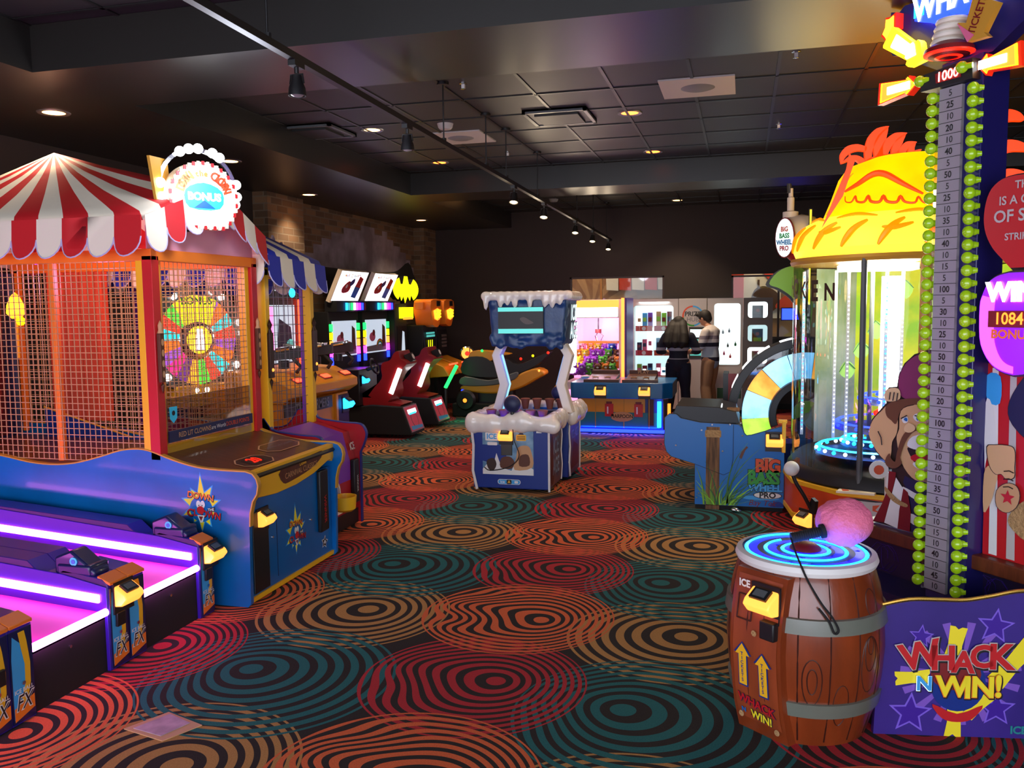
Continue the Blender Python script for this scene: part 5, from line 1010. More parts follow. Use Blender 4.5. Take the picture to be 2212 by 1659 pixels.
for i in range(12):
    x = -2.47+.075*i; L.append(((x, 8.21, 1.90), (.06, .05, .05)))
    if i % 2 == 0 or i in (3, 9): L.append(((x, 8.19, 1.86-r.uniform(.0, .03)), (.03, .03, r.uniform(.05, .10))))
for i in range(8): L.append(((-1.65, 8.25+.075*i, 1.89), (.05, .06, .05))); L.append(((-2.47, 8.25+.075*i, 1.89), (.05, .06, .05)))
g = G(); g.box((-2.48, 8.2, 1.87), (-1.64, 8.82, 1.94), 'snow')
for c, q in L: g.ball(c, q, 'snow', 12, 8)
g.build('snow_cap', t, mods=remesh(.016, 3))
l = bpy.data.lights.new('field_light', 'AREA'); l.size = .5; l.energy = 1.5; l.color = (.15, .2, 1); o = bpy.data.objects.new('field_light', l); COL.objects.link(o); o.parent = t; o.location = (0, -.1, 1.36)
# mallets
m = thing('mallet', 'blue headed mallet with a black cord resting on the near snowy rim', 'mallet', (-2.13, 7.92, .80))
g = G(); g.ball((-2.13, 7.90, .86), (.082, .05, .082), 'navy', 20, 12); g.build('head', m)
g = G(); g.lathe([(.080, -.02), (.088, 0), (.080, .02)], (-2.14, 7.935, .86), 'tan', 24, axis=(0, 1, 0)); g.build('rim', m)
g = G(); g.cyl((-2.13, 7.90, .80), (-2.13, 7.89, .73), .022, .02, 'black', 12); g.build('handle', m)
g = G(); g.tube(smoothp([(-2.13, 7.88, .74), (-2.12, 7.865, .62), (-2.10, 7.86, .5), (-2.06, 7.865, .38), (-2.10, 7.87, .30), (-2.2, 7.88, .24), (-2.36, 7.89, .21), (-2.42, 7.895, .24)], 4), .005, 'black', 6); g.build('cord', m)
m = thing('mallet', 'blue mallet with a yellow rim lying on the far side of the snowy game', 'mallet', (-1.90, 9.08, .80))
g = G(); g.ball((-1.92, 9.02, .86), (.075, .05, .075), 'navy', 18, 10); g.build('head', m)
g = G(); g.lathe([(.070, -.02), (.082, 0), (.070, .02)], (-1.91, 9.06, .87), 'yellow', 24, axis=(.3, 1, 0)); g.build('rim', m)
g = G(); g.cyl((-1.92, 9.05, .8), (-1.95, 9.1, .76), .02, None, 'black', 10); g.build('handle', m)
# ================= RIGHT SIDE =================
SM = {
'sil': [(-0.527, 1.108), (-0.508, 1.19), (-0.45, 1.253), (-0.417, 1.286), (-0.431, 1.323), (-0.406, 1.366), (-0.354, 1.374), (-0.346, 1.432), (-0.313, 1.493), (-0.255, 1.541), (-0.169, 1.567), (-0.023, 1.573), (0.012, 0.692), (-0.164, 0.657), (-0.485, 0.657), (-0.433, 0.75), (-0.388, 0.846), (-0.371, 0.949), (-0.403, 0.978), (-0.475, 1.023)],
'ball': [(-0.339, 1.365), (-0.339, 1.424), (-0.307, 1.485), (-0.254, 1.529), (-0.173, 1.553), (-0.085, 1.545), (-0.019, 1.486), (-0.015, 1.377), (-0.104, 1.329), (-0.246, 1.314), (-0.317, 1.325)],
'hand': [(-0.422, 1.32), (-0.406, 1.357), (-0.337, 1.366), (-0.322, 1.325), (-0.347, 1.304), (-0.404, 1.296)],
'arm': [(-0.52, 1.109), (-0.497, 1.187), (-0.439, 1.245), (-0.403, 1.271), (-0.344, 1.23), (-0.341, 1.146), (-0.37, 1.091), (-0.374, 1.03), (-0.398, 0.987), (-0.464, 1.029)],
'hair': [(-0.41, 1.27), (-0.347, 1.306), (-0.247, 1.325), (-0.151, 1.333), (-0.149, 1.296), (-0.246, 1.295), (-0.315, 1.263), (-0.343, 1.188), (-0.374, 1.201), (-0.406, 1.223)],
'face': [(-0.319, 1.254), (-0.246, 1.291), (-0.076, 1.316), (-0.062, 0.957), (-0.174, 0.925), (-0.242, 0.933), (-0.305, 0.998), (-0.34, 1.112), (-0.326, 1.164)],
'mous': [(-0.183, 1.183), (-0.236, 1.159), (-0.279, 1.103), (-0.306, 1.024), (-0.295, 0.996), (-0.335, 0.964), (-0.385, 0.966), (-0.399, 0.996), (-0.374, 1.034), (-0.362, 1.01), (-0.336, 0.998), (-0.327, 1.046), (-0.3, 1.126), (-0.261, 1.169), (-0.203, 1.188)],
'eye1': [(-0.305, 1.213), (-0.293, 1.234), (-0.271, 1.23), (-0.27, 1.207), (-0.292, 1.198)],
'eye2': [(-0.239, 1.234), (-0.225, 1.252), (-0.195, 1.253), (-0.19, 1.227), (-0.218, 1.215)],
'p1': [(-0.293, 1.215), (-0.283, 1.227), (-0.271, 1.222), (-0.274, 1.208)],
'p2': [(-0.219, 1.236), (-0.2, 1.242), (-0.196, 1.226), (-0.214, 1.22)],
'nose': [(-0.286, 1.178), (-0.262, 1.202), (-0.227, 1.194), (-0.222, 1.174), (-0.251, 1.156), (-0.281, 1.158)],
'teeth': [(-0.27, 1.088), (-0.24, 1.138), (-0.144, 1.159), (-0.142, 1.098), (-0.208, 1.076)],
'mouth': [(-0.268, 1.08), (-0.208, 1.076), (-0.142, 1.098), (-0.138, 1.009), (-0.215, 1.005), (-0.257, 1.048)],
'tongue': [(-0.246, 1.037), (-0.198, 1.061), (-0.141, 1.066), (-0.139, 1.029), (-0.226, 1.018)],
'teeth2': [(-0.23, 1.01), (-0.139, 1.029), (-0.138, 0.993), (-0.205, 0.986)],
'm1': [(-0.384, 0.942), (-0.339, 0.941), (-0.343, 0.906), (-0.404, 0.669), (-0.476, 0.663), (-0.423, 0.761), (-0.388, 0.846)],
'w1': [(-0.338, 0.916), (-0.29, 0.865), (-0.312, 0.758), (-0.319, 0.658), (-0.404, 0.669), (-0.361, 0.826)],
'm2': [(-0.29, 0.869), (-0.262, 0.854), (-0.241, 0.757), (-0.243, 0.659), (-0.319, 0.658), (-0.309, 0.759)],
'shirt': [(-0.288, 0.933), (-0.232, 0.922), (-0.043, 0.937), (-0.032, 0.673), (-0.243, 0.659), (-0.241, 0.757), (-0.262, 0.854), (-0.297, 0.898)],
'sw1': [(-0.296, 0.877), (-0.181, 0.853), (-0.04, 0.873), (-0.039, 0.841), (-0.179, 0.82), (-0.269, 0.844)],
'sw2': [(-0.246, 0.751), (-0.167, 0.74), (-0.036, 0.761), (-0.034, 0.721), (-0.165, 0.698), (-0.244, 0.705)],
'rope': [(-0.396, 0.858), (-0.351, 0.828), (-0.309, 0.806), (-0.259, 0.795), (-0.265, 0.779), (-0.318, 0.783), (-0.366, 0.803), (-0.399, 0.836)],
}
SR = {
'pan': [(0.14, 1.523), (0.451, 1.54), (0.491, 0.667), (0.151, 0.661)],
'r1': [(0.14, 1.519), (0.185, 1.521), (0.216, 1.346), (0.323, 0.62), (0.255, 0.623), (0.248, 0.705), (0.237, 0.854), (0.215, 1.001), (0.178, 1.297)],
'w': [(0.14, 1.338), (0.173, 1.334), (0.2, 1.164), (0.158, 1.097), (0.148, 1.05)],
'fist': [(0.16, 1.143), (0.196, 1.158), (0.252, 1.164), (0.284, 1.158), (0.294, 1.126), (0.293, 1.075), (0.293, 1.03), (0.258, 1.016), (0.234, 1.034), (0.206, 1.03), (0.176, 1.062)],
'arm': [(0.149, 1.02), (0.176, 1.062), (0.214, 1.031), (0.208, 0.985), (0.187, 0.897), (0.153, 0.847)],
'tag': [(0.217, 0.956), (0.259, 0.996), (0.306, 0.995), (0.325, 0.955), (0.31, 0.9), (0.265, 0.868), (0.22, 0.888)],
'tag2': [(0.27, 0.831), (0.303, 0.898), (0.362, 0.933), (0.369, 0.773), (0.315, 0.782)],
'blue': [(0.143, 1.467), (0.207, 1.464), (0.209, 1.345), (0.147, 1.354)],
'blue2': [(0.25, 1.305), (0.266, 1.387), (0.338, 1.473), (0.349, 1.222), (0.288, 1.243)],
'r2': [(0.155, 0.666), (0.184, 0.781), (0.211, 0.818), (0.176, 0.663)],
'w2': [(0.18, 0.661), (0.213, 0.773), (0.252, 0.805), (0.254, 0.661)],
'heart': [(0.111, 2.23), (0.133, 2.184), (0.19, 2.056), (0.232, 1.988), (0.261, 2.015), (0.313, 2.047)],
}
SB = {
'heart': [(0.328, 1.921), (0.292, 1.957), (0.24, 2.011), (0.204, 2.075), (0.19, 2.142), (0.198, 2.218), (0.223, 2.275), (0.271, 2.309), (0.329, 2.318)],
'pur': [(0.191, 1.777), (0.203, 1.828), (0.229, 1.879), (0.272, 1.908), (0.328, 1.921)],
'pur2': [(0.175, 1.744), (0.196, 1.635), (0.223, 1.563), (0.264, 1.514), (0.312, 1.489), (0.365, 1.478)],
}
ST = {
'board': [(-0.23, 3.191), (-0.311, 3.194), (-0.339, 3.172), (-0.389, 3.187), (-0.396, 3.096), (-0.42, 3.059), (-0.372, 2.979), (-0.347, 2.973)],
'star': [(-0.314, 3.16), (-0.314, 3.091), (-0.336, 3.082), (-0.353, 3.013), (-0.379, 3.052), (-0.4, 3.073), (-0.379, 3.106), (-0.375, 3.152), (-0.348, 3.148)],
'tick': [(-0.297, 3.083), (-0.171, 2.975), (-0.149, 2.984), (-0.137, 2.97), (-0.121, 2.888), (-0.2, 2.876), (-0.214, 2.889), (-0.208, 2.906), (-0.348, 3.0), (-0.348, 3.012)],
'arr': [(-0.4, 2.851), (-0.245, 2.832), (-0.243, 2.847), (-0.199, 2.804), (-0.247, 2.767), (-0.257, 2.777), (-0.405, 2.759)],
'arr2': [(0.126, 2.803), (0.164, 2.842), (0.169, 2.823), (0.303, 2.852), (0.311, 2.76), (0.171, 2.774), (0.165, 2.76)],
'tick2': [(0.13, 3.08), (0.245, 3.01), (0.184, 2.909), (0.205, 2.886), (0.11, 2.889), (0.058, 2.983), (0.099, 2.971)],
'disp': [(-0.129, 2.819), (0.101, 2.831), (0.116, 2.746), (-0.131, 2.749)],
'hole': [(-0.058, 2.809), (0.069, 2.814), (0.075, 2.766), (-0.052, 2.767)],
}
# ---- fishing wheel game ----
t = thing('fishing_wheel_game', 'blue fishing wheel game with reeds, a wooden post print and a lit arched wheel', 'arcade game', (.2, 7.9, 0))
YW = 7.6
def WX(px): return (px-1599)/254.5
def WZ(py): return (1098-py)/252.0
bo = [(-.657, .80), (-.66, .57), (-.64, .50), (-.60, .46), (-.50, .43), (-.395, .40), (-.395, .04), (.352, .04), (.352, .75), (.31, .74), (.08, .665), (.04, .66), (.02, .68), (.0, .73), (-.03, .755), (-.35, .765), (-.52, .80), (-.56, .835), (-.62, .835)]
g = G(); g.prism(bo, 'XZ', YW, YW+.03, 'blue'); g.rim(bo, 'XZ', YW-.001, YW+.02, .004, 'black')
o = (0, YW, 0)
g.flat([(WX(1552-30), WZ(1098)), (WX(1552), WZ(1098)), (WX(1552), WZ(914)), (WX(1523), WZ(914))], o, *FY, 'post_wood', .001); g.flat(rrect(WX(1520), WZ(937), WX(1555), WZ(921), .01), o, *FY, 'rope', .003)
g.tube([(-.40, YW-.001, .40), (-.15, YW-.001, .31), (-.09, YW-.001, .34), (-.07, YW-.001, .45), (-.07, YW-.001, .75)], .0022, 'black', 5)
r = random.Random(4)
def blade(x0, z0, x1, z1, bend, w, m):
    P = [(x0+(x1-x0)*q+bend*math.sin(math.pi*q)*.5, z0+(z1-z0)*(q**.8)) for q in [i/7 for i in range(8)]]
    L = [(x-w*(1-i/7)*.5-.001, z) for i, (x, z) in enumerate(P)]; R = [(x+w*(1-i/7)*.5+.001, z) for i, (x, z) in enumerate(P)]
    return L+R[::-1]
for i in range(34):
    x0 = r.uniform(-.33, -.05); sp_ = (x0+.19)*2.6+r.uniform(-.12, .2); hgt = r.uniform(.12, .45)
    g.flat(blade(x0, .045, max(-.385, x0+sp_), hgt, -.05 if sp_ > 0 else .03, .012, ''), o, *FY, ['grass', 'lime', 'dark_green', 'grass'][i % 4], .004+.0004*i)
for x1, z1 in ((.22, .33), (.30, .2), (.15, .55), (.05, .60)): g.flat(blade(-.12, .06, x1, z1, -.10, .014, ''), o, *FY, 'grass', .018)
g.flat([(-.02, .47), (.0, .455), (.03, .53), (.055, .56), (.04, .57), (.0, .52)], o, *FY, 'brown', .003); g.tube([(-.1, YW-.002, .2), (-.01, YW-.002, .47)], .002, 'dark_green', 4)
g.flat(circ(.16, .12, .16, 20, .02), o, *FY, 'sky', .001); g.flat(smoothp([(.24, .05), (.28, .09), (.33, .09), (.35, .05)], 3, True), o, *FY, 'deep_blue', .002); g.text('Bay Tek', (.18, YW, .075), .07, *FY, 'dark_red', .0, 0, lift=.004, shear=.3)
g.flat(circ(.22, .455, .06, 18, .02), o, *FY, 'tan', .001)
for q, z, x, m, s_, xs in (('BIG', .395, .22, 'deep_orange', .15, .9), ('BASS', .29, .185, 'green', .17, .72), ('WHEEL', .205, .20, 'sky', .085, 1.0)):
    g.text(q, (x, YW, z), s_, *FY, 'black', .09, 0, xs, lift=.003); g.text(q, (x, YW, z+.003), s_, *FY, m, .05, 0, xs, lift=.006)
g.flat(circ(.22, .145, .12, 24, .032), o, *FY, 'dark_brown', .004); g.flat(circ(.22, .145, .112, 24, .027), o, *FY, 'white', .005); g.text('PRO', (.22, YW, .145), .065, *FY, 'black', .04, 0, 1.1, lift=.007)
for x, z in ((-.34, .70), (-.56, .56), (-.25, .75), (-.1, .755), (-.01, .77), (-.38, .1), (-.36, .14), (.005, .66), (-.16, .52)): g.cyl((x, YW-.001, z), (x, YW-.006, z), .008, None, 'chrome', 8)
g.build('side_panel', t)
g = G(); g.box((-.38, YW+.03, .08), (.345, 8.46, .42), 'deep_blue'); g.box((-.39, YW+.02, 0), (.345, 8.46, .07), 'matte_black'); g.box((-.38, 8.50, .0), (1.3, 8.82, .46), 'deep_blue'); g.prism([(-.63, .55), (-.63, .78), (-.05, .74), (-.05, .45), (-.38, .45)], 'XZ', YW+.03, 8.3, 'deep_blue'); g.build('cabinet', t)
g = G(); g.prism([(-.60, .80), (-.56, .91), (-.2, .90), (-.05, .86), (-.02, .76), (-.6, .76)], 'XZ', YW+.03, 8.3, 'black'); g.box((-.18, YW+.08, .87), (-.17, YW+.3, .905), 'g_soft'); g.box((-.13, YW+.06, .86), (-.02, YW+.2, .882), 'post_wood'); g.build('control_deck', t, bevel=.012)
cx, cz = .592, .735; YK = 8.46; RK = 1.11
def ring(g, r0, r1, a0, a1, y0, y1, m, n=20):
    a0, a1 = math.radians(a0), math.radians(a1); r0, r1 = r0*RK, r1*RK
    g.prism([(cx+r1*math.cos(a0+(a1-a0)*i/n), cz+r1*math.sin(a0+(a1-a0)*i/n)) for i in range(n+1)]+[(cx+r0*math.cos(a0+(a1-a0)*i/n), cz+r0*math.sin(a0+(a1-a0)*i/n)) for i in range(n, -1, -1)], 'XZ', y0, y1, m)
g = G(); ring(g, .585, .66, 10, 190, YK+.02, YK+.34, 'black', 40); ring(g, .25, .31, 10, 200, YK+.0, YK+.3, 'black', 30); g.build('arch_frame', t, bevel=.006)
g = G()
for a in (100, 118, 134, 150): ring(g, .655, .664, a, a+10, YK+.04, YK+.30, 'g_soft', 6)  # glowing patches stand for strip lights reflected in the black rim
g.build('rim_reflections', t)
g = G(); ring(g, .535, .585, 10, 196, YK+.08, YK+.085, 'acrylic', 40); g.build('clear_rim', t)
for a0, a1, m in ((185, 203, 'w_green'), (157, 185, 'w_blue'), (134, 157, 'w_orange'), (108, 134, 'w_blue'), (84, 108, 'w_blue'), (60, 84, 'w_orange'), (36, 60, 'w_blue'), (10, 36, 'w_green')):
    g = G(); ring(g, .315, .535, a0+.4, a1-.4, YK+.05, YK+.08, m, 10); g.build('wheel_segment', t)
g = G(); g.lathe([(0, -.02), (.15, -.01), (.17, .02)], (cx+.12, YK+.12, cz), 'white', 24, axis=(0, -1, 0)); ring(g, .02, .12, 60, 200, YK+.06, YK+.1, 'lime', 12); g.build('hub_disc', t)
g = G(); g.box((.33, YW-.06, .53), (.36, YW-.01, .80), 'yellow'); g.box((.30, YW-.05, .78), (.37, YW-.01, .81), 'yellow'); g.build('handle_bar', t, bevel=.004)
card_reader(t, (.27, YW-.005, .62), *FY, s=1.0)
g = G(); g.ball((-.05, 7.52, .024), (.035, .028, .024), 'chrome', 8, 6); g.ball((-.015, 7.50, .016), (.02, .018, .016), 'chrome', 7, 5)
tag(g.build('crumpled_foil'), 'small crumpled silver foil ball on the carpet below the blue fishing game', 'litter')
g = G(); g.box((.57, 8.6, 1.40), (.61, 8.64, 2.16), 'black'); g.build('topper_pole', t)
FT = Matrix.Translation(V(.524, 8.70, 2.17)) @ Matrix.Scale(1.11, 4) @ Matrix.Translation(V(-.47, -7.85, -2.14))
tp = thing('fishing_float_sign', 'giant red and white fishing float with oval lit logo above the wheel game', 'sign', (.524, 8.70, 2.17))
g = G(); g.T = FT; g.lathe([(0, 2.14), (.08, 2.16), (.16, 2.24), (.195, 2.36)], (.47, 7.85, 0), 'red', 28); g.lathe([(.195, 2.36), (.18, 2.45), (.11, 2.53), (.0, 2.56)], (.47, 7.85, 0), 'ivory', 28); g.build('float_body', tp)
g = G(); g.T = FT; g.lathe([(.065, 2.53), (.065, 2.58), (.03, 2.59), (.03, 2.70), (.02, 2.71), (.018, 2.78), (0, 2.78)], (.38, 7.85, 0), 'ivory', 18); g.cyl((.37, 7.85, 2.74), (.365, 7.85, 2.82), .02, None, 'dark_grey', 12); g.build('stem', tp)
g = G(); g.T = FT; n_ = V(-.45, -.89, 0); u_ = V(.89, -.45, 0); g.prism(circ(0, 0, .085, 24, .17), (u_, (0, 0, 1), n_), 0, .02, 'dark_red', o=(.335, 7.68, 2.35)); g.prism(circ(0, 0, .078, 24, .16), (u_, (0, 0, 1), n_), .02, .024, 'hub_glow', o=(.335, 7.68, 2.35))
oo = V(.335, 7.68, 2.35)+n_*.026
for q, z, m in (('BIG', .07, 'deep_orange'), ('BASS', .015, 'green'), ('WHEEL', -.04, 'blue'), ('PRO', -.09, 'red')): g.text(q, oo+V(0, 0, z), .055, u_, (0, 0, 1), m, .04, 0, .75, lift=.002)
g.build('lit_oval', tp)
g = G(); g.box((.575, 8.47, 1.44), (.605, 8.50, 2.66), 'black'); g.box((.583, 8.46, 1.78), (.597, 8.47, 2.65), 'g_yellow'); tag(g.build('neon_tube'), 'thin yellow neon tube standing beside the giant fishing float', 'neon light')
g = G(); ga = smoothp([(.18, 1.98), (.30, 2.12), (.50, 2.14), (.62, 1.9), (.60, 1.5), (.52, 1.3), (.52, 1.55), (.44, 1.8), (.3, 1.92)], 4, True)
ga = [(x+.03, z) for x, z in ga]; g.prism(ga, 'XZ', 8.94, 9.0, 'black'); g.prism([(x*.93+.05, z*.96+.09) for x, z in ga], 'XZ', 8.93, 8.94, 'lime'); g.box((.53, 8.94, 0), (.61, 9.0, 1.4), 'black')
tag(g.build('curved_sign'), 'curved green and black sign behind the fishing wheel, right of the prize lockers', 'sign')
g = G(); g.box((-.19, 8.95, 0), (-.14, 9.3, 1.09), 'black'); g.prism([(8.95, .0), (9.3, .0), (9.3, 1.02), (9.2, 1.07), (8.95, 1.09)], 'YZ', -.14, -.06, 'dark_red'); tag(g.build('game_side_panel'), 'narrow black and red panel end standing behind the fishing game deck', 'panel')
# ---- glowing bird machine ----
BX, BY = 1.28, 7.55
t = thing('bird_drum_game', 'round glass drum game under a huge glowing yellow bird head with orange feathers', 'arcade game', (BX, BY, 0))
g = G(); g.lathe([(.0, 2.10), (.90, 2.10), (.91, 2.125), (.90, 2.15), (0, 2.15)], (BX, BY, 0), 'gold', 48); g.build('drum_lid', t)
brim = [(.86, 2.15), (.885, 2.21), (.86, 2.32), (.79, 2.42), (.70, 2.465), (.60, 2.48)]; dome = [(.66, 2.47), (.60, 2.62), (.545, 2.78), (.48, 2.87), (.30, 2.935), (0, 2.96)]
def rad(prof, z):
    for (r0_, z0_), (r1_, z1_) in zip(prof, prof[1:]):
        if z0_ <= z <= z1_: return r0_+(r1_-r0_)*(z-z0_)/max(1e-6, z1_-z0_)
    return prof[-1][0]
def stroke(g, prof, pts, w, m):
    P = []
    for th, z in smoothp(pts, 4):
        a = math.radians(th); r_ = rad(prof, z)+.004; P.append((BX+r_*math.sin(a), BY-r_*math.cos(a), z))
    k = len(P); g.tube(P, [w*(.25+.75*math.sin(math.pi*min(1, (i+.6)/k))) for i in range(k)], m, 8)
g = G(); g.lathe(brim, (BX, BY, 0), 'chick_brim', 56)
for th in (-82, -66, -48, -30, -12, 8, 28): stroke(g, brim, [(th, 2.40), (th-5, 2.35), (th-9, 2.27), (th-11, 2.21)], .026, 'chick_mark')
for th in (-60, -24, 12): stroke(g, brim, [(th+16, 2.36), (th+8, 2.33), (th+2, 2.34)], .02, 'chick_mark')
for th in (-75, -40, -5): stroke(g, brim, [(th-12, 2.44), (th, 2.455), (th+14, 2.43)], .018, 'chick_mark')
g.build('brim', t)
g = G(); g.lathe(dome, (BX, BY, 0), 'chick_dome', 56)
stroke(g, dome, [(-62, 2.66), (-50, 2.70), (-38, 2.76), (-28, 2.75), (-14, 2.66), (-2, 2.58)], .026, 'chick_comb')
pts = []
for i in range(6): pts += [(-60+11*i, 2.62-.012*i), (-57+11*i, 2.575-.012*i), (-51+11*i, 2.565-.012*i)]
pts.append((4, 2.55)); stroke(g, dome, pts, .012, 'chick_comb')
stroke(g, dome, [(-80, 2.5), (-70, 2.60), (-66, 2.72), (-60, 2.80)], .012, 'chick_mark')
g.build('head_dome', t)
def horn(g, x0, x1, z0, xt, zt, w, m='chick_comb'):
    P = smoothp([(x0, z0), ((x0+xt)/2-w*.3, (z0+zt)/2+.02), (xt, zt)], 6); Q = smoothp([(xt, zt), ((x1+xt)/2+w*.0, (z0+zt)/2-.05), (x1, z0)], 6)
    g.prism(P+Q[1:], 'XZ', BY-.03, BY+.03, m)
g = G()
def ribbon(P, W):
    P = smoothp(P, 4); k = len(P); L, Rr_ = [], []
    for i in range(k):
        t_ = (Vector(P[min(i+1, k-1)])-Vector(P[max(i-1, 0)])).normalized(); q = i/(k-1)*(len(W)-1); j = min(int(q), len(W)-2); w_ = (W[j]+(W[j+1]-W[j])*(q-j))*.5
        L.append((P[i][0]-t_.y*w_, P[i][1]+t_.x*w_)); Rr_.append((P[i][0]+t_.y*w_, P[i][1]-t_.x*w_))
    g.prism(L+Rr_[::-1], 'XZ', BY-.03, BY+.03, 'chick_comb')
for P, W in (([(.938, 3.018), (.872, 3.035), (.806, 3.022), (.764, 2.98), (.753, 2.916)], (.03, .05, .06, .05, .005)), ([(.951, 2.80), (.921, 2.90), (.874, 2.949), (.817, 2.953), (.76, 2.92)], (.05, .05, .04, .035, .005)),
    ([(.953, 2.84), (.953, 2.95), (.956, 3.019), (.982, 3.096), (1.028, 3.151), (1.101, 3.186)], (.05, .05, .06, .075, .06, .004)), ([(1.092, 3.177), (1.052, 3.101), (1.026, 3.034), (1.037, 2.93)], (.01, .07, .07, .06)),
    ([(1.037, 2.93), (1.069, 2.992), (1.104, 3.059), (1.158, 3.104), (1.235, 3.125)], (.07, .07, .07, .06, .004)), ([(1.222, 3.115), (1.182, 3.064), (1.152, 2.997), (1.166, 2.93)], (.01, .055, .055, .05)),
    ([(1.166, 2.93), (1.207, 2.994), (1.242, 3.036), (1.308, 3.051)], (.055, .055, .05, .004)), ([(1.297, 3.042), (1.271, 3.0), (1.272, 2.93)], (.01, .045, .045)), ([(1.272, 2.93), (1.303, 2.969), (1.344, 2.992)], (.05, .04, .004)),
    ([(.946, 2.85), (.958, 2.91), (1.014, 2.93), (1.107, 2.945), (1.199, 2.95), (1.327, 2.934)], (.05, .05, .06, .05, .05, .04))): ribbon(P, W)
g.build('crest', t)
for x, z, s_ in ((1.86, 3.21, 1), (1.86, 2.98, 1.2), (1.86, 2.76, 1.3), (1.86, 2.60, 1.1)):
    g = G(); g.prism(smoothp([(x-.06, z-.12), (x-.02, z), (x+.08*s_, z+.05), (x+.17*s_, z+.02), (x+.2*s_, z-.04), (x+.1*s_, z-.04), (x, z-.09)], 4, True), 'XZ', BY-.03, BY+.03, 'chick_comb'); g.build('tail_feather', t)
g = G(); g.prism([(.57, 2.36), (.74, 2.80), (.76, 2.92), (.80, 2.86), (.72, 2.6)], 'XZ', BY-.5, BY-.48, 'chick_comb'); g.build('side_feather', t)
g = G(); g.lathe([(.88, .50), (.88, 2.10)], (BX, BY, 0), 'glass', 48); g.build('glass_drum', t)
g = G()
for i, q in enumerate('CHICKEN'):
    a = math.radians(-110+10.5*i); c = V(BX+.885*math.sin(a), BY-.885*math.cos(a), 1.93-.01*i); u = V(math.cos(a), math.sin(a), 0); g.text(q, c, .22 if i % 2 else .18, u, (0, 0, 1), 'dark_brown', .03, 0, .8, lift=.004)
g.build('lettering', t)
for th, m, w in ((-29, 'steel_dark', .022), (-2, 'gold', .04), (60, 'gold', .03), (150, 'gold', .03), (-150, 'gold', .03)):
    a = math.radians(th); g = G(); g.cyl((BX+.885*math.sin(a), BY-.885*math.cos(a), .42), (BX+.885*math.sin(a), BY-.885*math.cos(a), 2.12), w, None, m, 8); g.build('corner_post', t)
mat('bird_back', 'd8d020', .6, emit=.25, noise=(2.5, 0, '88b828')); mat('bird_pale', 'a8b4a0', .5, noise=(2.5, 0, '7c9068')); mat('bird_leaf', '8ab850', .6)
g = G(); P = [(.66*math.sin(math.radians(a)), -.66*math.cos(math.radians(a))) for a in range(95, 266, 10)]; g.lathe([(.80, .52), (.80, 2.09)], (BX, BY, 0), 'bird_back', 20, a0=math.radians(5), a1=math.radians(112)); g.lathe([(.80, .52), (.80, 2.09)], (BX, BY, 0), 'bird_pale', 14, a0=math.radians(112), a1=math.radians(146))
for i in range(9):
    x = BX-.42+.11*i; z = 1.2+.17*(i % 5); g.flat(smoothp([(x-.06, z), (x, z+.10), (x+.07, z+.03), (x+.02, z-.06)], 3, True), (0, BY+.28, 0), *FY, 'bird_leaf', .003)
    g.tube([(x-.06, BY+.27, z), (x, BY+.27, z+.10), (x+.07, BY+.27, z+.03)], .004, 'dark_green', 4)
g.build('painted_backdrop', t)
g = G(); g.cyl((BX-.12, BY-.05, .9), (BX-.12, BY-.05, 2.0), .085, None, 'g_warm_tube' if 0 else 'g_white', 16); g.build('light_tube', t)
g = G(); g.box((BX-.55, BY-.45, 2.04), (BX-.0, BY-.1, 2.09), 'g_white'); g.build('ceiling_lamp', t)
for th, r_, m in ((-86, .80, 'g_cyan'), (-70, .60, 'g_soft'), (-52, .62, 'g_soft'), (-30, .42, 'g_cyan'), (-15, .35, 'g_soft')):
    a = math.radians(th); x, y = BX+r_*math.sin(a), BY-r_*math.cos(a); g = G()
    for i in range(38): g.ball((x, y-.012, .75+.034*i), .006, m if i % 3 else 'g_soft', 6, 4)
    g.box((x-.012, y, .7), (x+.012, y+.01, 2.05), 'white'); g.build('led_strip', t)
g = G(); g.cyl((BX-.28, BY-.1, .6), (BX-.28, BY-.1, 2.05), .018, None, 'steel_dark', 10); g.build('center_rod', t)
g = G(); g.lathe([(0, .56), (.80, .56), (.86, .52), (.90, .47), (.92, .40), (.90, .37), (0, .37)], (BX, BY, 0), 'black', 56); g.build('black_base_ring', t)
r = random.Random(9)
for cxx, cyy, rr0, z, m in ((BX-.28, BY-.32, .40, .66, 'g_cyan'), (BX-.22, BY-.30, .27, .72, 'g_cyan'), (BX-.02, BY-.05, .5, .82, 'g_blue'), (BX+.1, BY+.0, .3, .90, 'g_red'), (BX+.1, BY+.05, .42, 1.02, 'g_blue')):
    g = G(); g.lathe([(rr0-.02, z), (rr0, z+.012), (rr0+.02, z)], (cxx, cyy, 0), m, 30)
    for i in range(26): a = 2*math.pi*i/26; g.ball((cxx+(rr0+.02)*math.cos(a), cyy+(rr0+.02)*math.sin(a), z-.02), .016, 'g_soft' if (i % 2 and m == 'g_cyan') else m, 6, 4)
    g.lathe([(0, z-.05), (rr0+.03, z-.05)], (cxx, cyy, 0), 'navy', 30); g.build('led_ring', t)
g = G()
for i in range(30): a, q = r.uniform(0, 6.28), r.uniform(0, .75); g.ball((BX+q*math.cos(a), BY-.05+q*.9*math.sin(a), .585), .02, r.choice(['g_cyan', 'g_blue', 'g_red', 'chrome']), 8, 5)
o_ = g.build('playfield_balls', t); o_['kind'] = 'stuff'
oct_ = [(BX+.95*math.sin(math.radians(a)), BY-.95*math.cos(math.radians(a))) for a in (-67, -36, -5, 26, 57, 100, 150, 210, 260)]
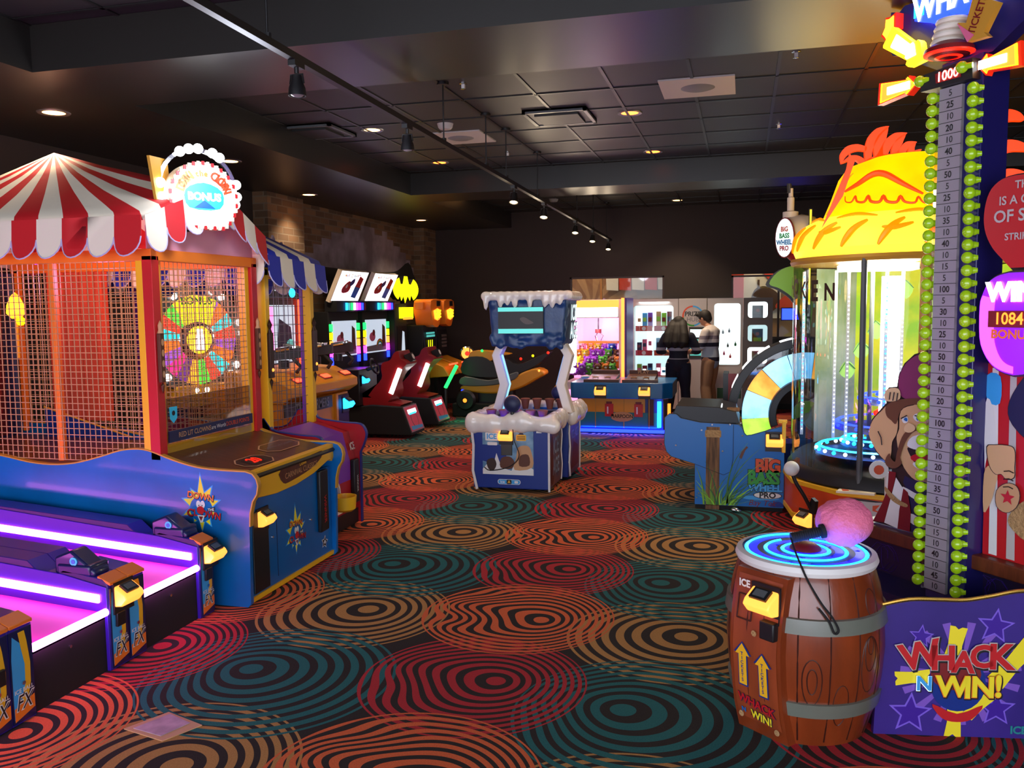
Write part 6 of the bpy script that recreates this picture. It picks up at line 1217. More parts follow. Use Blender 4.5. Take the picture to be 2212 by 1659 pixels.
g = G(); g.prism(oct_, 'XY', .10, .37, 'chick_orange'); g.prism([(BX+(x-BX)*1.015, BY+(y-BY)*1.015) for x, y in oct_], 'XY', .345, .385, 'yellow'); g.prism([(BX+(x-BX)*1.01, BY+(y-BY)*1.01) for x, y in oct_], 'XY', .07, .115, 'yellow'); g.prism([(BX+(x-BX)*.96, BY+(y-BY)*.96) for x, y in oct_], 'XY', .0, .08, 'gold'); g.build('base_cabinet', t, bevel=.006)
a_, b_ = Vector((*oct_[1], 0)), Vector((*oct_[2], 0)); u = (b_-a_).normalized(); mid = (a_+b_)/2
g = G(); g.flat(smoothp([(-.20, .33), (-.1, .34), (.12, .335), (.24, .36), (.22, .28), (.16, .22), (.05, .17), (-.05, .19), (-.12, .26)], 3, True), mid, u, (0, 0, 1), 'black', .004); g.flat(smoothp([(-.15, .32), (0, .325), (.2, .345), (.19, .28), (.14, .23), (.05, .19), (-.04, .21), (-.10, .27)], 3, True), mid, u, (0, 0, 1), 'hub_grey', .006)
for x in (-.02, .08): g.flat([(x, .30), (x+.05, .31), (x+.02, .27), (x+.06, .25), (x, .26)], mid, u, (0, 0, 1), 'deep_orange', .008)
g.build('beak_art', t)
c_, d_ = Vector((*oct_[0], 0)), Vector((*oct_[1], 0)); u2 = (d_-c_).normalized(); m2 = (c_+d_)/2
g = G()
for i in range(7):
    for j in range(7): g.flat(circ(-.08+.016*i, .18+.016*j, .004, 6), m2, u2, (0, 0, 1), 'dark_brown', .004)
g.build('speaker_holes', t)
g = G(); n2 = u.cross(V(0, 0, 1)); g.prism([(-.26, .0), (.0, .0), (.0, .05), (-.26, .10)], (u, n2, (0, 0, 1)), .385, .40, 'cream', o=mid); g.prism([(-.24, .02), (-.19, .02), (-.18, .05), (-.22, .07)], (u, n2, (0, 0, 1)), .40, .403, 'deep_orange', o=mid); g.build('instruction_plate', t)
card_reader(t, (c_*.35+d_*.65)+V(-.12, -.02, .12), u2, (0, 0, 1), s=1.0)
g = G(); L0 = V(.50, 6.66, .27); g.tube(smoothp([L0, L0+V(-.05, -.03, .10), L0+V(-.11, -.04, .2), L0+V(-.14, -.04, .29)], 4), .014, 'black', 10); g.prism([(-.02, .04), (.03, .04), (.04, .14), (.0, .16), (-.03, .1)], (u2, (0, 0, 1), u2.cross(V(0, 0, 1))), .0, .03, 'black', o=L0+V(.03, .0, -.08)); lv = g.build('lever', t)
g = G(); g.ball(L0+V(-.14, -.04, .30), .056, 'white', 20, 12); g.build('knob', lv)
g = G(); g.lathe([(0, .005), (.065, .0), (.065, -.01), (0, -.012)], (BX-.33, BY-1.02, .60), 'white', 22, axis=(0, -1, 0)); g.lathe([(0, .007), (.035, .006)], (BX-.33, BY-1.02, .60), 'deep_orange', 12, axis=(0, -1, 0)); g.cyl((BX-.25, BY-1.0, .40), (BX-.27, BY-1.0, .58), .035, .02, 'white', 14); g.build('crab_badge', t)
g = G(); g.ball((BX-.13, BY-.97, .45), .04, 'red', 14, 8); g.build('red_button', t)
l = bpy.data.lights.new('bird_light', 'POINT'); l.energy = 60; l.color = (1, .92, .6); l.shadow_soft_size = .2; o_ = bpy.data.objects.new('bird_light', l); COL.objects.link(o_); o_.parent = t; o_.location = (-.2, -.3, 1.95)
l = bpy.data.lights.new('bird_light', 'POINT'); l.energy = 7; l.color = (1, .8, .4); l.shadow_soft_size = .3; o_ = bpy.data.objects.new('bird_light', l); COL.objects.link(o_); o_.parent = t; o_.location = (-.9, -1.0, 2.6)
# ---- strength tower ----
SE, SN = V(.6293, -.7771, 0), V(-.7771, -.6293, 0)
P0 = V(.893, 4.294, 0)
TM = Matrix(((SE.x, -SN.x, 0, P0.x), (SE.y, -SN.y, 0, P0.y), (0, 0, 1, 0), (0, 0, 0, 1)))
def LG(): g = G(); g.T = TM; return g
def tp_(s, d, z): return TM @ V(s, d, z)
t = thing('strength_tower_game', 'tall lit strength tester tower of numbered squares between strips of lime green bulbs', 'arcade game', P0)
NUM = '5 25 10 20 10 40 5 50 5 25 10 35 10 40 10 15 5 100 5 30 10 25 10 50 10 40 10 20 5 100 5 30 10 20 10 35 5 50 10 15 10 40 10 45 10'.split()
mat('tower_navy', '1c1858', .35, coat=.3); mat('num_plate', '9a9098', .5)
ZB, ZTp = .447, 2.745; dz = (ZTp-ZB)/len(NUM)
g = LG(); g.box((-.068, 0, .40), (.142, .17, 2.86), 'tower_navy'); g.build('tower_column', t, bevel=.004)
g = LG(); g.box((-.060, -.018, ZB), (.055, 0, ZTp), 'num_plate')
for i, q in enumerate(NUM):
    z = ZTp-dz*(i+.5); g.box((-.058, -.0195, z-dz/2-.0012), (.058, -.017, z-dz/2+.0012), 'black')
    g.text(q, (-.002, -.019, z-.001), .040, (1, 0, 0), (0, 0, 1), 'black', .022 if int(q) > 14 and q != '15' else .005, 0, .95, lift=.001)
g.build('number_strip', t)
for sx in (-.105, .105):
    g = LG(); g.box((sx-.004, .02, ZB-.02), (sx+.004, .03, ZTp+.02), 'acrylic'); g.build('bulb_rail', t)
bp0 = None
for sx in (-.089, .118):
    for i in range(41):
        z = ZTp-.033-(ZTp-ZB-.066)*i/40
        if bp0 is None:
            g = LG(); g.ball((sx, -.028, z), (.025, .025, .026), 'lime_bulb', 14, 9); g.lathe([(.0165, 0), (.014, .03), (0, .03)], (sx, -.012, z), 'lime_bulb', 12, axis=(.6, .8, 0)); bp0 = g.build('bulb', t); b00 = (sx, z)
        else:
            o_ = bp0.copy(); COL.objects.link(o_); o_.location = SE*(sx-b00[0])+V(0, 0, z-b00[1])
g = LG(); g.prism([(-.135, 2.748), (-.135, 2.820), (.125, 2.835), (.13, 2.748)], 'XZ', -.05, .05, 'black'); g.prism([(x, z) for x, z in ST['hole']], 'XZ', -.053, -.05, 'dark_red')
g.text('1000', (.008, -.054, 2.790), .060, (1, 0, .03), (0, 0, 1), 'g_redtube', .03, 0, .95, lift=.0); g.text('1000', (.008, -.056, 2.790), .060, (1, 0, .03), (0, 0, 1), 'claw_white', -.005, 0, .95, lift=.0); g.build('score_display', t)
for c in ((-.140, -.05, 2.797), (.092, -.07, 2.80)):
    g = LG(); g.ball(c, (.026, .026, .026), 'lime_bulb', 14, 9); g.cyl((c[0]+.02, c[1], c[2]), (c[0]+.045, c[1]+.01, c[2]), .013, None, 'lime_bulb', 10); g.build('display_bulb', t)
g = LG(); g.lathe([(0, -.02), (.075, -.015), (.105, .0), (.10, .02), (.06, .045), (0, .05)], (.0, -.04, 2.885), 'dark_red', 30, axis=(.05, 0, 1)); g.lathe([(.105, .0), (.102, -.006), (.04, -.02)], (.0, -.04, 2.885), 'g_red', 30, axis=(.05, 0, 1)); g.build('bell', t)
g = LG()
for i in range(4): g.lathe([(.045, -.016), (.066, -.010), (.07, 0), (.066, .010), (.045, .016)], (-.018+.008*i, -.03, 2.935+.028*i), 'ivory', 26, axis=(.05, 0, 1))
g.build('coil_spring', t)
g = LG(); g.prism(ST['board']+[(-.1, 2.84), (.16, 2.86), (.30, 2.95), (.34, 3.185), (-.22, 3.192)], 'XZ', .03, .10, 'tower_navy'); g.build('sign_board', t)
g = LG(); g.prism([(-.22, 3.194), (-.215, 3.09), (-.13, 3.06), (-.08, 3.03), (-.03, 3.07), (.03, 3.05), (.10, 3.10), (.14, 3.194)], 'XZ', -.01, .03, 'g_blue')
g.text('N', (-.19, -.012, 3.135), .10, (1, 0, .05), (0, 0, 1), 'g_cyan', .03, 0, .8, lift=.001); g.text('WHACK', (.0, -.012, 3.135), .145, (1, 0, .03), (0, 0, 1), 'g_white', .04, 0, .8, lift=.002); g.build('lit_title', t)
mat('arrow_red', 'd82810', .4, emit=.6)
g = LG(); g.prism(ST['star'], 'XZ', -.02, .03, 'arrow_red'); c = V(sum(p[0] for p in ST['star'])/9, sum(p[1] for p in ST['star'])/9); g.prism([(c.x+(x-c.x)*.72, c.y+(z-c.y)*.8) for x, z in ST['star']], 'XZ', -.025, -.02, 'chick_brim'); g.build('lit_star', t)
g = LG(); g.prism(ST['tick'], 'XZ', -.06, -.02, 'g_yellow'); g.prism([(-.22+(x+.22)*.62, 2.97+(z-2.97)*.62) for x, z in ST['tick']], 'XZ', -.064, -.06, 'g_white'); g.build('lit_ticket_arrow', t)
for nm in ('arr', 'arr2'):
    P = ST[nm]; cx_ = sum(p[0] for p in P)/len(P); cz_ = sum(p[1] for p in P)/len(P); sc_ = lambda k: [(cx_+(x-cx_)*k, cz_+(z-cz_)*k) for x, z in P]
    g = LG(); g.prism(sc_(1.12), 'XZ', -.01, .03, 'arrow_red'); g.prism(sc_(.98), 'XZ', -.014, -.01, 'g_yellow'); g.prism(sc_(.88), 'XZ', -.017, -.014, 'g_orange')
    bx = [(cx_-.07, cz_-.018), (cx_+.06, cz_-.018), (cx_+.06, cz_+.018), (cx_-.07, cz_+.018)]; g.prism(bx, 'XZ', -.02, -.017, 'g_white'); g.build('lit_arrow', t)
g = LG(); g.prism([(x+.03, z+.0) for x, z in ST['tick2']], 'XZ', -.10, -.07, 'gold'); g.text('TICKETS', (.185, -.102, 2.985), .050, (.38, 0, .92), (-.92, 0, .38), 'dark_red', .02, 0, .8, lift=.001)
g.prism([(.088, 2.98), (.14, 2.889), (.17, 2.91)], 'XZ', -.104, -.10, 'pink'); g.build('ticket_arrow', t)
for s_, z in ((.156, 1.75), (.156, 1.2), (.156, 1.0)):
    for d in (.05, .12):
        pass
# backboard platform
g = LG(); g.box((-.58, .12, 0), (.50, .38, .58), 'dark_purple'); g.prism([(-.42, -.12), (.16, -.12), (.26, .12), (-.62, .12)], 'XY', .0, .40, 'tower_navy')
r = random.Random(6)
for i in range(10): s0 = r.uniform(-.5, .4); g.tube([V(s0+.06*math.cos(a)*r.uniform(.7, 1.2), .117, .48+.07*math.sin(a)) for a in [q*.6 for q in range(11)]], .0012, 'purple', 4)
g.build('platform', t)
g = LG(); g.box((-.58, .04, .585), (.50, .38, .652), 'ledge_wood'); g.build('wooden_ledge', t, bevel=.006)
# strong man board
g = LG(); D = .10
def fl(P, m, k, d=D): g.flat(P, (0, d, 0), (1, 0, 0), (0, 0, 1), m, .002+.0016*k)
g.prism([(x, max(z, .652)) for x, z in SM['sil']], 'XZ', D, D+.03, 'sm_line')
cl_ = lambda P: [(x, max(z, .655)) for x, z in P]
for nm, m, k in (('ball', 'plum', 1), ('shirt', 'navy', 1), ('sw1', 'white', 2), ('sw2', 'white', 2), ('arm', 'sm_skin', 2), ('m1', 'dark_red', 3), ('w1', 'white', 3), ('m2', 'dark_red', 4), ('face', 'sm_skin', 4), ('hair', 'sm_hair', 5), ('hand', 'sm_skin_light', 5), ('mouth', 'black', 6), ('teeth', 'white', 7), ('tongue', 'red', 8), ('teeth2', 'white', 9), ('mous', 'sm_hair', 10), ('nose', 'sm_skin_light', 11), ('eye1', 'white', 8), ('eye2', 'white', 8), ('p1', 'blue', 9), ('p2', 'blue', 9), ('rope', 'rope', 7)):
    fl(smoothp(cl_(SM[nm]), 3, True) if nm not in ('m1', 'w1', 'm2', 'shirt') else cl_(SM[nm]), m, k)
for a, b in ((.30, .02), (.62, .02)): pass
for P in ([(-0.38, 1.307), (-0.375, 1.345)], [(-0.358, 1.304), (-0.351, 1.347)], [(-0.335, 1.304), (-0.329, 1.345)], [(-0.445, 1.138), (-0.425, 1.109), (-0.418, 1.07)], [(-0.304, 1.22), (-0.27, 1.239)], [(-0.223, 1.244), (-0.176, 1.239)]):
    g.tube([V(x, D-.022, z) for x, z in P], .003, 'sm_line', 5)
g.build('strongman_board', t)
g = LG(); g.prism([(.148, .652), (.50, .652), (.50, 1.52), (.14, 1.52)], 'XZ', D, D+.03, 'red')
for i in range(4):
    x = .16+.085*i; g.flat([(x+.02, .66), (x+.06, .66), (x+.035, 1.50), (x+.005, 1.50)], (0, D, 0), (1, 0, 0), (0, 0, 1), 'hub_grey' if i % 2 else 'white', .002)
for nm, m, k in (('blue', 'sky', 2), ('blue2', 'navy', 2), ('w', 'white', 3), ('arm', 'sm_skin', 5), ('fist', 'sm_skin', 6), ('tag', 'tan', 8), ('tag2', 'rope', 4)):
    P = SR[nm]
    if nm in ('fist', 'tag', 'blue2'): g.flat([(sum(p[0] for p in P)/len(P)+(x-sum(p[0] for p in P)/len(P))*1.06, sum(p[1] for p in P)/len(P)+(z-sum(p[1] for p in P)/len(P))*1.04) for x, z in smoothp(P, 3, True)], (0, D, 0), (1, 0, 0), (0, 0, 1), 'sm_line', .002+.0016*k-.0008)
    fl(smoothp(P, 3, True), m, k)
fc = SR['fist']
for i in range(3): z = 1.05-.035*i; g.tube([V(.25, D-.018, z), V(.275, D-.018, z+.006), V(.295, D-.018, z)], .0025, 'sm_line', 5)
g.text('d', (.305, D, .845), .08, (1, 0, 0), (0, 0, 1), 'red', .02, 0, lift=.018) if 0 else g.flat(starp(sum(p[0] for p in SR['tag'])/len(SR['tag']), sum(p[1] for p in SR['tag'])/len(SR['tag']), .035, .015, 5), (0, D, 0), (1, 0, 0), (0, 0, 1), 'red', .018)
g.build('striped_board', t)
hs = SB['heart']; xm = .365
H_ = smoothp(hs, 3); Hm = H_+[(2*xm-x, z) for x, z in H_[::-1]]
g = LG(); g.prism(Hm, 'XZ', -.02, .03, 'black'); cx_, cz_ = xm, 2.15; g.prism([(cx_+(x-cx_)*.94, cz_+(z-cz_)*.95) for x, z in Hm], 'XZ', -.04, -.02, 'red')
for q, z, s_ in (('THIS', 2.27, .045), ('IS A GAME', 2.21, .05), ('OF SKILL', 2.145, .07), ('STRIKE IT', 2.06, .04)): g.text(q, (xm+.02, -.04, z), s_, (1, 0, 0), (0, 0, 1), 'hub_grey', .02, 0, lift=.003)
g.build('red_balloon_sign', t)
pu = SB['pur']; pl_ = smoothp(pu[::-1]+SB['pur2'][1:], 3); Pm = pl_+[(2*xm-x, z) for x, z in pl_[::-1]]
glow('balloon_purple', '8018ff', .8); glow('balloon_magenta', 'e850ff', 1.5)
g = LG(); g.prism(Pm, 'XZ', -.03, .03, 'chrome'); cz_ = 1.70; g.prism([(xm+(x-xm)*.95, cz_+(z-cz_)*.96) for x, z in Pm], 'XZ', -.045, -.03, 'balloon_purple')
lf = [p for p in pl_ if p[1] < 1.84]; g.prism([(xm+(x-xm)*.92, cz_+(z-cz_)*.93) for x, z in lf]+[(xm+(x-xm)*.55, cz_+(z-cz_)*.8) for x, z in lf[::-1]], 'XZ', -.05, -.045, 'balloon_magenta')
g.text('WIN', (.345, -.05, 1.83), .105, (1, 0, 0), (0, 0, 1), 'g_white', .06, 0, lift=.002); g.prism([(.25, 1.685), (.48, 1.685), (.48, 1.755), (.25, 1.755)], 'XZ', -.056, -.05, 'dark_red'); g.text('1084', (.345, -.057, 1.72), .07, (1, 0, 0), (0, 0, 1), 'g_orange', .015, 0, .95, lift=.002)
g.text('BONUS', (.355, -.05, 1.655), .05, (1, 0, 0), (0, 0, 1), 'orange', .04, 0, 1.1, lift=.003); g.build('purple_balloon_sign', t)
l = bpy.data.lights.new('balloon_glow', 'POINT'); l.energy = .8; l.color = (.8, .2, 1); l.shadow_soft_size = .1; o_ = bpy.data.objects.new('balloon_glow', l); COL.objects.link(o_); o_.location = tp_(.3, -.3, 1.6)
# ---- barrel ----
BE, BN = V(.78, -.626, 0), V(-.626, -.78, 0)
BC = V(.27, 3.80, 0)
t = thing('barrel_console', 'glossy brown barrel shaped console with a glowing blue target top', 'game console', BC)
bprof = [(.0, .0), (.255, .0), (.262, .02), (.292, .12), (.315, .25), (.325, .38), (.32, .50), (.302, .61), (.28, .69), (.268, .715)]
g = G(); g.lathe(bprof, BC, 'barrel_brown', 64)
def br(z):
    for (r0_, z0_), (r1_, z1_) in zip(bprof[1:], bprof[2:]):
        if z0_ <= z <= z1_: return r0_+(r1_-r0_)*(z-z0_)/(z1_-z0_)
    return .27
def bpt(th, z, off=0): a = math.radians(th); return BC+V((br(z)+off)*math.sin(a), -(br(z)+off)*math.cos(a), z)
for i in range(16):
    th = -8+22.5*i; g.tube([bpt(th, .02+.0685*k, -.001) for k in range(11)], .0035, 'barrel_dark', 5)
for th, z, w_, h_ in ((2, .30, 7, .11), (2, .30, 3.5, .06), (48, .36, 9, .13), (48, .40, 6, .08), (48, .43, 3, .04), (52, .60, 6, .06), (24, .20, 6, .1)):
    g.tube([bpt(th+w_*math.cos(a), z+h_*math.sin(a)*(1 if math.sin(a) < 0 else .8), -.001) for a in [2*math.pi*k/20 for k in range(20)]], .0028, 'barrel_dark', 5, closed=True)
g.build('barrel_body', t)
for z0 in (.485, .135):
    g = G(); g.lathe([(br(z0)-.002, z0), (br(z0)+.012, z0+.003), (br(z0+.06)+.012, z0+.062), (br(z0+.06)-.002, z0+.065)], BC, 'band', 64, a0=0, a1=2*math.pi); g.build('metal_band', t)
g = G(); g.lathe([(.268, .70), (.285, .708), (.292, .725), (.285, .745), (.262, .75)], BC, 'white', 64); g.build('rim', t)
g = G(); g.lathe([(0, .742), (.265, .742)], BC, 'navy', 48)
r = random.Random(1)
for i in range(12): a = r.uniform(0, 6.28); q = r.choice([.12, .20, .215]); g.flat(starp(BC.x+q*math.cos(a), BC.y+q*math.sin(a), .018, .008, rot=a), (0, 0, .742), (1, 0, 0), (0, 1, 0), 'hub_dark', .001)
tt = g.build('target_top', t)
for r0_, m in ((.245, 'g_cyan'), (.165, 'g_cyan'), (.095, 'g_cyan')):
    g = G(); g.lathe([(r0_-.008, .744), (r0_, .750), (r0_+.008, .744)], BC, m, 48, a0=(0 if r0_ > .2 else 2.2), a1=(2*math.pi if r0_ > .2 else 2*math.pi+1.4)); g.lathe([(r0_-.045, .743), (r0_-.010, .743)], BC, 'glow_deep', 48); g.build('light_ring', tt)
g = G(); g.lathe([(.068, .742), (.064, .752), (.04, .768), (0, .774)], BC+V(.0, .02, 0), 'red_button_m' if 0 else 'dark_red', 30); g.build('strike_button', tt, smooth=60)
# front panel of the barrel (follows its curve)
fp = [(br(z)*.94+.030, z) for z in (.0, .06, .12, .2, .3, .38, .46, .54, .62, .68, .70)]
g = G(); g.prism([(.1, .0)]+[(fp[0][0]-.03, 0.0)]+fp+[(.1, .70)], (BN, (0, 0, 1), -BE), -.125, .125, 'barrel_brown', 'barrel_brown', o=BC)
vv = []
for k in range(len(fp)-1):
    (d0, z0), (d1, z1) = fp[k], fp[k+1]
    if z0 < .02 or z1 > .69: continue
    g.add([BC+BN*(d0+.003)-BE*.108+V(0, 0, z0), BC+BN*(d0+.003)+BE*.108+V(0, 0, z0), BC+BN*(d1+.003)+BE*.108+V(0, 0, z1), BC+BN*(d1+.003)-BE*.108+V(0, 0, z1)], [(0, 1, 2, 3)], 'barrel_front')
pf = g.build('control_panel', t, bevel=.0)
def on(s, z, off=.006): return BC+BN*(br(z)*.94+.030+off)+BE*s+V(0, 0, z)
g = G()
for s0 in (-.04, .04): g.tube([on(s0, z, .002) for z in (.08, .2, .35, .5, .66)], .0025, 'barrel_dark', 5)
for s0, z0, z1 in ((-.055, .22, .40), (.045, .20, .38)):
    w_ = .024; P = [(s0-w_*.8, z0), (s0+w_*.8, z0), (s0+w_*.8, z1-.05), (s0+w_*1.5, z1-.05), (s0, z1), (s0-w_*1.5, z1-.05), (s0-w_*.8, z1-.05)]
    c0 = on(0, (z0+z1)/2, 0); tilt = (on(0, z1)-on(0, z0)).normalized()
    g.flat([((x-s0)*1.25+s0, (z-(z0+z1)/2)*1.08) for x, z in P], c0, BE, tilt, 'deep_blue', .008); g.flat([(x, z-(z0+z1)/2) for x, z in P], c0, BE, tilt, 'yellow', .010)
    for i, q in enumerate('TICKETS'): g.text(q, c0+BE*s0+tilt*(.045-.019*i), .021, BE, tilt, 'deep_blue', .02, 0, lift=.013)
tilt = (on(0, .16)-on(0, .08)).normalized()
g.text('WHACK', on(-.0, .145, 0), .056, BE, tilt, 'navy', .06, 0, .85, lift=.008, rot=-.12); g.text('WHACK', on(-.0, .147, 0), .056, BE, tilt, 'red', .03, 0, .85, lift=.011, rot=-.12)
g.text('WIN!', on(.02, .092, 0), .052, BE, tilt, 'navy', .06, 0, .85, lift=.009, rot=-.08); g.text('WIN!', on(.02, .094, 0), .052, BE, tilt, 'lemon', .03, 0, .85, lift=.012, rot=-.08); g.text('N', on(-.07, .10, 0), .03, BE, tilt, 'blue', .04, 0, lift=.01)
g.text('ICE', on(-.065, .645, 0), .042, BE, (0, 0, 1), 'white', .04, 0, .9, lift=.016)
for s0, z0 in ((0, .455), (-.09, .07), (.085, .05)): g.flat(circ(0, 0, .013, 14), on(s0, z0, .008), BE, (0, 0, 1), 'rope', .001)
for a, b in ((-.09, -.02),):
    for P in ([on(a, .50), on(b, .50)], [on(a, .60), on(b, .60)], [on(a, .50), on(a, .60)], [on(b, .50), on(b, .60)]): g.tube(P, .003, 'barrel_dark', 5)
g.build('decals', pf)
card_reader(t, on(.045, .595, .004), BE, (0, 0, 1), s=.9)
g = G(); g.obox(on(.075, .49, .012), BE, (0, 0, 1), .035, .038, .018, 'black'); g.build('coin_slot', t, bevel=.006)
g = G(); g.obox(on(-.13, .50, -.05), BN, (0, 0, 1), .03, .045, .008, 'grey'); g.obox(on(-.13, .22, -.05), BN, (0, 0, 1), .03, .045, .008, 'grey'); g.build('side_clips', t)
l = bpy.data.lights.new('target_glow', 'AREA'); l.shape = 'DISK'; l.size = .45; l.energy = 1.6; l.color = (.06, .12, 1); o_ = bpy.data.objects.new('target_glow', l); COL.objects.link(o_); o_.parent = t; o_.location = (0, 0, .765); o_.rotation_euler = (math.pi, 0, 0)
# ---- soft hammer ----
t = thing('soft_mallet', 'fat pink fleecy mallet with a black grip lying on the barrel top', 'mallet', (.42, 3.82, .755))
g = G(); hc = V(.425, 3.83, .865); r = random.Random(12)
g.ball(hc, (.118, .105, .098), 'plush_pink', 28, 18)
for i in range(40):
    a, b = r.uniform(0, 6.28), r.uniform(-1.2, 1.4); g.ball(hc+V(.088*math.cos(a)*math.cos(b), .078*math.sin(a)*math.cos(b), .072*math.sin(b)), .036, 'plush_pink', 8, 6)
g.build('head', t, mods=remesh(.009, 3))
h0 = hc+V(-.085, -.085, -.02); h1 = hc+V(-.22, -.12, -.05)
g = G(); g.tube([h0, h0.lerp(h1, .12), h0.lerp(h1, .14), h1], [.030, .030, .019, .021], 'matte_black', 14)
for i in range(12): q = h0.lerp(h1, .2+.065*i); g.lathe([(.020, -.004), (.0225, 0), (.020, .004)], q, 'matte_black', 14, axis=(h1-h0))
g.build('grip', t)
g = G(); cp = [h1, h1+V(.01, -.06, -.03), V(.23, 3.52, .765), V(.26, 3.50, .70), V(.31, 3.48, .62), V(.35, 3.475, .57), V(.375, 3.475, .52), V(.36, 3.472, .505), V(.34, 3.474, .55), V(.30, 3.475, .60)]
g.tube(smoothp([tuple(p) for p in cp], 4), .0045, 'matte_black', 6); g.build('cord', t)
# ---- purple side panel ----
uP = V(.9857, .168, 0); oP = V(.575, 3.715, 0)
t = thing('game_floor_panel', 'purple gold edged panel with stars and the WHACK N WIN title, right of the barrel', 'panel', (oP.x, oP.y, 0))
mat('panel_purple', '3a2484', .4, coat=.2, noise=(1.5, .3, '2a1668')); mat('ray_purple', '7a50b8', .5)
top = smoothp([(-.01, .545), (.10, .57), (.22, .572), (.32, .572), (.42, .59), (.55, .615), (.75, .60)], 5)
outl = [(-.03, .0), (.75, .0)]+top[::-1]
g = G(); g.prism(outl, (uP, (0, 0, 1), uP.cross(V(0, 0, 1))), -.03, 0, 'panel_purple', o=oP)
for a in range(0, 360, 24): a_ = math.radians(a+5); g.flat([(.31, .27), (.31+.24*math.cos(a_), .27+.22*math.sin(a_)), (.31+.24*math.cos(a_+.14), .27+.22*math.sin(a_+.14))], oP, uP, (0, 0, 1), 'ray_purple', .001)
for cx_, cz_, R_, ro in ((.44, .475, .078, .12), (.15, .425, .052, .1), (.115, .095, .092, .05), (.455, .125, .08, .0)):
    g.flat(starp(cx_, cz_, R_, R_*.45, rot=ro), oP, uP, (0, 0, 1), 'lilac', .002); g.flat(starp(cx_, cz_, R_*.8, R_*.36, rot=ro), oP, uP, (0, 0, 1), 'purple', .003)
def tick(cx_, cz_, a, L, w_):
    P = [(-L, -w_), (-L*.1, -w_*.8), (L, -w_), (L, -w_*.4), (L*.85, 0), (L, w_*.4), (L, w_), (-L*.1, w_*.8), (-L, w_), (-L, w_*.4), (-L*.85, 0), (-L, -w_*.4)]
    return [(cx_+x*math.cos(a)-y*math.sin(a), cz_+x*math.sin(a)+y*math.cos(a)) for x, y in P]
for q in ((.285, .40, 1.4, .07, .035), (.12, .25, .1, .07, .03), (.29, .07, 1.5, .07, .034), (.52, .33, .9, .12, .04), (.39, .14, .8, .07, .025)): g.flat(tick(*q), oP, uP, (0, 0, 1), 'lemon', .004)
g.flat(circ(.30, .23, .11, 24, .12), oP, uP, (0, 0, 1), 'deep_blue', .005); g.flat(circ(.29, .27, .10, 20, .07), oP, uP, (0, 0, 1), 'dark_red', .006); g.flat(smoothp([(.2, .14), (.3, .10), (.4, .14), (.36, .08), (.3, .065), (.24, .08)], 3, True), oP, uP, (0, 0, 1), 'red', .007)
def P_(s, z): return oP+uP*s+V(0, 0, z)
for i, (q, s_, z, sz, ro) in enumerate((('W', .145, .345, .145, .22), ('H', .235, .335, .135, .02), ('A', .315, .32, .12, -.03), ('C', .385, .345, .125, .05), ('K', .46, .345, .14, .0))):
    g.text(q, P_(s_+.006, z-.008), sz*1.04, uP, (0, 0, 1), 'black', .075, 0, 1.0, lift=.009, rot=ro); g.text(q, P_(s_, z), sz*1.04, uP, (0, 0, 1), 'hub_grey', .06, 0, 1.0, lift=.012, rot=ro); g.text(q, P_(s_, z), sz*1.04, uP, (0, 0, 1), 'red', .035, 0, 1.0, lift=.015, rot=ro)
for q, s_, z, sz, m in (('N', .163, .225, .08, 'sky'), ('W', .275, .215, .115, 'lemon'), ('I', .335, .21, .115, 'lemon'), ('N', .395, .215, .115, 'lemon'), ('!', .455, .22, .12, 'lemon')):
    g.text(q, P_(s_+.004, z-.005), sz*1.05, uP, (0, 0, 1), 'black', .07, 0, 1, lift=.010); g.text(q, P_(s_, z), sz*1.05, uP, (0, 0, 1), 'hub_glow' if m == 'sky' else 'orange', .05, 0, 1, lift=.013); g.text(q, P_(s_, z+.002), sz*1.05, uP, (0, 0, 1), m, .03, 0, 1, lift=.016)
g.text('ICE', P_(.545, .035), .045, uP, (0, 0, 1), 'teal', .04, 0, lift=.003)
g.build('panel_board', t)
g = G(); g.tube([P_(x, z)+V(0, .012, .006) for x, z in top], .008, 'brass', 8); g.build('gold_edge', t)
# ================= PEOPLE =================
def zramp(name, stops, rough=.85, top=2.0):
    m = bpy.data.materials.new(name); m.use_nodes = True; nt = m.node_tree; b = nt.nodes['Principled BSDF']; b.inputs['Roughness'].default_value = rough
    tc = nt.nodes.new('ShaderNodeTexCoord'); sp = nt.nodes.new('ShaderNodeSeparateXYZ'); dv = nt.nodes.new('ShaderNodeMath'); dv.operation = 'DIVIDE'; dv.inputs[1].default_value = top
    cr = nt.nodes.new('ShaderNodeValToRGB'); cr.color_ramp.interpolation = 'CONSTANT'
    nt.links.new(tc.outputs['Object'], sp.inputs[0]); nt.links.new(sp.outputs[2], dv.inputs[0]); nt.links.new(dv.outputs[0], cr.inputs[0]); nt.links.new(cr.outputs[0], b.inputs['Base Color'])
    e = cr.color_ramp.elements; e[0].position = 0; e[0].color = lin(stops[0][1]); e[1].position = stops[1][0]/top; e[1].color = lin(stops[1][1])
    for z, h in stops[2:]: q = e.new(z/top); q.color = lin(h)
    MATS[name] = m
zramp('woman_shirt', [(0, '1c1a2c'), (.945, 'a8a0a8'), (.958, '1c1a2c'), (1.075, 'b0a8b0'), (1.12, '1c1a2c')])
zramp('man_shirt', [(0, '8fa8c8'), (.905, '202038'), (.965, 'b8c4d4'), (1.13, '202038'), (1.19, 'd0c8cc'), (1.25, '8a7c88'), (1.30, 'd8ccc8')])
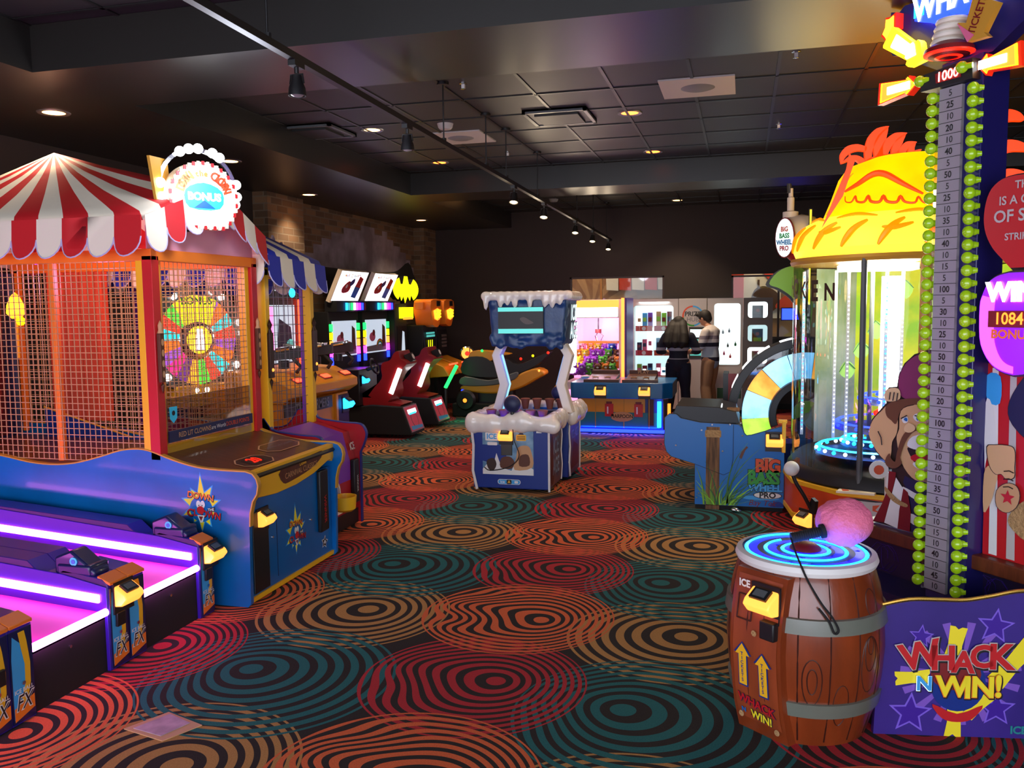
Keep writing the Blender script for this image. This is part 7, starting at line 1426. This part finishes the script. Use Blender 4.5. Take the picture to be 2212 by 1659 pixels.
def limb(g, a, b, ra, rb, m, k=5):
    a, b = Vector(a), Vector(b); mid = [a.lerp(b, i/k) for i in range(k+1)]
    g.tube(mid, [ra+(rb-ra)*i/k+.006*math.sin(math.pi*i/k) for i in range(k+1)], m, 14); g.ball(a, ra, m, 12, 8); g.ball(b, rb, m, 12, 8)
def hand(g, w, d, n, sd, m, curl=.5):
    w = Vector(w); d = Vector(d).normalized(); n = Vector(n).normalized(); s_ = d.cross(n).normalized()*sd
    c = w+d*.045; g.obox(c, d, s_, .045, .038, .013, m); g.ball(c, (.045, .04, .03), m, 10, 6)
    for i, L in enumerate((.068, .076, .070, .054)):
        p = w+d*.085+s_*(.030-.020*i); q = p+d*L*.5-n*L*.15; r_ = q+(d*(1-curl)-n*curl).normalized()*L*.5
        g.tube([p-d*.02, p, q, r_], [.010, .0095, .009, .007], m, 8); g.ball(r_, .007, m, 8, 6)
    p = w+d*.02+s_*.032; q = p+(d*.6+s_*.8).normalized()*.035; g.tube([p-s_*.01, q, q+(d*.9-n*.3).normalized()*.03], [.013, .011, .008], m, 8)
def person(label, loc, rz, hgt, J, shirt, pants, shoes, female):
    t = thing('person', label, 'person', loc, rz=rz)
    M_ = Matrix.Translation(Vector(loc)) @ Matrix.Rotation(rz, 4, 'Z') @ Matrix.Diagonal((hgt*(1.14 if female else 1.04), hgt*1.05, hgt, 1))
    def NG(): g = G(); g.T = M_; return g
    j = J
    # body: one continuous surface
    g = NG()
    limb(g, (0, 0, .95), (0, .01, 1.12), .115, .11, 'skin'); limb(g, (0, .01, 1.12), (0, .0, 1.34), .12, .115, 'skin'); g.ball((0, 0, 1.33), (.17, .09, .09), 'skin', 16, 10)
    limb(g, (0, 0, 1.38), j['neck'], .06, .05, 'skin')
    h = Vector(j['head']); fd = Vector(j['face']).normalized(); sd = fd.cross(V(0, 0, 1)).normalized(); up = sd.cross(fd)
    g.ball(h, (.077, .088, .105), 'skin', 18, 12); g.ball(h+fd*.035-up*.055, (.055, .055, .055), 'skin', 14, 8); g.tube([h+fd*.075+up*.02, h+fd*.104-up*.018, h+fd*.08-up*.03], [.008, .015, .010], 'skin', 8)
    g.tube([h+fd*.082-up*.062-sd*.022, h+fd*.088-up*.060, h+fd*.082-up*.062+sd*.022], .008, 'skin', 6)
    for q in (-1, 1): g.ball(h+sd*.078*q, (.014, .022, .03), 'skin', 8, 6)
    for s_, side in ((-1, 'l'), (1, 'r')):
        sh = V(.17*s_, 0, 1.37); el = Vector(j['el_'+side]); wr = Vector(j['wr_'+side]); limb(g, sh, el, .052, .040, 'skin'); limb(g, el, wr, .040, .026, 'skin')
        hand(g, wr, (wr-el), j.get('hn_'+side, (0, 0, 1)), 1 if side == 'l' else -1, 'skin')
        hp = V(.085*s_, 0, .93); kn = Vector(j['kn_'+side]); an = Vector(j['an_'+side]); limb(g, hp, kn, .085, .055, 'skin'); limb(g, kn, an, .052, .035, 'skin')
        g.tube([an, an+V(0, .05, -.05), an+V(0, .13, -.065)], [.035, .035, .025], 'skin', 10)
    body = g.build('body', t, mods=remesh(.0085, 2))
    # eyes
    g = NG()
    for q in (-1, 1): g.ball(h+fd*.076+sd*.03*q+up*.012, .011, 'white', 8, 6); g.ball(h+fd*.085+sd*.03*q+up*.011, .006, 'black', 8, 6)
    g.build('eyes', t)
    g = NG(); hair(g, h, fd, up, sd, female); g.build('hair', t, mods=remesh(.012, 3))
    g = NG(); limb(g, (0, 0, .90), (0, .01, 1.12), .135 if not female else .13, .125, shirt); limb(g, (0, .01, 1.12), (0, .0, 1.35), .135, .125, shirt); g.ball((0, 0, 1.35), (.19, .105, .09), shirt, 16, 10); g.ball((0, 0, 1.2), (.165, .12, .14), shirt, 16, 10); g.ball((0, 0, .95), (.165, .125, .10), shirt, 16, 10)
    for s_, side in ((-1, 'l'), (1, 'r')):
        sh = V(.17*s_, 0, 1.36); el = Vector(j['el_'+side]); limb(g, sh, sh.lerp(el, .85 if not female else 1.0), .068, .060, shirt)
        if female: wr = Vector(j['wr_'+side]); limb(g, el, el.lerp(wr, .35), .056, .048, shirt)
    g.build('shirt', t, mods=remesh(.012, 3))
    g = NG(); g.ball((0, 0, .90), (.165, .125, .11), pants, 16, 10)
    for s_, side in ((-1, 'l'), (1, 'r')):
        hp = V(.082*s_, 0, .88); kn = Vector(j['kn_'+side]); an = Vector(j['an_'+side])+V(0, 0, .02); a_, b_ = ((.102, .070), (.066, .052)) if female else ((.098, .078), (.078, .072)); limb(g, hp, kn, a_[0], a_[1], pants); limb(g, kn, an, b_[0]+.004, b_[1], pants)
    g.build('trousers', t, mods=remesh(.012, 3))
    for side in 'lr':
        an = Vector(j['an_'+side]); g = NG(); g.tube([an+V(0, -.05, -.05), an+V(0, 0, -.045), an+V(0, .09, -.06), an+V(0, .17, -.068)], [.036, .042, .040, .024], shoes, 12); g.box(an+V(-.042, -.08, -.095), an+V(.042, .19, -.08), 'white' if shoes != 'black' else 'black'); g.build('shoe', t, bevel=.004)
    return t, M_
def hair(g, h, fd, up, sd, female):
    g.ball(h-fd*.02+up*.025, (.093, .10, .105), 'hair', 16, 10)
    if female:
        for q in (-1, 0, 1): g.tube([h-fd*.02+sd*.05*q+up*.03, h-fd*.08+sd*.075*q-up*.08, h-fd*.11+sd*.11*q-up*.22, h-fd*.12+sd*.12*q-up*.36, h-fd*.10+sd*.08*q-up*.44], [.07, .075, .075, .065, .02], 'hair', 12)
        for q in (-1, 1): g.tube([h+sd*.06*q, h+sd*.10*q-up*.14, h+sd*.13*q-up*.27-fd*.03], [.05, .055, .03], 'hair', 10)
    else:
        g.ball(h+fd*.055+up*.085, (.06, .06, .035), 'hair', 12, 8); g.ball(h-fd*.05-up*.03, (.07, .06, .07), 'hair', 12, 8)
JW = dict(neck=(0, .02, 1.46), head=(0, .045, 1.555), face=(.1, 1, -.35), el_l=(-.27, .04, 1.12), wr_l=(-.14, .27, 1.07), el_r=(.26, .05, 1.12), wr_r=(.12, .28, 1.08), kn_l=(-.10, .02, .50), an_l=(-.135, -.02, .095), kn_r=(.10, .02, .50), an_r=(.125, -.02, .095))
person('person with long dark hair in dark striped top and jeans, seen from behind', (-.97, 13.55, 0), -.05, .955, JW, 'woman_shirt', 'jeans', 'matte_black', True)
JM = dict(neck=(0, .05, 1.47), head=(0, .10, 1.57), face=(0, 1, -.5), el_l=(-.21, .06, 1.10), wr_l=(-.13, .30, 1.05), el_r=(.21, .08, 1.09), wr_r=(.10, .31, 1.03), kn_l=(-.09, .03, .50), an_l=(-.10, -.02, .095), kn_r=(.09, .05, .50), an_r=(.11, .02, .095))
tm, MM = person('person with short dark hair, white and navy striped shirt and tan trousers', (-.49, 13.78, 0), 1.15, 1.0, JM, 'man_shirt', 'khaki', 'matte_black', False)
c = MM @ V(-.02, .42, 1.06)
g = G(); g.obox(c, MM.to_3x3() @ V(1, 0, 0), MM.to_3x3() @ V(0, .8, .5), .04, .075, .005, 'black'); g.obox(c+(MM.to_3x3() @ V(0, -.5, .8))*.007, MM.to_3x3() @ V(1, 0, 0), MM.to_3x3() @ V(0, .8, .5), .036, .068, .002, 'g_soft')
tag(g.build('phone'), 'small phone with a lit white screen held between the two people', 'phone')
